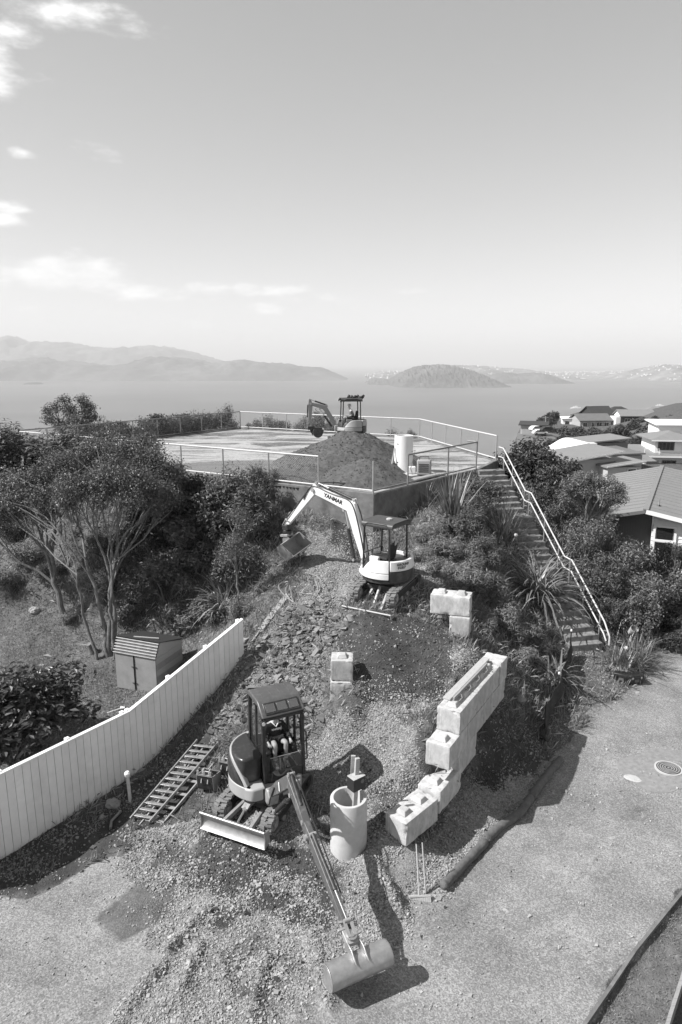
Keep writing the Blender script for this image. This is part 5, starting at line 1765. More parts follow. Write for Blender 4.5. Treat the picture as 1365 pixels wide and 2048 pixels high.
def digger_canopy():
    G2 = Vector((1.50, 21.35, 3.60))
    root = thing('excavator', G2, 'white mini excavator with open canopy and empty seat on the steep bank', 'excavator', 'mini excavators on the site')
    yawU = math.atan2(-0.86, -0.50)
    MU = Matrix.Rotation(yawU, 4, 'Z') @ Matrix.Rotation(R(6), 4, 'Y')
    crawler(root, MU, 1.0, -0.40, 'track_dust', 'worn_steel')
    f = Vector((-.81, .59)).normalized()
    yaw = math.atan2(f.y, f.x)
    MH = Matrix.Rotation(yaw, 4, 'Z')
    rf, re, le, zt, yc = canopy_house(root, MH, 1.0, 'paint_white', 'canopy_grey', True)
    m = MB(MH); m.lathe([(.10, 0), (.10, .04), (.07, .06)], 20, (-.08, yc, zt + .005)); m.build('roof_cap', 'bristle', rf)
    # lettering wrapped on the rear cover
    for body, z, a0 in (('GROUND', 1.20, 158), ('SURF', 1.10, 154)):
        for i, ch in enumerate(body):
            a = R(a0 - 0 + (-len(body) / 2 + i + .5) * 5.2)
            rr = .887 - .03 * (z - .98) / .32 + .004
            M4 = MH @ Matrix.Rotation(a, 4, 'Z') @ Matrix.Translation((rr, 0, z)) @ Matrix.Rotation(R(90), 4, 'Z') @ Matrix.Rotation(R(90), 4, 'X')
            text_mesh('lettering', ch, .105, 'decal_grey', re, M4, bold=.007, shear=.15)
    b, s = boom_arm(root, MH, 0.0, 1.0, (.86, 1.02), (1.42, 2.72), (2.98, 3.12), (4.22, 1.72), ('paint_white', 'paint_white'), hw=(.13, .21, .115), cyl_foot=(1.30, .92))
    # maker's name on the boom's camera side
    t = Vector((2.98 - 1.42, 3.12 - 2.72)).normalized()
    a = math.atan2(t.y, t.x)
    for sg, rotz in ((1, 1), (-1, -1)):
        M4 = MH @ Matrix.Translation((2.12, sg * .0885, 2.915)) @ Matrix.Rotation(-a, 4, 'Y')
        M4 = M4 @ (Matrix.Rotation(R(180), 4, 'Z') if sg > 0 else Matrix()) @ Matrix.Rotation(R(90), 4, 'X')
        text_mesh('maker_name', 'YANMAR', .185, 'decal_dark', b, M4, bold=.008, sx=1.05)
    hoses(root, MH, [[(.8, .1, 1.0), (1.0, .11, 1.9), (1.25, .11, 2.75), (1.5, .1, 3.0), (2.2, .1, 3.08), (2.9, .1, 3.3), (3.15, .09, 3.2), (3.4, .09, 2.75)],
                     [(.75, -.1, 1.0), (.95, -.11, 1.9), (1.2, -.11, 2.8), (1.6, -.1, 3.02), (2.4, -.1, 3.12), (2.95, -.1, 3.35), (3.3, -.09, 3.0), (3.9, -.09, 2.2)]], .017)
    hx, hzz = 4.24, 1.66
    m = MB(MH); m.box((hx, 0, hzz - .04), (.26, .30, .20), (0, R(15), 0)); m.cyl((hx, 0, hzz - .13), (hx + .03, 0, hzz - .30), .16, n=18); th = m.build('tilt_rotator', 'dark_steel', root, bevel=.015)
    m = MB(MH); m.box((hx + .04, 0, hzz - .33), (.34, .34, .09), (0, R(10), 0)); m.build('quick_hitch', 'worn_steel', th, bevel=.012)
    bucket_parts(root, MH, (hx + .03, hzz - .40, 0), R(-40), 1.05, .32, 'worn_steel', yaw_tilt=R(-14), ears=.12)
    # seat-back tag and a rag on the engine cover
    m = MB(MH); m.box((-.34, .02, 1.76), (.05, .20, .16), (0, R(-15), R(15))); m.build('headrest_bag', 'sock', root, bevel=.03)
    return root


digger_canopy()


def digger_small():
    G3 = Vector((.55, 36.4, 6.82))
    root = thing('excavator', G3, 'small grey canopy excavator perched on the soil heap against the sea', 'excavator', 'mini excavators on the site')
    yaw = math.atan2(-0.12, -1)
    MH = Matrix.Rotation(yaw, 4, 'Z')
    crawler(root, MH, .82, -.02, 'track_dust', 'worn_steel')
    rf, re, le, zt, yc = canopy_house(root, MH, .95, 'paint_light', 'roof_dark', False)
    m = MB(MH)
    for k in range(7):
        m.box((.1 - .12 * k + random.uniform(-.05, .05), yc + random.uniform(-.25, .25), zt + .06), (.16, .2, .12), (random.random(), random.random(), random.random()))
    m.build('roof_jumble', 'black_plastic', rf, bevel=.03)
    lamp(MH, (.62, .45, zt - .14), rf, .07)
    lamp(MH, (.62, -.35, zt - .12), rf, .07)
    boom_arm(root, MH, 0, .85, (.80, .82), (1.42, 1.86), (2.16, 2.06), (2.22, .92), ('paint_grey', 'paint_grey'), hw=(.10, .15, .09), cyl_foot=(1.02, .82))
    m = MB(MH); m.box((2.2, 0, .80), (.24, .24, .2)); m.build('quick_hitch', 'dark_steel', root, bevel=.015)
    bucket_parts(root, MH, (2.12, .72, 0), R(-75), .75, .26, 'dark_steel', ears=.1)
    J = dict(SEAT)
    J.update(chest=(.04, 0, .45), neck=(.10, 0, .56), jaw=(.14, 0, .62), head=(.15, 0, .71), shl=(.05, .2, .47), shr=(.05, -.2, .47), wrl=(.34, .25, .22), wrr=(.34, -.25, .22))
    person(G3 + MH @ Vector((-.02, .12 * .95, 1.20)), yaw, 'person in patterned shirt and pale cap driving the small digger', J, 'shirt_print', 'shorts', 'cap', sleeves=False)
    return root


digger_small()

# soil heap on the slab, under the small digger
def heap():
    n = 150
    xs = np.linspace(-5.5, 5.2, n); ys = np.linspace(26.6, 40.5, n)
    X, Y = np.meshgrid(xs, ys, indexing='ij')
    def cone(cx, cy, h, rx, ry, rot=0.0):
        c, s = math.cos(rot), math.sin(rot)
        u = ((X - cx) * c + (Y - cy) * s) / rx; v = (-(X - cx) * s + (Y - cy) * c) / ry
        d = np.sqrt(u * u + v * v)
        return h * np.clip(1.12 - d, 0, 1) ** 0.85
    hgt = np.maximum.reduce([cone(.35, 33.4, 1.75, 3.0, 3.3), cone(1.1, 33.9, 1.55, 2.6, 3.0), cone(.5, 36.6, .98, 3.4, 3.0) , cone(1.0, 29.4, 0.95, 2.1, 2.0), cone(-1.6, 30.0, .55, 2.4, 2.0), cone(-.2, 35, 1.2, 3.0, 3.2)])
    hgt = np.where((np.hypot((X - .55) / 1.5, (Y - 36.4) / 1.2) < 1), np.minimum(hgt, .82), hgt)
    hgt = hgt + (0.16 * fbm(X / 1.3, Y / 1.3, 4, 61) + .05 * fbm(X / .35, Y / .35, 3, 66) + .03 * fbm(X / .2, Y / .2, 2, 62)) * sstep(0.02, .3, hgt) - .02
    ins = in_plat(X, Y)
    hgt = np.where(ins < .3, np.minimum(hgt, -.02 + np.clip(ins, 0, .3) * 1.2), hgt)
    Z = PZ - .03 + hgt
    Vv = np.stack([X, Y, Z], -1).reshape(-1, 3)
    a, b = np.meshgrid(np.arange(n - 1), np.arange(n - 1), indexing='ij')
    Fv = np.stack([a * n + b, (a + 1) * n + b, (a + 1) * n + b + 1, a * n + b + 1], -1).reshape(-1, 4)
    keep = (hgt[:-1, :-1] > -.015).ravel() | (hgt[1:, 1:] > -.015).ravel()
    Fv = Fv[keep]
    used, inv = np.unique(Fv, return_inverse=True)
    o = np_mesh('soil_heap', Vv[used], inv.reshape(-1, 4), 'heap_soil', smooth=True)
    tag(o, 'large heap of dark soil spilled across the concrete platform', 'soil heap')
    return X, Y, Z, hgt


hm_ = mat('heap_soil', 0.07, 0.95, 0.5, 5, bump_=1.0, bscale=22, dirt=0.5, dscale=14, dcol=0.11, coord='Object')
HEAP = heap()

# ================================================================ loose stones
def stones(name, P, size, m, label, cat, flat=0.75, seed=1, parent=None, sink=0.25):
    """P: (n,3) resting points; one twelve-sided lump each"""
    r = np.random.default_rng(seed)
    n = len(P)
    cube = np.array([(x, y, z) for x in (-1, 1) for y in (-1, 1) for z in (-1, 1)], float) * 0.5
    Vv = cube[None] * (1 + r.uniform(-.38, .38, (n, 8, 1))) + r.uniform(-.14, .14, (n, 8, 3))
    sc = size[:, None, None] * np.stack([r.uniform(.8, 1.35, n), r.uniform(.7, 1.1, n), r.uniform(.45, .9, n) * flat / .75], -1)[:, None, :]
    Vv = Vv * sc
    ax = r.normal(size=(n, 3)) * np.array([.5, .5, 1.6])
    a, b, c = ax[:, 0] * .7, ax[:, 1] * .7, ax[:, 2] * 2
    ca, sa, cb, sb, cc, sc_ = np.cos(a), np.sin(a), np.cos(b), np.sin(b), np.cos(c), np.sin(c)
    Rm = np.empty((n, 3, 3))
    Rm[:, 0, 0] = cc * cb; Rm[:, 0, 1] = cc * sb * sa - sc_ * ca; Rm[:, 0, 2] = cc * sb * ca + sc_ * sa
    Rm[:, 1, 0] = sc_ * cb; Rm[:, 1, 1] = sc_ * sb * sa + cc * ca; Rm[:, 1, 2] = sc_ * sb * ca - cc * sa
    Rm[:, 2, 0] = -sb; Rm[:, 2, 1] = cb * sa; Rm[:, 2, 2] = cb * ca
    Vv = np.einsum('nij,nkj->nki', Rm, Vv)
    Vv = Vv + P[:, None, :] + np.array([0, 0, 1.0]) * (size * (0.5 - sink) * 0.6)[:, None, None]
    q = np.array([(0, 1, 3, 2), (4, 6, 7, 5), (0, 4, 5, 1), (2, 3, 7, 6), (0, 2, 6, 4), (1, 5, 7, 3)])
    Fv = (q[None] + (np.arange(n) * 8)[:, None, None]).reshape(-1, 4)
    o = np_mesh(name, Vv.reshape(-1, 3), Fv, m, parent)
    return tag(o, label, cat, kind='stuff')


def scatter(mask, n, x0, x1, y0, y1, seed, gamma=1.0, Y0=8.0):
    """random ground points with probability given by a cover mask, denser where the camera is near"""
    r = np.random.default_rng(seed)
    out_ = []; tot_ = 0
    while tot_ < n:
        x = r.uniform(x0, x1, n * 3); y = r.uniform(y0, y1, n * 3)
        p = bil(mask, x, y) ** gamma
        k = r.uniform(0, 1, n * 3) < p
        if k.sum() == 0: break
        out_.append(np.stack([x[k], y[k]], -1)); tot_ += k.sum()
    P = np.concatenate(out_)[:n]
    z = bil(ZZ, P[:, 0], P[:, 1])
    return np.concatenate([P, z[:, None]], -1)


clump = sstep(-.25, .35, fbm(XX / .55, YY / .55, 3, 91))
broad = sstep(-.3, .3, fbm(XX / 1.8, YY / 1.8, 3, 97))
gm = np.clip(grav * (0.07 + 0.93 * clump * (.2 + .8 * broad)) * (1 - .93 * soil) * (1 - plate), 0, 1)
P = scatter(gm, 105000, -7.5, 6.5, 8.2, 27, 5)
stones('crushed_stone', P, rng.lognormal(np.log(.0205), .36, len(P)).clip(.010, .06), 'stone_light', 'pale crushed stone spread over the slope and the drive', 'gravel', seed=2)
gm2 = np.clip((asph * .06 + grav * .2 + soil * .35 + rub * .8 + lawn_s * .5 + shade_soil_strip * .4) * (0.15 + .85 * clump ** 2), 0, 1)
P = scatter(gm2, 14000, -8, 10, 8.0, 27, 6)
stones('scattered_chips', P, rng.lognormal(np.log(.022), .4, len(P)).clip(.01, .06), 'stone_light', 'sparse stone chips strewn over bare soil and asphalt', 'stone chips', seed=3)
P = scatter(np.clip(rub, 0, 1) ** 2, 1300, -5, 6, 13, 26, 7)
stones('slate_rubble', P, rng.lognormal(np.log(.07), .5, len(P)).clip(.03, .26), 'slate', 'broken dark slate rubble heaped beside the fence', 'rubble', flat=.33, seed=4)
P = scatter(np.clip(soil + rub * .3 + shade_soil_strip * .3, 0, 1), 6000, -8, 8, 9, 27, 8)
stones('soil_clods', P, rng.lognormal(np.log(.02), .5, len(P)).clip(.01, .08), 'soil_clod', 'crumbly dark soil clods on the dug bank', 'clods', seed=5)
# lumps on the soil heap
hx_, hy_, hz_, hh_ = HEAP
kk = rng.choice(hx_.size, 5000, p=(np.clip(hh_, 0, .6) / np.clip(hh_, 0, .6).sum()).ravel())
P = np.stack([hx_.ravel()[kk], hy_.ravel()[kk], hz_.ravel()[kk]], -1) + rng.normal(0, .03, (5000, 3)) * np.array([1, 1, 0])
stones('heap_lumps', P, rng.lognormal(np.log(.024), .35, 5000).clip(.012, .06), 'soil_clod', 'lumps of soil on the heap on the slab', 'clods', seed=6)


def boulder(px, py, s, label, m_='rock', sq=.7, seed=0):
    p = hit(px, py)
    bm = bmesh.new(); bmesh.ops.create_icosphere(bm, subdivisions=3, radius=.5)
    r = random.Random(seed)
    off = Vector((r.random() * 9, r.random() * 9, r.random() * 9))
    from mathutils import noise as mn
    for v in bm.verts:
        d = abs(mn.noise(v.co * 2.6 + off)) * -.55 + abs(mn.noise(v.co * 6 + off)) * -.28 + .1
        v.co *= 1 + d
        v.co.z *= sq
    bm.verts.ensure_lookup_table()
    me = bpy.data.meshes.new('rock'); bm.to_mesh(me); bm.free()
    me.materials.append(MATS[m_])
    o = bpy.data.objects.new('rock', me); COL.objects.link(o)
    o.location = p + Vector((0, 0, s * sq * .2)); o.scale = (s, s * r.uniform(.7, 1), s); o.rotation_euler = (0, 0, r.random() * 6)
    return tag(o, label, 'rock')


boulder(228, 1612, .42, 'rounded grey rock lying at the foot of the white fence', seed=1)
boulder(205, 1637, .2, 'small stone beside the rounded rock by the white fence', seed=2)
boulder(45, 1110, .8, 'broad pale outcrop lower on the grassy bank', seed=4, sq=.6)
boulder(70, 1225, .45, 'small bright stone on the lawn edge', 'stone_light', seed=6)
boulder(345, 1280, .6, 'rough rock in the bank above the shed', seed=7)
boulder(905, 1252, .42, 'angular broken rock below the wedged blocks', 'slate', seed=9)
boulder(880, 1240, .3, 'small angular rock by the wedged blocks', 'slate', seed=10)
boulder(985, 1400, .35, 'rock in the soil beside the block wall end', 'slate', seed=11)


# ================================================================ plants
def leaf_quads(C, N_, ls, asp, r, droop=0.0):
    """C centres (n,3), N_ facing directions (n,3): one pointed four-cornered leaf each"""
    n = len(C)
    N_ = N_ / (np.linalg.norm(N_, axis=1, keepdims=True) + 1e-9)
    a = r.normal(size=(n, 3)); a -= (a * N_).sum(1, keepdims=True) * N_
    a /= np.linalg.norm(a, axis=1, keepdims=True) + 1e-9
    b = np.cross(N_, a)
    L = ls * r.uniform(.6, 1.35, (n, 1)); Wd = L * asp
    V4 = np.stack([C - a * L * .5, C + b * Wd * .5 + a * L * .05 + N_ * L * .08, C + a * L * .5 - N_ * L * droop, C - b * Wd * .5 + a * L * .05 + N_ * L * .08], 1)
    return V4.reshape(-1, 3), np.arange(n * 4).reshape(-1, 4)


def foliage(cent, rad, n, ls, asp, seed, up=.5, shell=.5, squash=.8, out=.7):
    r = np.random.default_rng(seed)
    cent = np.asarray(cent, float); rad = np.asarray(rad, float)
    w = rad ** 2; w = w / w.sum()
    k = r.choice(len(cent), n, p=w)
    d = r.normal(size=(n, 3)); d /= np.linalg.norm(d, axis=1, keepdims=True)
    rr = (shell + (1 - shell) * r.uniform(0, 1, n)) ** .7
    rr = rr * (1 + .18 * r.normal(size=n))
    C = cent[k] + d * (rad[k] * rr)[:, None] * np.array([1, 1, squash])
    Nn = d * out + r.normal(size=(n, 3)) * .55 + np.array([0, 0, up])
    return leaf_quads(C, Nn, ls, asp, r, droop=.12)


def limb(m, p0, p1, r0, r1, bend=.15, n=5, seed=None, k=6):
    r = random.Random(seed)
    p0 = Vector(p0); p1 = Vector(p1)
    L = (p1 - p0).length
    pts_ = []
    o1 = Vector((r.uniform(-1, 1), r.uniform(-1, 1), r.uniform(0, .6))) * bend * L
    for i in range(n + 1):
        t = i / n
        q = p0.lerp(p1, t) + o1 * math.sin(math.pi * t) + Vector((r.uniform(-1, 1), r.uniform(-1, 1), r.uniform(-1, 1))) * .025 * L * (0 < i < n)
        pts_.append(q)
    m.tube(pts_, [r0 + (r1 - r0) * (i / n) for i in range(n + 1)], k)
    return pts_


def tree(base, stems, clusters, n, ls, leafm, label, asp=.45, seed=1, barkm='bark', shell=.4, squash=.75, up=.6, name='tree', twigs=3, tw_r=.018, out=.6):
    """stems: list of (fork point, base radius, fork radius); clusters: (centre, radius)"""
    root = thing(name, base, label, 'tree')
    B = Vector(base)
    m = MB(Matrix.Translation(-B))
    rr = random.Random(seed)
    forks = []
    for i, (fk, r0, r1) in enumerate(stems):
        off = Vector((rr.uniform(-.32, .32), rr.uniform(-.25, .25), -.25)) if len(stems) > 1 else Vector((0, 0, -.25))
        pp = limb(m, B + off, fk, r0, r1, .07, 7, seed + i, 9)
        forks.append((Vector(fk), r1, pp))
    cnt_ = [0] * len(forks)
    for i, (c, r) in enumerate(clusters):
        c = Vector(c)
        fi_ = min(range(len(forks)), key=lambda q: (forks[q][0] - c).length + .22 * cnt_[q])
        cnt_[fi_] += 1
        fk, r1, pp = forks[fi_]
        src = pp[rr.choice([4, 5, 6, 7])] if rr.random() < .5 else fk
        if src.z > c.z - .1: src = pp[4]
        q = limb(m, src, c, r1 * .7, tw_r, .16, 6, seed * 7 + i, 6)
        for k in range(twigs):
            e = c + Vector((rr.uniform(-1, 1), rr.uniform(-1, 1), rr.uniform(-.3, .9))) * r * .9
            limb(m, q[rr.choice([2, 3, 4])], e, tw_r * 1.2, tw_r * .35, .12, 4, seed * 13 + i * 5 + k, 5)
    m.build('trunk', barkm, root)
    Vv, Fv = foliage([tuple(Vector(c) - B) for c, r in clusters], [r for c, r in clusters], n, ls, asp, seed, up, shell, squash, out)
    np_mesh('crown', Vv, Fv, leafm, root)
    return root


def sph_clusters(c, R3, k, r, seed, lo=-.3):
    """cluster centres over an ellipsoid"""
    rr = np.random.default_rng(seed)
    out_ = []
    while len(out_) < k:
        d = rr.normal(size=3); d /= np.linalg.norm(d)
        if d[2] < lo: continue
        t = rr.uniform(.55, 1.0)
        out_.append((tuple(np.array(c) + d * np.array(R3) * t), r * rr.uniform(.65, 1.25)))
    return out_


# shrub prototypes of unit size (1 wide, 1 high), copied with their parts
SHRUB = {}


def shrub_proto(key, n, ls, asp, leafm, k=22, cr=.2, seed=1, up=.5, shape=(.42, .42, .46), zc=.5, shell=.35, tall=False):
    cl_ = sph_clusters((0, 0, zc), shape, k, cr, seed, lo=-.45)
    Vv, Fv = foliage([c for c, r in cl_], [r for c, r in cl_], n, ls, asp, seed, up, shell, 1.25 if tall else .85)
    crown = np_mesh('crown', Vv, Fv, leafm)
    m = MB(); rr = random.Random(seed)
    for c, r in cl_[::2]:
        limb(m, (rr.uniform(-.06, .06), rr.uniform(-.06, .06), -.08), c, .016, .004, .12, 5, seed + rr.randint(0, 999), 5)
    st_ = m.build('stem', 'twig')
    SHRUB[key] = (crown.data, st_.data)
    bpy.data.objects.remove(crown); bpy.data.objects.remove(st_)


shrub_proto('dark', 5200, .062, .5, 'leaf_dark', 26, .19, 11)
shrub_proto('dark2', 5200, .055, .55, 'leaf_dark', 30, .17, 12, shape=(.45, .4, .42))
shrub_proto('mid', 5200, .055, .45, 'leaf_mid', 26, .18, 13)
shrub_proto('mid2', 4600, .060, .42, 'leaf_mid', 22, .2, 14, shape=(.44, .44, .4))
shrub_proto('light', 4600, .045, .4, 'leaf_light', 26, .17, 15)
shrub_proto('fine', 4600, .085, .2, 'needle', 30, .17, 16, up=.9, tall=True, shell=.2)
shrub_proto('fine2', 4600, .09, .19, 'needle', 26, .19, 17, up=1.0, tall=True, shell=.15, shape=(.38, .38, .5))
shrub_proto('gloss', 6200, .060, .5, 'leaf_gloss', 40, .15, 18, shape=(.46, .46, .46), zc=.46)
shrub_proto('low', 3000, .13, .13, 'grass_blade', 22, .2, 19, up=.4, shape=(.45, .45, .32), zc=.34, tall=True)
shrub_proto('far', 1500, .12, .6, 'far_leaf', 16, .24, 20, shape=(.42, .42, .42))
shrub_proto('far2', 1500, .11, .6, 'far_leaf', 20, .21, 21, shape=(.44, .4, .38))


def shrub(p, w, h, kind, label, group, d=None, name='shrub'):
    e = thing(name, p, label, 'shrub', group)
    e.rotation_euler = (0, 0, random.uniform(0, 6.28))
    e.scale = (w, (d or w) * random.uniform(.9, 1.1), h)
    for nm, me in zip(('crown', 'stem'), SHRUB[kind]):
        c = bpy.data.objects.new(nm, me); COL.objects.link(c); c.parent = e
    return e


def shrub_px(px, py, wpx, hpx, kind, label, group, name='shrub', sink=.1):
    p = hit(px, py)
    t = (Vector(p) - Vector((0, 0, CAMZ))).length * .97
    w = wpx * t / 1365 * 1.12; h = hpx * t / 1365 * 1.08
    # the given spot is the foot in front: stand the plant half its width further back
    dirv = Vector((p[0], p[1], 0)).normalized()
    q = Vector((p[0], p[1], 0)) + dirv * w * .3
    q.z = hz(q.x, q.y) - sink * h
    return shrub(q, w, h, kind, label, group, name=name)


GL = 'dense dark shrub on the slope between the tree and the digger bucket'
for a in [(330, 1085, 150, 120, 'dark'), (400, 1085, 130, 120, 'dark2'), (370, 1140, 140, 110, 'dark'), (440, 1130, 120, 120, 'dark2'), (300, 1150, 110, 100, 'dark2')]:
    shrub_px(*a, GL, 'dark shrubs on the left slope')
GL = 'feathery upright bush on the slope below the slab wall'
for a in [(470, 1075, 120, 130, 'fine'), (520, 1035, 60, 100, 'fine2'), (545, 1015, 55, 75, 'fine'), (500, 1110, 110, 110, 'fine2'), (430, 1050, 90, 90, 'fine'), (548, 1085, 60, 60, 'fine')]:
    shrub_px(*a, GL, 'feathery bushes below the slab wall')
GL = 'mid-grey leafy bush in the thicket above the shed'
for a in [(400, 1200, 140, 120, 'mid'), (340, 1240, 130, 110, 'mid2'), (470, 1200, 100, 110, 'mid'), (290, 1230, 90, 90, 'mid2'), (430, 1255, 90, 60, 'mid'), (370, 1270, 80, 60, 'low'), (480, 1245, 50, 60, 'low'), (260, 1200, 80, 70, 'mid2')]:
    shrub_px(*a, GL, 'bushes of the thicket above the shed')
GL = 'wispy bush at the lawn edge left of the slab fence'
for a in [(110, 985, 190, 110, 'fine'), (20, 1010, 150, 130, 'fine2'), (200, 1000, 160, 100, 'mid'), (-30, 1040, 120, 100, 'mid2'), (60, 930, 110, 60, 'fine')]:
    shrub_px(*a, GL, 'wispy bushes on the bank top')
GL = 'low scrubby plant on the rocky lawn bank'
for a in [(60, 1150, 70, 40, 'low'), (200, 1215, 70, 50, 'low'), (150, 1250, 50, 30, 'low'), (10, 1190, 60, 40, 'low'), (250, 1260, 60, 50, 'mid'), (110, 1180, 60, 40, 'mid2'), (20, 1100, 60, 40, 'mid'), (210, 1130, 60, 50, 'mid'), (90, 1060, 80, 45, 'mid2')]:
    shrub_px(*a, GL, 'scrub on the rocky bank')
shrub_px(30, 1560, 245, 165, 'gloss', 'big rounded glossy-leaved bush on the lawn behind the white fence', None, sink=.02)
shrub_px(110, 1500, 60, 60, 'low', 'thin twiggy plant beside the glossy bush', None)
GL = 'grassy tussock on the bank right of the canopy digger'
for a in [(860, 1090, 70, 45, 'low'), (900, 1070, 70, 50, 'low'), (890, 1120, 80, 55, 'low'), (940, 1150, 80, 60, 'low'), (880, 1160, 60, 45, 'low'), (930, 1190, 90, 60, 'low'), (975, 1210, 70, 55, 'low'), (1000, 1265, 80, 60, 'low'), (1040, 1290, 70, 50, 'low'), (970, 1260, 60, 40, 'low'), (1040, 1330, 60, 40, 'low'), (1075, 1300, 50, 40, 'low'), (845, 1130, 50, 35, 'low')]:
    shrub_px(*a, GL, 'tussocks on the right bank')
GL = 'feathery bush on the bank below the dark slab wall'
for a in [(960, 1050, 110, 90, 'fine'), (935, 1100, 80, 70, 'fine2'), (965, 1150, 80, 70, 'fine'), (985, 1215, 70, 55, 'fine2')]:
    shrub_px(*a, GL, 'feathery bushes right of the canopy digger')
GL = 'dense dark bush crowding the sunny side of the stair handrail'
for (x, y, w, h, k) in [(9.9, 35.2, 3.6, 3.4, 'dark'), (11.6, 35.0, 3.4, 3.6, 'dark2'), (10.6, 33.0, 2.6, 2.9, 'dark'), (12.6, 36.5, 3.4, 2.9, 'mid'), (9.6, 30.9, 1.8, 1.7, 'dark2'), (11.8, 32.0, 2.6, 2.2, 'mid2'), (11.2, 37.8, 3.2, 3.0, 'dark2')]:
    shrub(Vector((x, y, hz(x, y) - .2)), w, h, k, GL, 'dark bushes beside the stairs')
GL = 'small-leaved grey bush between the stairs and the weatherboard house'
for (x, y, w, h, k) in [(10.6, 28.6, 2.3, 2.6, 'light'), (12.0, 28.2, 2.8, 3.0, 'light'), (10.5, 26.6, 2.0, 2.3, 'mid'), (12.2, 26.4, 2.6, 2.7, 'light'), (13.6, 27.6, 2.4, 2.6, 'mid2'), (11.4, 25.2, 2.0, 1.9, 'mid'), (10.0, 29.8, 1.9, 2.0, 'mid'), (13.2, 29.4, 2.2, 2.8, 'light'), (10.4, 25.2, 1.2, 1.4, 'mid2')]:
    shrub(Vector((x, y, hz(x, y) - .15)), w, h, k, GL, 'bushes below the house')
GL = 'dark shrub in the shade along the neighbouring drive'
for (x, y, w, h, k) in [(13.6, 25.6, 1.8, 1.3, 'dark'), (14.8, 27.4, 2.2, 1.5, 'dark2'), (13.0, 24.4, 1.4, 1.1, 'dark2')]:
    shrub(Vector((x, y, hz(x, y) - .1)), w, h, k, GL, 'shaded shrubs by the drive')
# hedge behind the slab fence
GL = 'hedge shrub leaning on the dark fence at the back of the slab'
a5 = Vector(PLAT[5]); a6 = Vector(PLAT[6])
for t in (.03, .10, .17, .24, .31, .38, .46, .54, .61, .68):
    q = a5.lerp(a6, t) + Vector((-.82, .57)) * random.uniform(1.0, 1.5)
    shrub(Vector((q.x, q.y, 4.6)), random.uniform(2.2, 2.9), random.uniform(2.5, 3.2), random.choice(['mid', 'fine', 'dark2', 'mid2']), GL, 'hedge behind the slab')
GL = 'low shrub outside the seaward slab fence'
a4 = Vector(PLAT[4])
for t, h in ((.04, 2.2), (.13, 2.5), (.2, 2.3), (.33, 2.5), (.39, 2.9), (.46, 3.0), (.53, 2.6), (.84, 1.9), (.92, 2.0)):
    q = a5.lerp(a4, t) + Vector((.47, .88)) * 1.2
    shrub(Vector((q.x, q.y, 4.4)), random.uniform(1.4, 2.3), h, random.choice(['mid', 'dark2', 'fine']), GL, 'shrubs outside the seaward fence')

# ---- trees
def zat(px, py, Y):
    return atY(px, py, Y)


# big multi-stemmed tree over the shed
tb = hit(212, 1318); tb = Vector((tb[0], tb[1], tb[2]))
cl_ = []
rr = random.Random(3)
for (px, py, Y, r) in [(60, 960, 24.5, .8), (120, 930, 25, .85), (180, 905, 25.5, .8), (240, 900, 26, .85), (300, 915, 26, .8), (340, 945, 26, .75), (90, 990, 23.8, .7), (150, 970, 23.4, .75),
                       (210, 960, 23.5, .85), (270, 960, 24, .85), (325, 985, 25, .75), (30, 1000, 24, .6), (130, 1005, 23, .5), (200, 1000, 23, .5), (262, 1000, 23.2, .55), (310, 1015, 24, .5),
                       (170, 940, 26, .8), (20, 975, 25.5, .7), (230, 930, 25, .8), (350, 1000, 25.5, .5), (-20, 1000, 24.5, .8), (290, 885, 26.8, .7), (210, 882, 26.8, .7)]:
    c = zat(px, py, Y); cl_.append((tuple(c), r))
stems = [(tuple(zat(172, 1120, 22.9)), .085, .045), (tuple(zat(195, 1080, 23.2)), .07, .04), (tuple(zat(238, 1090, 23.4)), .085, .045), (tuple(zat(155, 1150, 22.6)), .065, .035), (tuple(zat(222, 1130, 23.0)), .06, .035)]
tree(tb, stems, cl_, 44000, .092, 'leaf_mid', 'multi-stemmed tree with pale trunks spreading over the tin-fronted shed', seed=5, asp=.5, shell=.1, twigs=5)
tb2 = hit(133, 1246)
cl_ = [(tuple(zat(px, py, Y)), r) for (px, py, Y, r) in [(20, 1030, 25, .5), (60, 1010, 25.5, .55), (100, 1000, 25.5, .55), (-20, 1045, 25, .5), (40, 990, 26, .55), (90, 1020, 25, .4), (130, 985, 26, .5)]]
tree(tb2, [(tuple(zat(98, 1090, 24.9)), .12, .08)], cl_, 9000, .085, 'leaf_mid', 'leaning single-trunk tree rising from the lawn edge', seed=9, twigs=4)
# sapling with a bare trunk by the flax
tb3 = hit(480, 1222)
cl_ = [(tuple(zat(px, py, Y)), r) for (px, py, Y, r) in [(470, 1080, 22.6, .42), (490, 1050, 22.8, .4), (455, 1110, 22.5, .4), (500, 1100, 22.6, .38), (475, 1030, 23, .4)]]
tree(tb3, [(tuple(zat(474, 1150, 22.4)), .045, .03)], cl_, 3200, .07, 'leaf_mid', 'slender sapling growing beside the drooping flax', seed=12, twigs=3, tw_r=.01)
# open-crowned tree behind the far-left fence corner
cl_ = []
for (px, py, r) in [(130, 800, .35), (165, 800, .4), (110, 815, .4), (140, 820, .5), (175, 820, .45), (100, 838, .4), (150, 840, .6), (185, 835, .4), (125, 850, .5), (170, 855, .5), (200, 858, .35), (210, 875, .3), (150, 868, .5), (180, 812, .3), (95, 822, .3)]:
    cl_.append((tuple(zat(px, py, 43 + rr.uniform(-.6, .6))), r * 1.35))
tree(Vector((-17.8, 43, 4.2)), [(tuple(zat(135, 880, 43)), .10, .07), (tuple(zat(160, 880, 43)), .10, .07)], cl_, 7500, .13, 'leaf_mid', 'open-crowned small tree standing beyond the far fence corner', seed=15, twigs=3, shell=.2)
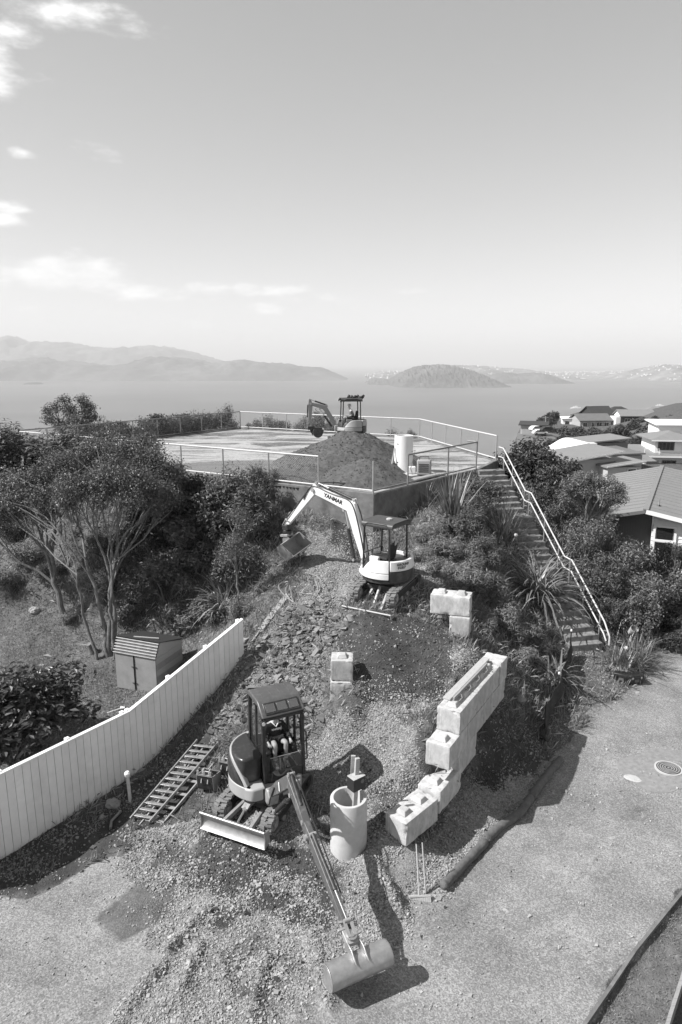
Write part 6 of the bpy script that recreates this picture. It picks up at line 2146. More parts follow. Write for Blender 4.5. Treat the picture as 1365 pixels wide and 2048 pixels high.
# round-crowned tree in front of the near house roof
c0 = zat(1188, 985, 28.6)
cl_ = sph_clusters((c0.x, c0.y, c0.z), (1.25, 1.25, .85), 34, .36, 4, lo=-.2)
tree(Vector((10.95, 28.6, hz(10.95, 28.6))), [(tuple(zat(1180, 1035, 28.6)), .13, .09), (tuple(zat(1196, 1030, 28.6)), .12, .08)], cl_, 15000, .085, 'leaf_light', 'round-crowned tree standing before the grey house roof', seed=21, shell=.5, twigs=2, up=.8)
c0 = zat(1350, 1120, 28.0)
cl_ = sph_clusters((c0.x, c0.y, c0.z), (.9, .9, .75), 22, .3, 6, lo=-.3)
tree(Vector((13.7, 28.0, hz(13.7, 28.0))), [(tuple(zat(1338, 1165, 28.0)), .09, .06)], cl_, 6500, .08, 'leaf_dark', 'small dark tree beside the white weatherboard wall', seed=24, shell=.4)


# ---- flax and other strap-leaved plants
def straps(p, n, L, Wd, label, leafm='flax', upright=.5, seed=1, name='flax_plant', cat='flax', spread=.12, droop=1.0, group=None, extra=None):
    root = thing(name, p, label, cat, group)
    r = np.random.default_rng(seed)
    Vv = []; Fv = []
    ns = 7
    for i in range(n):
        az_ = r.uniform(0, 2 * math.pi); tilt = r.uniform(.08, 1.0) ** (.5 + upright) * (1.25 - upright * .5)
        d = np.array([math.cos(az_) * math.sin(tilt), math.sin(az_) * math.sin(tilt), math.cos(tilt)])
        l = L * r.uniform(.6, 1.1); w = Wd * r.uniform(.7, 1.2)
        pos_ = np.array([r.normal(0, spread), r.normal(0, spread), -.05])
        side = np.array([-math.sin(az_), math.cos(az_), 0])
        o = len(Vv)
        for k in range(ns + 1):
            t = k / ns
            ww = w * (1 - t ** 2.2) * (.75 + .25 * min(1, t * 4)) + .002
            nn = np.cross(side, d)
            Vv += [pos_ - side * ww / 2 + nn * ww * .18, pos_ + side * ww / 2 + nn * ww * .18]
            pos_ = pos_ + d * l / ns
            d = d + np.array([0, 0, -1]) * (.16 + .38 * t) * droop * r.uniform(.7, 1.3) / ns * 3.2
            d = d / np.linalg.norm(d)
        for k in range(ns):
            Fv.append((o + 2 * k, o + 2 * k + 1, o + 2 * k + 3, o + 2 * k + 2))
    np_mesh('leaves', np.array(Vv), np.array(Fv), leafm, root, smooth=True)
    m = MB(); m.lathe([(spread * 1.3, -.12), (spread * 1.6, .02), (spread * .8, .14)], 10); m.build('root_crown', 'twig', root)
    return root


def straps_px(px, py, n, Lpx, Wd, label, **kw):
    p = hit(px, py)
    t = (Vector(p) - Vector((0, 0, CAMZ))).length * .97
    return straps(p, n, Lpx * t / 1365, Wd, label, **kw)


straps_px(1072, 1195, 230, 150, .075, 'large arching flax beside the middle flight of steps', seed=1, upright=.05, droop=2.0, spread=.22)
straps_px(1105, 1365, 100, 95, .065, 'drooping flax above the black silt fence', seed=2, upright=.05, droop=2.2, spread=.16)
straps_px(905, 1050, 90, 125, .07, 'upright spiky flax under the dark slab wall', seed=3, upright=.9, droop=.5)
straps_px(1005, 1085, 70, 95, .065, 'stiff flax beside the upper flight of steps', seed=4, upright=.7, droop=.7)
straps_px(450, 1225, 120, 100, .055, 'pale drooping flax at the top of the white fence', seed=5, upright=.1, droop=1.4, leafm='straw', spread=.16)
straps_px(850, 1010, 34, 60, .03, 'tuft of dry grass against the dark slab wall', seed=6, upright=.8, droop=.8, name='grass_tuft', cat='grass tuft')
p = Vector((-9.6, 33.0, 5.0)); straps(p, 90, 2.3, .07, 'tall flax clump leaning over the front slab fence', seed=7, upright=1.0, droop=.35, spread=.25)
p = Vector((-3.2, 52.6, 4.8)); straps(p, 36, 2.2, .07, 'spiky flax silhouetted outside the seaward fence', seed=8, upright=.8, droop=.5)
straps_px(1240, 1335, 180, 62, .035, 'agapanthus clump at the foot of the stair handrail', seed=9, upright=.3, droop=1.0, spread=.28, name='agapanthus_clump', cat='agapanthus')
straps_px(1275, 1325, 190, 60, .035, 'agapanthus clump behind the two toolboxes', seed=10, upright=.3, droop=1.0, spread=.3, name='agapanthus_clump', cat='agapanthus')
straps_px(1268, 1295, 170, 55, .035, 'agapanthus clump holding the white bucket', seed=11, upright=.4, droop=.9, spread=.28, name='agapanthus_clump', cat='agapanthus')
straps(Vector((13.3, 25.2, hz(13.3, 25.2) + .4)), 60, .62, .05, 'star-shaped spiky plant in the shade by the drive', seed=12, upright=.15, droop=.25, name='yucca', cat='yucca', spread=.05, leafm='leaf_mid')
straps_px(700, 1240, 10, 18, .01, 'dry weed stalks under the canopy digger blade', seed=13, leafm='straw', name='grass_tuft', cat='grass tuft')
straps_px(1040, 1400, 30, 40, .02, 'tuft of grass on the soil above the silt fence', seed=14, upright=.5, name='grass_tuft', cat='grass tuft', leafm='grass_blade')

# agapanthus heads and the one by the steps
def flower(px, py, hgt, label, lean=(0.1, 0)):
    p = hit(px, py)
    root = thing('flower', p, label, 'flower')
    tip = Vector((lean[0], lean[1], hgt))
    m = MB(); m.tube([(0, 0, 0), tip * .5 + Vector((-.02, 0, .02)), tip], .008, 6); m.build('stalk', 'straw', root)
    r = np.random.default_rng(int(px))
    d = r.normal(size=(160, 3)); d /= np.linalg.norm(d, axis=1, keepdims=True)
    Vv, Fv = leaf_quads(np.array(tip) + d * .075 * r.uniform(.5, 1, (160, 1)), d, .05, .45, r)
    np_mesh('petals', Vv, Fv, 'decal_white', root)


flower(1014, 1112, .85, 'white agapanthus flower head on a tall stalk beside the steps', (.35, .1))
flower(1245, 1320, .45, 'white agapanthus flower at the rail foot')
flower(1284, 1290, .45, 'white agapanthus flower beside the bucket')


# ---- ground cover: grass blades
def blades(name, mask, n, box_, Lr, Wr, m_, label, seed, lean=.6, gamma=1.0):
    r = np.random.default_rng(seed)
    P = scatter(mask, n, *box_, seed, gamma)
    n = len(P)
    az_ = r.uniform(0, 6.283, n); L = r.uniform(*Lr, n); Wd = r.uniform(*Wr, n); ti = np.abs(r.normal(0, lean, n)).clip(0, 1.3)
    side = np.stack([-np.sin(az_), np.cos(az_), np.zeros(n)], -1)
    d = np.stack([np.cos(az_) * np.sin(ti), np.sin(az_) * np.sin(ti), np.cos(ti)], -1)
    d2 = d + np.array([0, 0, -.5]); d2 /= np.linalg.norm(d2, axis=1, keepdims=True)
    a = P - side * Wd[:, None] / 2; b = P + side * Wd[:, None] / 2
    md = P + d * (L * .6)[:, None]
    tip = md + d2 * (L * .4)[:, None]
    Vv = np.stack([a, b, md + side * Wd[:, None] * .35, tip], 1).reshape(-1, 3)
    # bent blade: triangle below, tip above
    F4 = np.arange(n * 4).reshape(-1, 4)
    o = np_mesh(name, Vv, F4, m_)
    return tag(o, label, 'grass', kind='stuff')


slopemask = np.clip(1 - asph - lawn - grav - soil - rub * .6 - shade_soil_strip, 0, 1) * (ip < -.05) * inner
patchy = sstep(-.2, .3, fbm(XX / 1.2, YY / 1.2, 3, 55))
blades('slope_grass', slopemask * (.2 + .8 * patchy), 42000, (-16, 13, 13, 34), (.10, .34), (.012, .03), 'grass_blade', 'rough grass growing over the bank', 31)
blades('dry_slope_grass', slopemask * (1.0 - .8 * patchy), 16000, (-16, 13, 13, 34), (.12, .40), (.008, .022), 'straw', 'dry straw-coloured grass over the bank', 32, .8)
blades('lawn_grass', lawn_l * (.3 + .7 * patchy), 42000, (-16, -2, 12, 28), (.04, .11), (.012, .024), 'grass_blade', 'mown lawn grass behind the white fence', 33, .8)
blades('lawn_dry_grass', lawn_l * (1 - .6 * patchy), 12000, (-16, -2, 12, 28), (.05, .12), (.01, .02), 'straw', 'dry blades in the lawn', 34, .9)
blades('verge_grass', np.clip(lawn_r + lawn_s * .8, 0, 1) * (.4 + .6 * patchy), 16000, (3, 14, 6, 26), (.03, .08), (.01, .018), 'grass_blade', 'grass of the verge and of the patch by the stair foot', 35, .8)
blades('weed_fringe', np.clip(shade_soil_strip * (clump ** 3) + lawn_s * .3 + bank_r * .4, 0, 1) * (asph < .25), 5000, (-9, 10, 10, 26), (.06, .2), (.01, .02), 'grass_blade', 'weeds along the fence foot and the bank', 36, .7)

# ================================================================ houses
def window(MW, root, w, h, panes=1, frame='trim_white', t=.06):
    """MW puts the window's middle on the wall: x along the wall, y out, z up"""
    m = MB(MW)
    m.box((0, .0, h / 2 + t / 2), (w + 2 * t, .08, t)); m.box((0, .0, -h / 2 - t / 2), (w + 2 * t, .1, t))
    for s in (-1, 1): m.box((s * (w / 2 + t / 2), .0, 0), (t, .08, h))
    for k in range(1, panes): m.box((-w / 2 + w * k / panes, .0, 0), (t * .8, .07, h))
    o = m.build('window', frame, root)
    for k in range(panes):
        m = MB(MW); m.box((-w / 2 + w * (k + .5) / panes, -.0, 0), (w / panes - t * .8, .02, h)); m.build('pane', 'window_glass', o)
    return o


class House:
    def __init__(s, name, p, yaw, label):
        s.p = Vector(p); s.root = thing(name, s.p, label, 'house')
        s.M = Matrix.Rotation(yaw, 4, 'Z')

    def walls(s, x0, x1, y0, y1, z0, z1, m, nm='wall'):
        b = MB(s.M); b.box(((x0 + x1) / 2, (y0 + y1) / 2, (z0 + z1) / 2), (x1 - x0, y1 - y0, z1 - z0)); return b.build(nm, m, s.root)

    def roof(s, x0, x1, y0, y1, z, rise, m, axis='x', kind='gable', ov=.45, th=.16, shift=0.5, fascia='trim_white', wallm=None):
        X0, X1, Y0, Y1 = x0 - ov, x1 + ov, y0 - ov, y1 + ov
        b = MB(s.M)
        if kind == 'skillion':           # rises along the axis
            if axis == 'x': v = [(X0, Y0, z), (X1, Y0, z + rise), (X1, Y1, z + rise), (X0, Y1, z)]
            else: v = [(X0, Y0, z), (X1, Y0, z), (X1, Y1, z + rise), (X0, Y1, z + rise)]
            b.add(v + [(a, c, d + th) for a, c, d in v], [(0, 1, 2, 3), (7, 6, 5, 4), (0, 4, 5, 1), (1, 5, 6, 2), (2, 6, 7, 3), (3, 7, 4, 0)])
        else:
            hip = (Y1 - Y0 if axis == 'x' else X1 - X0) * .5 if kind == 'hip' else 0
            if axis == 'x':
                yc = Y0 + (Y1 - Y0) * shift
                v = [(X0, Y0, z), (X1, Y0, z), (X1, Y1, z), (X0, Y1, z), (X0 + hip, yc, z + rise), (X1 - hip, yc, z + rise)]
                f = [(0, 1, 5, 4), (2, 3, 4, 5), (1, 2, 5), (3, 0, 4)]
            else:
                xc = X0 + (X1 - X0) * shift
                v = [(X0, Y0, z), (X1, Y0, z), (X1, Y1, z), (X0, Y1, z), (xc, Y0 + hip, z + rise), (xc, Y1 - hip, z + rise)]
                f = [(0, 3, 5, 4), (1, 4, 5, 2), (0, 4, 1), (3, 2, 5)]
            if kind == 'gable': f = f[:2]
            n = 6
            v2 = v + [(a, c, d + th) for a, c, d in v]
            f2 = [tuple(i for i in q) for q in f] + [tuple(i + n for i in q[::-1]) for q in f]
            # close the edges
            if kind == 'gable':
                ring = [0, 1, 5, 2, 3, 4] if axis == 'x' else [0, 4, 1, 2, 5, 3]
            else:
                ring = [0, 1, 2, 3]
            for i in range(len(ring)):
                a, c = ring[i], ring[(i + 1) % len(ring)]
                f2.append((a, c, c + n, a + n))
            b.add(v2, f2)
            if wallm and kind == 'gable':
                g_ = MB(s.M)
                if axis == 'x':
                    for xx in (x0 + .02, x1 - .02): g_.prism([(y0, z - .05), (y1, z - .05), (y0 + (y1 - y0) * shift, z + rise * .86)], xx - .05, xx + .05, 'yz')
                else:
                    for yy in (y0 + .02, y1 - .02): g_.prism([(x0, z - .05), (x1, z - .05), (x0 + (x1 - x0) * shift, z + rise * .86)], yy - .05, yy + .05, 'xz')
                g_.build('gable_wall', wallm, s.root)
        r = b.build('roof', m, s.root, smooth=0)
        return r

    def fascia(s, p, q, m='trim_white', w=.05, h=.18, parent=None):
        b = MB(s.M); b.bar(p, q, w, h); return b.build('fascia', m, parent or s.root)

    def win(s, face, u, z, w, h, x0, x1, y0, y1, panes=1, frame='trim_white'):
        """face: 'f' (-y), 'l' (-x), 'r' (+x)"""
        if face == 'f': T = Matrix.Translation((x0 + (x1 - x0) * u, y0 - .02, z))
        elif face == 'l': T = Matrix.Translation((x0 - .02, y0 + (y1 - y0) * u, z)) @ Matrix.Rotation(R(90), 4, 'Z')
        else: T = Matrix.Translation((x1 + .02, y0 + (y1 - y0) * u, z)) @ Matrix.Rotation(R(90), 4, 'Z')
        return window(s.M @ T, s.root, w, h, panes, frame)


def ppx(px, py, Z):
    d = ray(px, py); return Vector((d[0] * Z, d[1] * Z, d[2] * Z + CAMZ))


def px2m(n, Z):
    return n * Z / 1365


# --- the near house with the long grey roof
def near_house():
    A = ppx(1292, 1020, 34.0)                       # gable apex towards the stairs
    d = Vector((.89, -.457, 0)); n = Vector((.457, .89, 0))    # along the gable wall, and along the ridge
    h = House('weatherboard_house', (A.x, A.y, 0), 0, 'white weatherboard house with a long low grey iron roof behind the trees')
    yaw = math.atan2(n.y, n.x)
    h.M = Matrix.Rotation(yaw, 4, 'Z')              # local x along the ridge, local -y along d
    za = A.z
    # roof: two planes from the ridge, long plane away to the left
    L = 16.6; Wr, Wl = 6.5, 3.2
    dr, dl = 1.15, .8
    b = MB(h.M)
    v = [(0, 0, za), (L, 0, za), (L, -Wr, za - dr), (0, -Wr, za - dr), (L, Wl, za - dl), (0, Wl, za - dl)]
    b.add(v + [(x, y, z - .12) for x, y, z in v], [(0, 1, 2, 3), (1, 0, 5, 4), (9, 8, 7, 6), (6, 7, 10, 11), (0, 3, 9, 6), (5, 0, 6, 11), (3, 2, 8, 9), (4, 5, 11, 10), (2, 1, 7, 8), (1, 4, 10, 7)])
    rf = b.build('roof', 'roof_grey', h.root, smooth=0)
    # standing seams down both planes
    for k in range(1, 17):
        x = k * L / 17
        for (y, z) in ((-Wr, za - dr), (Wl, za - dl)):
            b = MB(h.M); b.bar((x, 0, za + .008), (x, y, z + .008), .03, .03); b.build('roof_seam', 'roof_grey', rf)
    b = MB(h.M); b.bar((-.02, 0, za + .03), (L, 0, za + .03), .26, .05); b.build('ridge_cap', 'roof_grey', rf)
    h.fascia((-.03, -.02, za - .09), (-.03, -Wr, za - dr - .09), h=.2)
    h.fascia((-.03, .02, za - .09), (-.03, Wl, za - dl - .09), 'roof_mid', h=.16)
    h.fascia((0, -Wr - .03, za - dr - .06), (L, -Wr - .03, za - dr - .06))
    # gable wall in lapped boards
    core = MB(h.M); core.prism([(-Wr + .5, -1.5), (-.35, -1.5), (-.35, za - .16), (-Wr + .5, za - dr - .1)], .55, .8, 'yz'); core.build('wall', 'house_white', h.root)
    core = MB(h.M); core.box((L / 2 + .6, -Wr / 2 - .2, (za - dr - 1.6) / 2 - .2), (L - 1.2, Wr - .7, za - dr + 1.2)); core.build('wall', 'house_white', h.root)
    nb = 22
    for k in range(nb):
        z0 = -1.2 + k * .2; z1 = z0 + .22
        if z0 > za - .35: break
        # shorten boards under the sloping barge
        yend = -Wr + .5
        zt = lambda y: za - .14 + y * dr / Wr
        if zt(yend) < z1: yend = min(-.4, -(za - .14 - z1) * Wr / dr)
        if yend > -.6: break
        b = MB(h.M); b.add([(.50, -.34, z0), (.50, yend, z0), (.535, yend, z1), (.535, -.34, z1), (.56, -.34, z0), (.56, yend, z0), (.56, yend, z1), (.56, -.34, z1)], [(0, 1, 2, 3), (7, 6, 5, 4), (0, 4, 5, 1), (1, 5, 6, 2), (2, 6, 7, 3), (3, 7, 4, 0)])
        b.build('weatherboard', 'house_white', h.root, smooth=0)
    window(h.M @ Matrix.Translation((.47, -.95, za - 1.22)) @ Matrix.Rotation(R(90), 4, 'Z'), h.root, .85, .62, 1, t=.11)
    window(h.M @ Matrix.Translation((.47, -.95, za - 1.98)) @ Matrix.Rotation(R(90), 4, 'Z'), h.root, .85, .62, 1, t=.11)
    # recess with vertical slats under the left barge
    b = MB(h.M); b.prism([(-.3, -1.2), (Wl - .4, -1.2), (Wl - .4, za - dl - .1), (-.3, za - .2)], .9, 1.1, 'yz'); b.build('wall', 'roof_mid', h.root)
    for k in range(20):
        y = -.2 + k * .12
        zt = za - .18 - y * dl / Wl
        b = MB(h.M); b.box((.62, y, (zt + zt - 1.0) / 2), (.03, .05, 1.0)); b.build('slat', 'roof_mid', h.root)
    # flue
    q = h.M.inverted() @ (ppx(1318, 1010, 35.4) - Vector((A.x, A.y, 0)))
    zz = za + (q.y * dr / Wr if q.y < 0 else -q.y * dl / Wl)
    b = MB(h.M); b.cyl((q.x, q.y, zz - .05), (q.x, q.y, zz + .06), .13, .06, 12); fl = b.build('flue_flashing', 'black_plastic', rf)
    b = MB(h.M); b.cyl((q.x, q.y, zz), (q.x, q.y, zz + .42), .035, n=10); b.build('flue', 'galv', rf)


near_house()


def gnd(p):
    return Vector((p.x, p.y, hz(p.x, p.y)))


# --- D: low house with pale gable walls, Z about 72
Z = 72
o = ppx(1131, 950, Z)
h = House('gabled_house', (o.x, o.y, o.z), R(10), 'low gabled house with pale grey walls behind the round-crowned tree')
w1 = px2m(62, Z)
h.walls(0, w1 * .25, 0, 6, -2.5, 1.35, 'house_white'); h.walls(w1 * .25, w1 + 2.6, .3, 6, -2.5, 1.5, 'house_mid')
h.roof(0, w1 + 2.4, -.2, 6, 1.35, 1.0, 'roof_grey', 'x', 'skillion', .5)
h.fascia((-.5, -.75, 1.40), (w1 + 2.9, -.75, 2.42), h=.16)
h.walls(w1 + .6, w1 + 4.4, -1.6, 2, -2.5, .9, 'house_mid'); h.roof(w1 + .6, w1 + 4.4, -1.6, 2, .9, .5, 'roof_grey', 'x', 'skillion', .3)
h.fascia((w1 + .3, -1.95, 1.0), (w1 + 4.7, -1.95, 1.5), h=.14)
h.win('f', .5, .3, .6, 1.3, 0, w1 * .25, 0, 6)
h.win('f', .72, .2, .9, 1.0, w1 + .6, w1 + 4.4, -1.6, 2)
# --- D2: flat dark box house on its right
o = ppx(1222, 945, 80)
h = House('flat_roof_house', (o.x, o.y, o.z), R(4), 'plain grey flat-roofed block between two pale houses')
h.walls(0, px2m(62, 80), 0, 7, -3, 2.0, 'house_grey'); h.roof(0, px2m(62, 80), 0, 7, 2.0, .12, 'roof_mid', 'x', 'skillion', .25)
h.walls(-1.2, .1, -.6, 4, -3, 1.7, 'roof_mid'); h.win('f', .5, .6, .7, 1.3, -1.2, .1, -.6, 4)
# --- C: curved roof house behind
o = ppx(1135, 915, 86)
h = House('curved_roof_house', (o.x, o.y, o.z), R(6), 'white house with a wave-shaped roof and a dark clerestory strip')
wc = px2m(50, 86)
h.walls(0, wc, 0, 6, -3, .55, 'house_white')
prof_ = [(-.6 + (wc + 1.0) * k / 12, .55 + 1.25 * (.5 - .5 * math.cos(math.pi * min(1, k / 9)))) for k in range(13)]
b = MB(h.M); b.prism(prof_ + [(x, z - .22) for x, z in prof_][::-1], -.5, 6.3); rfo = b.build('roof', 'trim_white', h.root)
b = MB(h.M); b.prism([(0, .3)] + [(max(0, min(wc, x)), z - .2) for x, z in prof_] + [(wc, .3)], -.01, .1); b.build('gable_wall', 'house_white', h.root)
h.win('f', .62, .75, .7, .55, 0, wc, 0, 6); h.win('f', .25, -.1, 1.6, .4, 0, wc, 0, 6, 2)
h.walls(wc, wc + px2m(82, 86), .8, 6, -3, 1.65, 'roof_mid'); h.roof(wc, wc + px2m(82, 86), .8, 6, 1.65, .5, 'roof_grey', 'x', 'skillion', .3)
for u in (.18, .5): h.win('f', u, 1.15, 1.7, .5, wc, wc + px2m(82, 86), .8, 6, 3, 'roof_mid')
b = MB(h.M); b.box((wc + 3.2, -1.2, .1), (7.4, 4.2, .2), (R(10), 0, 0)); b.build('porch_roof', 'roof_grey', h.root)
# --- E: white two-storey house
Z = 92
o = ppx(1287, 938, Z)
h = House('two_storey_house', (o.x, o.y, o.z), R(-8), 'white two-storey house with a balcony above the long grey roof')
we = px2m(100, Z)
h.walls(0, we, 0, 8, -3, 1.75, 'house_white'); h.roof(0, we, -.2, 8, 1.75, .45, 'roof_grey', 'y', 'skillion', .7)
h.fascia((-.75, -.95, 1.8), (we + .7, -.95, 1.8), h=.2)
h.walls(1.7, we + .2, 1.6, 8, 1.7, 3.7, 'house_white'); h.roof(1.7, we + .2, 1.6, 8, 3.7, .9, 'roof_grey', 'y', 'hip', .7); h.fascia((1.0, .85, 3.75), (we, .85, 3.75), h=.18)
h.win('f', .28, 2.95, 2.0, 1.0, 1.7, we, 1.6, 8, 4, 'roof_mid'); h.win('f', .47, .9, 1.7, .55, 0, we, 0, 8, 3, 'roof_mid')
b = MB(h.M); b.box((1.2, -.05, .3), (1.3, .08, 1.8)); b.build('door', 'house_mid', h.root, bevel=.02)
b = MB(h.M)
b.tube([(0, .2, 1.9), (0, .2, 2.7), (1.9, .2, 2.7), (1.9, .2, 1.9)], .035, 6); b.build('balcony_rail', 'trim_white', h.root)
h.walls(3.6, we + 2, 7, 12, 2.1, 5.3, 'house_white'); h.roof(3.6, we + 2, 7, 12, 5.3, .3, 'trim_white', 'y', 'skillion', .5)
# --- A: white cube house and brick block far down the ridge
Z = 196
o = ppx(1124, 868, Z)
h = House('cube_house', (o.x, o.y, o.z), R(-14), 'bright white cube house beside the brick flats on the ridge')
wa = px2m(34, Z); h.walls(0, wa, 0, 7, -2, 4.3, 'house_white'); h.roof(0, wa, 0, 7, 4.3, .25, 'trim_white', 'x', 'skillion', .4)
for u, z, w in ((.25, 3.1, 1.0), (.72, 3.1, 1.6), (.3, .9, 1.0)): h.win('f', u, z, w, 1.0, 0, wa, 0, 7, 2, 'roof_mid')
o = ppx(1159, 872, 190)
h = House('brick_flats', (o.x, o.y, o.z), R(6), 'two-storey brick flats with a dark roof and two rows of windows')
wb = px2m(64, 190); h.walls(0, wb, 0, 7, -2, 4.1, 'house_brick'); h.roof(0, wb, 0, 7, 4.1, 1.7, 'roof_mid', 'x', 'gable', .5, wallm='house_brick')
for z in (1.0, 3.0):
    for u, w in ((.16, 1.2), (.42, .8), (.62, 1.5), (.86, 1.3)): h.win('f', u, z, w, 1.3, 0, wb, 0, 7, 2)
# --- H3: black house
o = ppx(1241, 852, 188)
h = House('black_house', (o.x, o.y, o.z), R(-3), 'black weatherboard house with three white windows on the ridge')
wb = px2m(66, 188); h.walls(0, wb, 0, 6, -2, 2.6, 'house_dark'); h.roof(0, wb, 0, 6, 2.6, 1.6, 'roof_grey', 'x', 'gable', .4, wallm='house_white')
h.walls(-1.2, 0, .3, 5.5, -2, 2.4, 'house_white')
for u, w in ((.2, 1.4), (.55, 1.6), (.88, .9)): h.win('f', u, 1.4, w, 1.1, 0, wb, 0, 6, 2)
# --- dark roofed houses behind, and others
for (px, py, Z, w, hh, rise, yaw, kind, wm, rm, lab) in [
        (1151, 836, 232, 46, 2.4, 2.0, -10, 'hip', 'house_mid', 'roof_dark', 'house with a dark hipped roof behind the white cube house'),
        (1186, 838, 226, 44, 3.0, 2.8, 12, 'gable', 'house_dark', 'roof_dark', 'dark gabled house in the middle of the ridge group'),
        (1215, 832, 240, 60, 2.6, 2.4, 4, 'hip', 'house_white', 'roof_dark', 'white house under a wide dark roof behind the black house'),
        (1288, 826, 250, 50, 2.6, 1.4, -4, 'hip', 'house_white', 'roof_grey', 'pale roofed house farthest along the ridge'),
        (1345, 826, 235, 40, 2.6, 2.2, 8, 'hip', 'house_white', 'roof_dark', 'dark-roofed house at the bushy end of the ridge'),
        (1352, 836, 205, 40, 2.4, 1.2, -6, 'gable', 'house_mid', 'roof_mid', 'low house half hidden by the ridge bushes')]:
    o = ppx(px, py + 12, Z)
    h = House('ridge_house', (o.x, o.y, o.z), R(yaw), lab)
    ww = px2m(w, Z)
    h.walls(0, ww, 0, 8, -3, hh, wm); h.roof(0, ww, 0, 8, hh, rise, rm, 'x', kind, .6, wallm=wm)
    for u in (.25, .7): h.win('f', u, hh * .55, 1.6, 1.0, 0, ww, 0, 8, 2, 'roof_mid')
# --- garage
o = ppx(1041, 866, 128)
h = House('garage', (o.x, o.y, o.z), R(-18), 'low dark-roofed garage near the power pole')
h.walls(0, 2.6, 0, 4, -2, 1.4, 'house_mid'); h.walls(2.6, 4.6, .2, 4, -2, 1.5, 'house_dark'); h.roof(0, 4.6, 0, 4, 1.45, .35, 'roof_dark', 'y', 'skillion', .4)
b = MB(h.M); b.box((1.3, -.04, .3), (2.0, .06, 1.7)); b.build('garage_door', 'house_grey', h.root)
# power pole and cars on the far street
o = ppx(1090, 866, 130)
t = thing('power_pole', o, 'thin timber power pole beside the low garage', 'pole')
m = MB(); m.cyl((0, 0, -1.5), (0, 0, 3.2), .1, .07, 8); m.build('pole', 'grey_timber', t); m = MB(); m.box((0, 0, 2.9), (1.2, .08, .1)); m.build('crossarm', 'grey_timber', t)


def car(p, yaw, m_, label, S=1.0):
    t = thing('parked_car', p, label, 'car', 'cars by the far garage')
    t.rotation_euler = (0, 0, yaw); t.scale = (S, S, S)
    m = MB(); m.prism([(-2.1, .3), (2.1, .3), (2.15, .7), (1.2, .85), (.6, 1.4), (-1.2, 1.42), (-2.0, .95), (-2.15, .6)], -.85, .85); b = m.build('body', m_, t, bevel=.1)
    m = MB(); m.prism([(1.05, .88), (.56, 1.34), (-1.15, 1.36), (-1.7, .95)], -.87, .87); m.build('window', 'window_glass', t)
    for x in (-1.3, 1.3):
        for s in (-1, 1):
            m = MB(); m.cyl((x, s * .7, .32), (x, s * .9, .32), .32, n=16); m.build('wheel', 'rubber', t)


for (px, py, Z, yw, mm, lab) in [(1096, 862, 120, .2, 'cab_dark', 'dark car parked on the far street below the pole'), (1072, 860, 126, .5, 'house_white', 'white van-like car beside the far garage'), (1080, 868, 122, .1, 'house_white', 'small white car in front of the far garage')]:
    o = ppx(px, py, Z)
    car(o - Vector((0, 0, .1)), yw, mm, lab, .62)
# street and yards under them
m = MB()
pp = [ppx(1035, 890, 112), ppx(1140, 905, 100), ppx(1165, 880, 150), ppx(1150, 872, 170), ppx(1100, 866, 135), ppx(1035, 866, 130)]
st_z = [hz(p.x, p.y) for p in pp]
m.add([tuple(p) for p in pp] + [(p.x, p.y, p.z - 3) for p in pp], [tuple(range(6))] + [(i, (i + 1) % 6, (i + 1) % 6 + 6, i + 6) for i in range(6)])
tag(m.build('street', 'roof_mid', smooth=0), kind='structure')
# bushes on the bank under the ridge houses
rb = random.Random(8)
GL = 'rounded bush on the bank below the ridge houses'
spots_ = []
for (x0, x1, y0, y1, n, Zr) in [(1165, 1260, 862, 892, 16, (120, 160)), (1240, 1365, 846, 880, 20, (120, 170)), (1290, 1370, 832, 850, 7, (150, 190)), (1240, 1290, 880, 912, 8, (100, 120)), (1095, 1160, 868, 876, 6, (150, 170)), (1100, 1135, 876, 894, 5, (105, 115)), (1060, 1110, 836, 848, 4, (160, 180)), (1140, 1160, 868, 878, 3, (150, 165))]:
    for k in range(n):
        px = rb.uniform(x0, x1); py = rb.uniform(y0, y1); Z = Zr[1] + (Zr[0] - Zr[1]) * (py - y0) / (y1 - y0)
        p = ppx(px, py + 6, Z)
        w = px2m(rb.uniform(20, 38), Z)
        shrub(p - Vector((0, 0, w * .3)), w, w * rb.uniform(.8, 1.05), rb.choice(['far', 'far2']), GL, 'bushes on the far bank')
# boats on the harbour
def boat(px, py, L, label):
    p = at(px, py, SEA)
    t = thing('boat', p, label, 'boat')
    m = MB(); m.prism([(-L / 2, .0), (L * .42, 0), (L / 2, L * .1), (-L / 2, L * .085)], -L * .1, L * .1); m.build('hull', 'house_white', t, bevel=L * .01)
    m = MB(); m.box((-L * .05, 0, L * .13), (L * .5, L * .14, L * .09)); m.box((0, 0, L * .2), (L * .2, L * .1, L * .07)); m.build('cabin', 'house_white', t)
    m = MB(); m.cyl((0, 0, L * .2), (0, 0, L * .34), L * .008, n=6); m.build('mast', 'house_white', t)


boat(1152, 817, 36, 'white motor launch crossing the water beyond the ridge houses')
boat(1230, 733.5, 420, 'pale ship far out on the horizon')
boat(1320, 812, 30, 'white launch half hidden behind the ridge roofs')

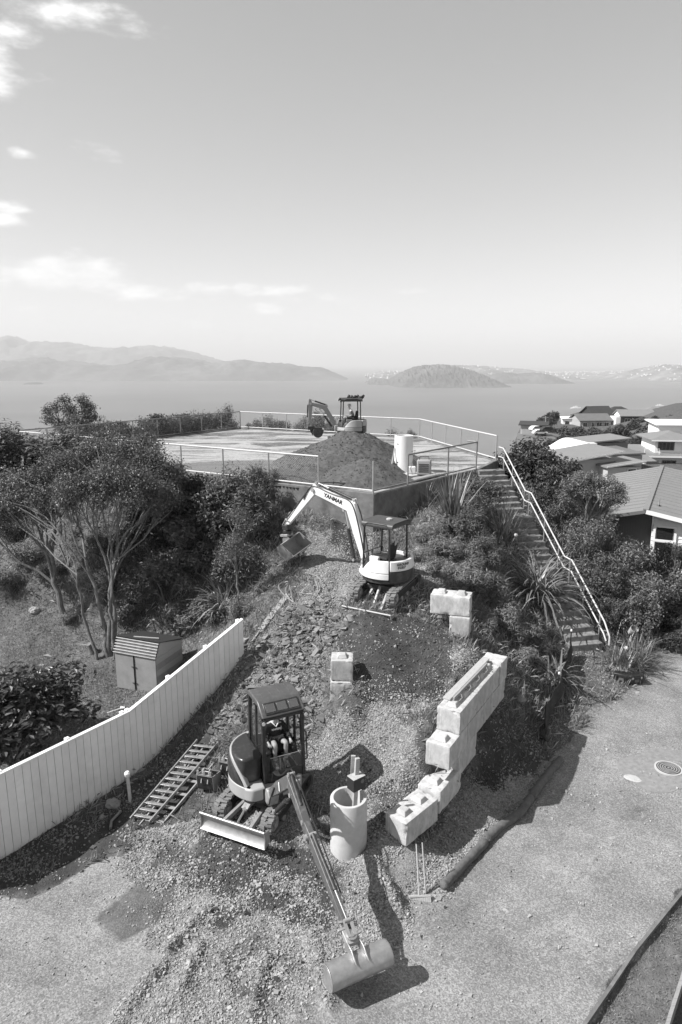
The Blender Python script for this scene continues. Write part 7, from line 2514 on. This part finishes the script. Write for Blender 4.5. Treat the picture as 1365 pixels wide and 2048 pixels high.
# ================================================================ things on the site
# shed with a tin front and double doors
def shed():
    A = at(236, 1374, .42); B = at(316, 1390, .42)
    u = Vector((B.x - A.x, B.y - A.y, 0)); Wd = u.length; u.normalize(); v = Vector((-u.y, u.x, 0))
    Mx = Matrix((u, v, Vector((0, 0, 1)))).transposed().to_4x4()
    t = thing('garden_shed', A, 'small plywood shed with corrugated iron front and double doors', 'shed')
    D = 1.5; H = 1.25
    for k, (x0, x1) in enumerate([(.0, Wd * .46), (Wd * .48, Wd)]):
        m = MB(Mx); m.box(((x0 + x1) / 2, 0, H / 2), (x1 - x0, .03, H)); d = m.build('door', 'ply', t, bevel=.004)
        for z in (.28, .85):
            m = MB(Mx); m.cyl(((x1 if k == 0 else x0) - .08, -.035, z), ((x1 if k == 0 else x0) + .08, -.035, z), .014, n=8); m.build('bolt', 'black_plastic', d)
    m = MB(Mx); m.bar((Wd * .47, -.03, .02), (Wd * .47, -.03, H), .02, .03); m.build('door_edge', 'black_plastic', t)
    m = MB(Mx); m.box((.02, D / 2, H / 2), (.03, D, H)); m.build('side_wall', 'ply', t)
    m = MB(Mx); m.box((Wd / 2, D - .02, .66), (Wd - .08, .03, 1.32)); m.build('back_wall', 'ply', t)
    for k in range(6):
        m = MB(Mx); m.box((Wd, D / 2, k * .208 + .103), (.025, D - .04, .204)); m.build('plank', 'timber' if k % 2 else 'grey_timber', t, bevel=.004)
    m = MB(Mx); m.prism([(.0, H + .004), (D - .02, H + .004), (D - .02, H + .1), (.22, H + .47)], Wd - .012, Wd + .012, 'yz'); m.build('gable_board', 'timber', t, bevel=.004)
    # corrugated upper front leaning back
    n = 60; rows = []
    for k in range(n + 1):
        s = k / n
        z = H + .02 + .46 * s; y = -.04 + .24 * s
        c = .028 * math.cos(2 * math.pi * s * 5.5)
        rows.append((y - c * .88, z + c * .46))
    rows2 = [(y + .012, z + .008) for y, z in rows]
    m = MB(Mx); m.prism(rows + rows2[::-1], -.05, Wd + .03, 'yz'); m.build('corrugated_front', 'corrugated', t, smooth=60)
    m = MB(Mx); m.add([(-.08, .16, H + .50), (Wd + .06, .16, H + .50), (Wd + .06, D + .1, H + .11), (-.08, D + .1, H + .11), (-.08, .16, H + .52), (Wd + .06, .16, H + .52), (Wd + .06, D + .1, H + .13), (-.08, D + .1, H + .13)], [(0, 1, 2, 3), (7, 6, 5, 4), (0, 4, 5, 1), (1, 5, 6, 2), (2, 6, 7, 3), (3, 7, 4, 0)]); m.build('roof', 'tar', t)
    m = MB(Mx); m.bar((.55, .3, H + .51), (1.3, .62, H + .43), .05, .03); m.build('roof_batten', 'timber', t)


shed()


def ladder_thing():
    A = at(265, 1638, .17); B = at(303, 1645, .17); C_ = at(393, 1487, .82); D = at(435, 1492, .82)
    o = A.copy()
    for nm, lab, off, n in (('ladder', 'wide aluminium ladder lying on the bank beside the white fence', Vector((0, 0, .06)), 13), ('ladder', 'second ladder lying under the first beside the spare buckets', Vector((.24, -.12, -.05)), 6)):
        t = thing(nm, o + off, lab, 'ladder', 'ladders lying beside the fence')
        P = [q - o for q in (A, B, C_, D)]
        for a, b in ((P[0], P[2]), (P[1], P[3])):
            m = MB(); m.bar(a, b, .035, .085, over=.06); m.build('stile', 'steel' if n > 10 else 'worn_steel', t, bevel=.006)
        for k in range(n):
            s = (k + .35) / n
            m = MB(); m.bar(P[0].lerp(P[2], s), P[1].lerp(P[3], s), .085, .028); m.build('rung', 'steel' if n > 10 else 'worn_steel', t, bevel=.004)


ladder_thing()


def spare_bucket(px, py, yaw, W_, label, S=.85):
    p = hit(px, py) + Vector((0, 0, .02))
    t = thing('digging_bucket', p, label, 'bucket', 'spare digging buckets')
    M4 = Matrix.Rotation(yaw, 4, 'Z') @ Matrix.Scale(S, 4)
    # standing on its back, teeth up
    pr = []
    for k in range(13):
        a = R(200 + 170 * k / 12); pr.append((.28 * math.cos(a), .30 + .28 * math.sin(a)))
    pr = [(-.30, .62)] + pr + [(.26, .48)]
    inn = [(x * .9, z * .9 + .03) for x, z in pr]
    m = MB(M4); m.prism(pr + inn[::-1], -W_ / 2, W_ / 2); b = m.build('shell', 'dark_steel', t, smooth=35)
    for s in (-1, 1):
        m = MB(M4); m.prism(pr, s * W_ / 2 - .012, s * W_ / 2 + .012); m.build('side_plate', 'worn_steel', t)
        m = MB(M4); m.prism([(-.34, .40), (-.20, .72), (-.08, .74), (-.02, .5), (-.2, .3)], s * .10 - .014, s * .10 + .014); m.build('ear', 'worn_steel', t)
    m = MB(M4); m.box((-.30, 0, .64), (.04, W_, .05)); m.build('cutting_edge', 'worn_steel', t)
    for z, x in ((.66, -.14), (.56, -.06)):
        m = MB(M4); m.cyl((x, -.15, z), (x, .15, z), .022, n=10); m.build('pin', 'worn_steel', t)
    for k in range(3):
        m = MB(M4); m.box((-.31, (-.4 + .4 * k) * W_, .72), (.03, .06, .13)); m.build('tooth', 'worn_steel', t)


spare_bucket(420, 1580, R(75), .5, 'narrow dark digging bucket standing beside the ladder')
spare_bucket(460, 1553, R(70), .36, 'slim digging bucket standing between the ladder and the cab digger')

# concrete pipe with a post and a box
pp = Vector((.17, 13.48, .22))
t = thing('concrete_pipe', pp, 'upright concrete pipe section standing in the gravel beside the boom', 'pipe')
m = MB(); m.lathe([(.33, 0), (.412, 0), (.415, .02), (.412, 1.32), (.40, 1.34), (.34, 1.34), (.33, 1.32)], 40, closed=True); m.build('pipe_shell', 'pipe_concrete', t, smooth=45)
m = MB(); m.lathe([(.32, .15), (.32, .2)], 24); m.build('fill', 'soil_clod', t)
m = MB(); m.box((0, 0, .85), (.10, .07, 2.3), (0, R(3), R(20))); po = m.build('timber_post', 'timber', None, bevel=.006)
po.location = pp + Vector((.14, .14, .2)); tag(po, 'rough timber post standing inside the concrete pipe', 'post')
m = MB(); m.box((0, 0, 0), (.10, .05, .6), (R(4), R(2), 0)); po2 = m.build('timber_offcut', 'timber', None, bevel=.006)
po2.location = pp + Vector((.10, .36, 1.85)); tag(po2, 'timber offcut propped behind the black box', 'offcut')
t = thing('packing_box', pp + Vector((.17, .10, 1.50)), 'black printed cardboard box hung on the post above the pipe', 'box')
t.rotation_euler = (0, 0, R(38))
m = MB(); m.box((0, 0, .15), (.34, .24, .30)); m.build('carton', 'decal_dark', t, bevel=.008)
m = MB(); m.box((0, 0, .303), (.34, .24, .006)); m.build('lid', 'block_concrete', t)
m = MB(); m.lathe([(.05, 0), (.05, .004)], 18); e = m.build('round_mark', 'decal_grey', t); e.location = (.08, -.122, .2); e.rotation_euler = (R(90), 0, 0)

# tall white pipe, generator and clutter on the slab
pq = Vector((2.92, 31.7, PZ - .02))
t = thing('white_pipe', pq, 'tall white pipe standing upright on the slab beside the generator', 'pipe')
m = MB(); m.lathe([(.37, 0), (.43, 0), (.43, 1.72), (.37, 1.72)], 40, closed=True); m.build('pipe_shell', 'white_pipe', t, smooth=45)
for z in (.5, 1.35):
    m = MB(); m.cyl((-.30, -.31, z), (-.31, -.325, z), .03, n=12); m.build('lifting_hole', 'decal_dark', t)
m = MB(); m.tube([(.35, -.3, 1.0), (.5, -.4, 1.08), (.46, -.42, .92), (.5, -.42, .8)], .012, 6); m.build('hook_wire', 'black_plastic', t)
m = MB(); m.box((.0, 0, 0), (1.7, .9, .05)); pl_ = m.build('concrete_pad', 'concrete', None, bevel=.01); pl_.location = (3.45, 31.1, PZ + .0); pl_.rotation_euler = (0, 0, R(40)); tag(pl_, 'thin pale pad under the white pipe', 'pad')
m = MB(); m.bar((0, 0, 0), (.22, .35, 1.15), .06, .03); o = m.build('leaning_pole', 'grey_timber', None); o.location = (2.27, 31.2, PZ - .02); tag(o, 'thin pole leaning on the white pipe', 'pole')
t = thing('generator', (3.78, 30.75, PZ), 'slatted boxy generator with a carry handle on the slab', 'generator')
t.rotation_euler = (0, 0, R(-12))
m = MB(); m.box((0, 0, .36), (.62, .55, .68)); m.build('casing', 'house_grey', t, bevel=.05)
for k in range(5):
    m = MB(); m.box((0, -.285, .18 + k * .085), (.46, .02, .035)); m.build('vent_slat', 'decal_dark', t)
m = MB(); m.tube([(-.22, -.05, .70), (-.2, -.05, .84), (.2, -.05, .84), (.22, -.05, .70)], .018, 8); m.build('handle', 'black_plastic', t)
m = MB(); m.tube([(-.3, -.1, .6), (-.5, -.1, .75), (-.6, -.12, .3), (-.5, -.2, .02)], .02, 8); m.build('hose', 'old_rail', t)
m = MB(); m.box((0, 0, .16), (.34, .26, .32)); o = m.build('jerry_can', 'house_white', None, bevel=.04); o.location = (3.25, 31.0, PZ + .03); tag(o, 'small pale container between pipe and generator', 'container')
m = MB(); m.box((0, 0, 0), (1.9, .3, .1)); o = m.build('timber_sleeper', 'grey_timber', None, bevel=.02); o.location = (3.75, 29.75, PZ + .06); o.rotation_euler = (0, 0, R(50)); tag(o, 'dark timber sleeper lying inside the pipe rail', 'sleeper')

# broom and shovel leaning on the lowest block
def broom():
    head = at(840, 1800, .05)
    t = thing('broom', head, 'wide yard broom propped head down against the lowest block', 'broom')
    tip = at(833, 1688, .95) - head
    m = MB(); m.cyl((-.02, 0, .12), tip, .014, n=10); m.build('handle', 'timber', t)
    m = MB(); m.box((0, 0, .10), (.46, .07, .045), (R(-35), 0, R(3))); m.build('head_block', 'timber', t, bevel=.008)
    for k in range(12):
        m = MB(); m.box((-.21 + k * .038, -.035, .045), (.034, .05, .10), (R(-35), 0, R(3))); m.build('bristle_tuft', 'bristle', t)
    t2 = thing('shovel', at(852, 1795, .04), 'long-handled shovel leaning beside the yard broom', 'shovel')
    tip = at(845, 1685, .98) - at(852, 1795, .04)
    m = MB(); m.cyl((0, 0, .04), tip, .014, n=10); m.build('handle', 'timber', t2)
    m = MB(); m.prism([(-.02, -.1), (.14, -.12), (.3, -.10), (.34, 0), (.3, .10), (.14, .12), (-.02, .1)], .02, .026, 'xy'); m.build('blade', 'worn_steel', t2)


broom()

# filter socks along the drive
def sock(pts_, r, label, seed):
    r_ = random.Random(seed)
    P = []
    for i in range(len(pts_) - 1):
        a = hit(*pts_[i]); b = hit(*pts_[i + 1])
        n = 9
        for k in range(n):
            q = a.lerp(b, k / n)
            P.append(Vector((q.x + r_.uniform(-.012, .012), q.y + r_.uniform(-.012, .012), hz(q.x, q.y) + r * .82)))
    P.append(hit(*pts_[-1]) + Vector((0, 0, r * .8)))
    rad = [r * r_.uniform(.9, 1.08) * (.55 if k in (0, len(P) - 1) else 1) for k in range(len(P))]
    o0_ = P[0]
    t = thing('sediment_sock', o0_, label, 'sediment sock', 'filter socks along the drive')
    m = MB(Matrix.Translation(-o0_)); m.tube(P, rad, 14); m.build('sleeve', 'sock_filter', t, smooth=70)
    m = MB(Matrix.Translation(-o0_))
    e = P[-1]
    for k in range(4):
        m.tube([e, e + Vector((r_.uniform(-.1, .12), r_.uniform(-.12, .1), r_.uniform(.0, .14)))], [.03, .006], 6)
    m.build('knot', 'sock_filter', t)


sock([(884, 1782), (905, 1760), (940, 1722), (972, 1688)], .105, 'black filter sock with pale bands, lying next to the broom head', 1)
sock([(966, 1690), (1000, 1660), (1040, 1632), (1064, 1600)], .105, 'black filter sock in the middle of the row along the drive', 2)
sock([(1062, 1602), (1082, 1572), (1108, 1540), (1122, 1524)], .105, 'black filter sock ending near the silt fence', 3)

# silt fence
def silt_fence():
    pl = [(1088, 1478), (1096, 1440), (1118, 1400), (1133, 1350), (1141, 1312)]
    P = [hit(*q) for q in pl]
    o = P[0]
    t = thing('silt_fence', o, 'black fabric silt fence on stakes below the flax', 'fence')
    top = []; bot = []
    n = 40
    Ls = np.linspace(0, len(P) - 1, n + 1)
    for s in Ls:
        i = min(int(s), len(P) - 2); f_ = s - i
        q = P[i].lerp(P[i + 1], f_)
        w = .03 * math.sin(s * 7)
        hh = .62 + .05 * math.sin(s * 3.1) - .18 * max(0, 1 - abs(s - .3) * 3)
        bot.append(Vector((q.x + w * .5, q.y, hz(q.x, q.y) - .08)) - o); top.append(Vector((q.x + w + .03, q.y, hz(q.x, q.y) + hh)) - o)
    vs = []; fs = []
    for a, b in zip(bot, top):
        for k in range(5):
            vs.append(a.lerp(b, k / 4) + Vector((.05 * math.sin(k * 1.1), 0, 0)))
    for i in range(n):
        for k in range(4):
            fs.append((i * 5 + k, (i + 1) * 5 + k, (i + 1) * 5 + k + 1, i * 5 + k + 1))
    m = MB(); m.add(vs, fs); f = m.build('fabric', 'fabric_black', t, smooth=80)
    sd_ = f.modifiers.new('thickness', 'SOLIDIFY'); sd_.thickness = .012
    for s, hgt in ((.25, 1.05), (1.9, .95), (3.9, 1.0)):
        i = min(int(s), len(P) - 2); q = P[i].lerp(P[i + 1], s - i) - o
        m = MB(); m.cyl(q + Vector((-.03, 0, -.2)), q + Vector((-.02, 0, hgt)), .022, n=8); pst = m.build('stake', 'black_plastic', t)
        m = MB(); m.lathe([(.034, 0), (.036, .05), (.02, .07)], 12, tuple(q + Vector((-.02, 0, hgt)))); m.build('cap', 'trim_white', pst)
    m = MB()
    m.tube([Vector((.0, .0, .3)), Vector((-.1, -.1, .2)), Vector((.05, -.15, .05)), Vector((-.15, -.05, .05))], [.05, .08, .07, .02], 8); m.build('loose_fold', 'fabric_black', t)


silt_fence()

# toolboxes and bucket by the agapanthus
def toolbox(px, py, yaw, S, label, light=False):
    p = hit(px, py)
    t = thing('toolbox', p, label, 'toolbox', 'toolboxes at the stair foot')
    t.rotation_euler = (0, 0, yaw)
    L, Wd, H = .5 * S, .3 * S, .3 * S
    m = MB(); m.prism([(-Wd / 2 * .8, 0), (Wd / 2 * .8, 0), (Wd / 2, H * .7), (Wd / 2 * .9, H), (-Wd / 2 * .9, H), (-Wd / 2, H * .7)], -L / 2, L / 2, 'yz'); b = m.build('case', 'black_plastic', t, bevel=.02)
    m = MB(); m.tube([(-L * .25, 0, H), (-L * .2, 0, H * 1.2), (L * .2, 0, H * 1.2), (L * .25, 0, H)], .015, 8); m.build('handle', 'black_plastic', t)
    for s in (-1, 1):
        m = MB(); m.box((s * L * .3, -Wd / 2 - .005, H * .7), (.05, .02, .07)); m.build('latch', 'worn_steel' if light else 'black_plastic', t, bevel=.004)
    m = MB(); m.box((0, -Wd / 2 * .93, H * .4), (L * .3, .012, H * .3)); m.build('badge', 'decal_grey', t)


toolbox(1243, 1362, R(-28), 1.0, 'black toolbox tilted on its side at the edge of the agapanthus')
toolbox(1268, 1365, R(12), 1.1, 'black toolbox with pale latches beside the agapanthus', True)
p = Vector(hit(1262, 1290)) + Vector((0, .1, .45))
t = thing('plastic_bucket', p, 'white plastic bucket tipped over among the agapanthus leaves', 'bucket')
t.rotation_euler = (R(38), R(8), 0)
m = MB(); m.lathe([(.125, 0), (.15, .30), (.155, .305), (.155, .33), (.14, .33), (.13, .06), (.02, .05)], 24); m.build('pail', 'house_mid', t, smooth=40)
m = MB(); m.tube([(-.155, 0, .30), (-.12, -.12, .2), (0, -.17, .14), (.12, -.12, .2), (.155, 0, .30)], .006, 6); m.build('handle', 'old_rail', t)
m = MB(); m.prism([(-.05, -.06), (.05, -.06), (.06, .06), (-.06, .06)], 0, .002, 'xy'); l = m.build('label_patch', 'decal_grey', t); l.location = (0, -.142, .17); l.rotation_euler = (R(85), 0, 0)

# manhole in its patch
p = hit(1337, 1537)
t = thing('manhole_cover', p + Vector((0, 0, .012)), 'round cast-iron manhole cover set in a pale patch of the drive', 'manhole cover')
m = MB(); m.lathe([(.36, -.05), (.36, .006)], 40); m.build('surround', 'concrete', t)
m = MB(); m.lathe([(.31, -.03), (.31, .012)], 40); m.build('lid', 'cast_iron', t)
for r_ in (.27, .21, .15, .09):
    m = MB(); m.lathe([(r_ - .014, .010), (r_ - .014, .019), (r_ + .014, .019), (r_ + .014, .010)], 36, closed=True); m.build('ring', 'worn_steel', t)
m = MB(); m.lathe([(.03, .01), (.03, .02)], 14); m.build('boss', 'worn_steel', t)
pts_ = []
for k in range(40):
    a = 2 * math.pi * k / 40; rr_ = (1.05 + .18 * math.sin(a * 2 + 1) + .08 * math.sin(a * 5)) * 1.1
    x, y = p.x + rr_ * math.cos(a), p.y + rr_ * .95 * math.sin(a); pts_.append((x, y, hz(x, y) + .006))
m = MB(); m.add([(p.x, p.y, p.z + .006)] + pts_, [(0, k + 1, (k + 1) % 40 + 1) for k in range(40)])
mat('patch', .20, .95, .25, 8, bump_=.3, bscale=60)
tag(m.build('road_patch', 'patch', smooth=0), 'round pale asphalt patch around the manhole', 'patch', kind='structure')
p2 = hit(1268, 1558); m = MB(); m.lathe([(.24, 0), (.2, .012), (.03, .014)], 20); o = m.build('concrete_spill', 'block_concrete', None); o.location = p2 + Vector((0, 0, .004)); o.scale = (1.1, .7, 1); o.rotation_euler = (0, 0, -.4); tag(o, 'pale dried concrete spill beside the manhole patch', 'spill')

# kerb along the verge, timber edge and white line
def strip(px_pts, w, h, name, m_, label=None, cat=None, kind=None, z=0.0):
    P = [hit(*q) for q in px_pts]
    m = MB()
    for a, b in zip(P[:-1], P[1:]):
        n = max(1, int((b - a).length / .8))
        for k in range(n):
            q0 = a.lerp(b, k / n); q1 = a.lerp(b, (k + 1) / n)
            q0.z = hz(q0.x, q0.y) + z; q1.z = hz(q1.x, q1.y) + z
            m.bar(q0, q1, w, h)
    return tag(m.build(name, m_, smooth=0, bevel=0), label, cat, None, kind)


strip([(1500, 1690), (1365, 1788), (1270, 1905), (1172, 2050), (1120, 2130)], .06, .14, 'kerb', 'old_concrete', kind='structure', z=.0)
strip([(1376, 1935), (1338, 2056), (1325, 2100)], .06, .35, 'timber_edging', 'grey_timber', 'weathered timber board edging the verge corner', 'edging', z=.12)

# planks, pipes and posts lying about
def loose(a, b, w, h, name, m_, label, cat, za=.03, zb=.03):
    A = hit(*a); B = hit(*b); A.z += za; B.z += zb
    m = MB(); m.bar(Vector((0, 0, 0)), B - A, w, h); o = m.build(name, m_, None, bevel=.006)
    o.location = A
    return tag(o, label, cat)


loose((522, 1262), (577, 1192), .2, .1, 'old_beam', 'grey_timber', 'weathered heavy beam lying on the bank below the bucket', 'beam')
loose((505, 1285), (545, 1232), .05, .04, 'old_batten', 'grey_timber', 'thin weathered batten beside the heavy beam', 'batten')
loose((984, 1212), (1020, 1262), .06, .05, 'fallen_branch', 'bark', 'fallen branch on the bank above the wall', 'branch', .1, .1)
loose((1040, 1282), (1068, 1262), .06, .04, 'broken_stake', 'timber', 'broken pale stake lying near the large flax', 'stake', .06, .06)
loose((1098, 1402), (1112, 1402), .3, .05, 'flat_stone', 'slate', 'flat slab of stone behind the silt fence', 'stone')
t = thing('bent_pipe', hit(222, 1660), 'short bent pipe lying on the shaded ground by the fence', 'pipe')
A = hit(222, 1660); B = hit(224, 1646); C_ = hit(243, 1626)
m = MB(Matrix.Translation(-A)); m.tube([A + Vector((0, 0, .05)), B + Vector((0, 0, .05)), C_ + Vector((0, 0, .06))], .035, 10); m.build('pipe_run', 'old_rail', t)
# standpipe
p = hit(262, 1606)
t = thing('standpipe', p, 'white pipe standpipe with a round tap head by the fence', 'standpipe')
m = MB(); m.cyl((0, 0, -.1), (-.03, 0, .75), .045, n=12); m.build('riser', 'rail_paint', t)
m = MB(); m.lathe([(.05, .74), (.075, .78), (.075, .84), (.04, .88)], 14, (-.03, 0, 0)); m.build('tap_head', 'white_pipe', t)
# toys on the lawn
p = hit(93, 1352)
t = thing('toy_wagon', p, 'small pale slatted toy wagon on the lawn', 'toy'); t.rotation_euler = (0, 0, R(55))
m = MB(); m.box((0, 0, .12), (.52, .26, .03)); m.build('bed', 'timber', t)
for s in (-1, 1): m = MB(); m.box((0, s * .13, .18), (.52, .02, .10)); m.build('side_rail', 'timber', t)
for k in range(4): m = MB(); m.box((-.24 + k * .16, 0, .22), (.03, .27, .02)); m.build('slat', 'house_white', t)
for x in (-.17, .17):
    for s in (-1, 1): m = MB(); m.cyl((x, s * .14, .06), (x, s * .17, .06), .06, n=14); m.build('wheel', 'black_plastic', t)
t = thing('toy_spade', hit(215, 1428), 'white plastic toy spade lying on the lawn by the fence', 'toy')
A = hit(215, 1428); B = hit(243, 1420)
m = MB(Matrix.Translation(-A)); m.tube([A + Vector((0, 0, .04)), B + Vector((0, 0, .06))], .012, 8); m.build('handle', 'house_white', t)
m = MB(Matrix.Translation(-A)); m.box(B + Vector((.04, .02, .07)), (.14, .12, .02), (.1, .1, .4)); m.build('scoop', 'house_white', t, bevel=.008)
m = MB(); m.box((0, 0, .02), (.14, .10, .03)); o = m.build('lawn_scrap', 'house_mid', None); o.location = hit(84, 1332); tag(o, 'pale offcut lying near the toy wagon', 'offcut')
# stump beside the shed tree
p = hit(188, 1305)
t = thing('tree_stump', p, 'cut stump at the foot of the multi-stemmed tree', 'stump')
m = MB(); m.tube([(0, 0, -.2), (-.05, 0, .1), (-.12, -.05, .34)], [.16, .13, .11], 12); m.build('stump_wood', 'bark', t)
m = MB(); m.tube([(-.1, 0, .25), (-.5, -.05, .33)], [.03, .015], 8); m.build('cut_branch', 'timber', t)
# roots and dead twigs below the bucket
for k, (a, b, lab) in enumerate([((604, 1185), (632, 1168), 'pale dead root beside the heavy beam'), ((588, 1205), (575, 1178), 'twisted dead root below the bucket'), ((636, 1190), (622, 1160), 'arched dead root on the gravel edge')]):
    A = hit(*a); B = hit(*b)
    t = thing('dead_root', A, lab, 'root')
    m = MB(Matrix.Translation(-A))
    for j in range(3):
        limb(m, A, B + Vector((random.uniform(-.2, .2), random.uniform(-.2, .2), random.uniform(.05, .3))), .02, .008, .35, 6, 40 + k * 3 + j, 6)
    m.build('root_wood', 'straw', t)
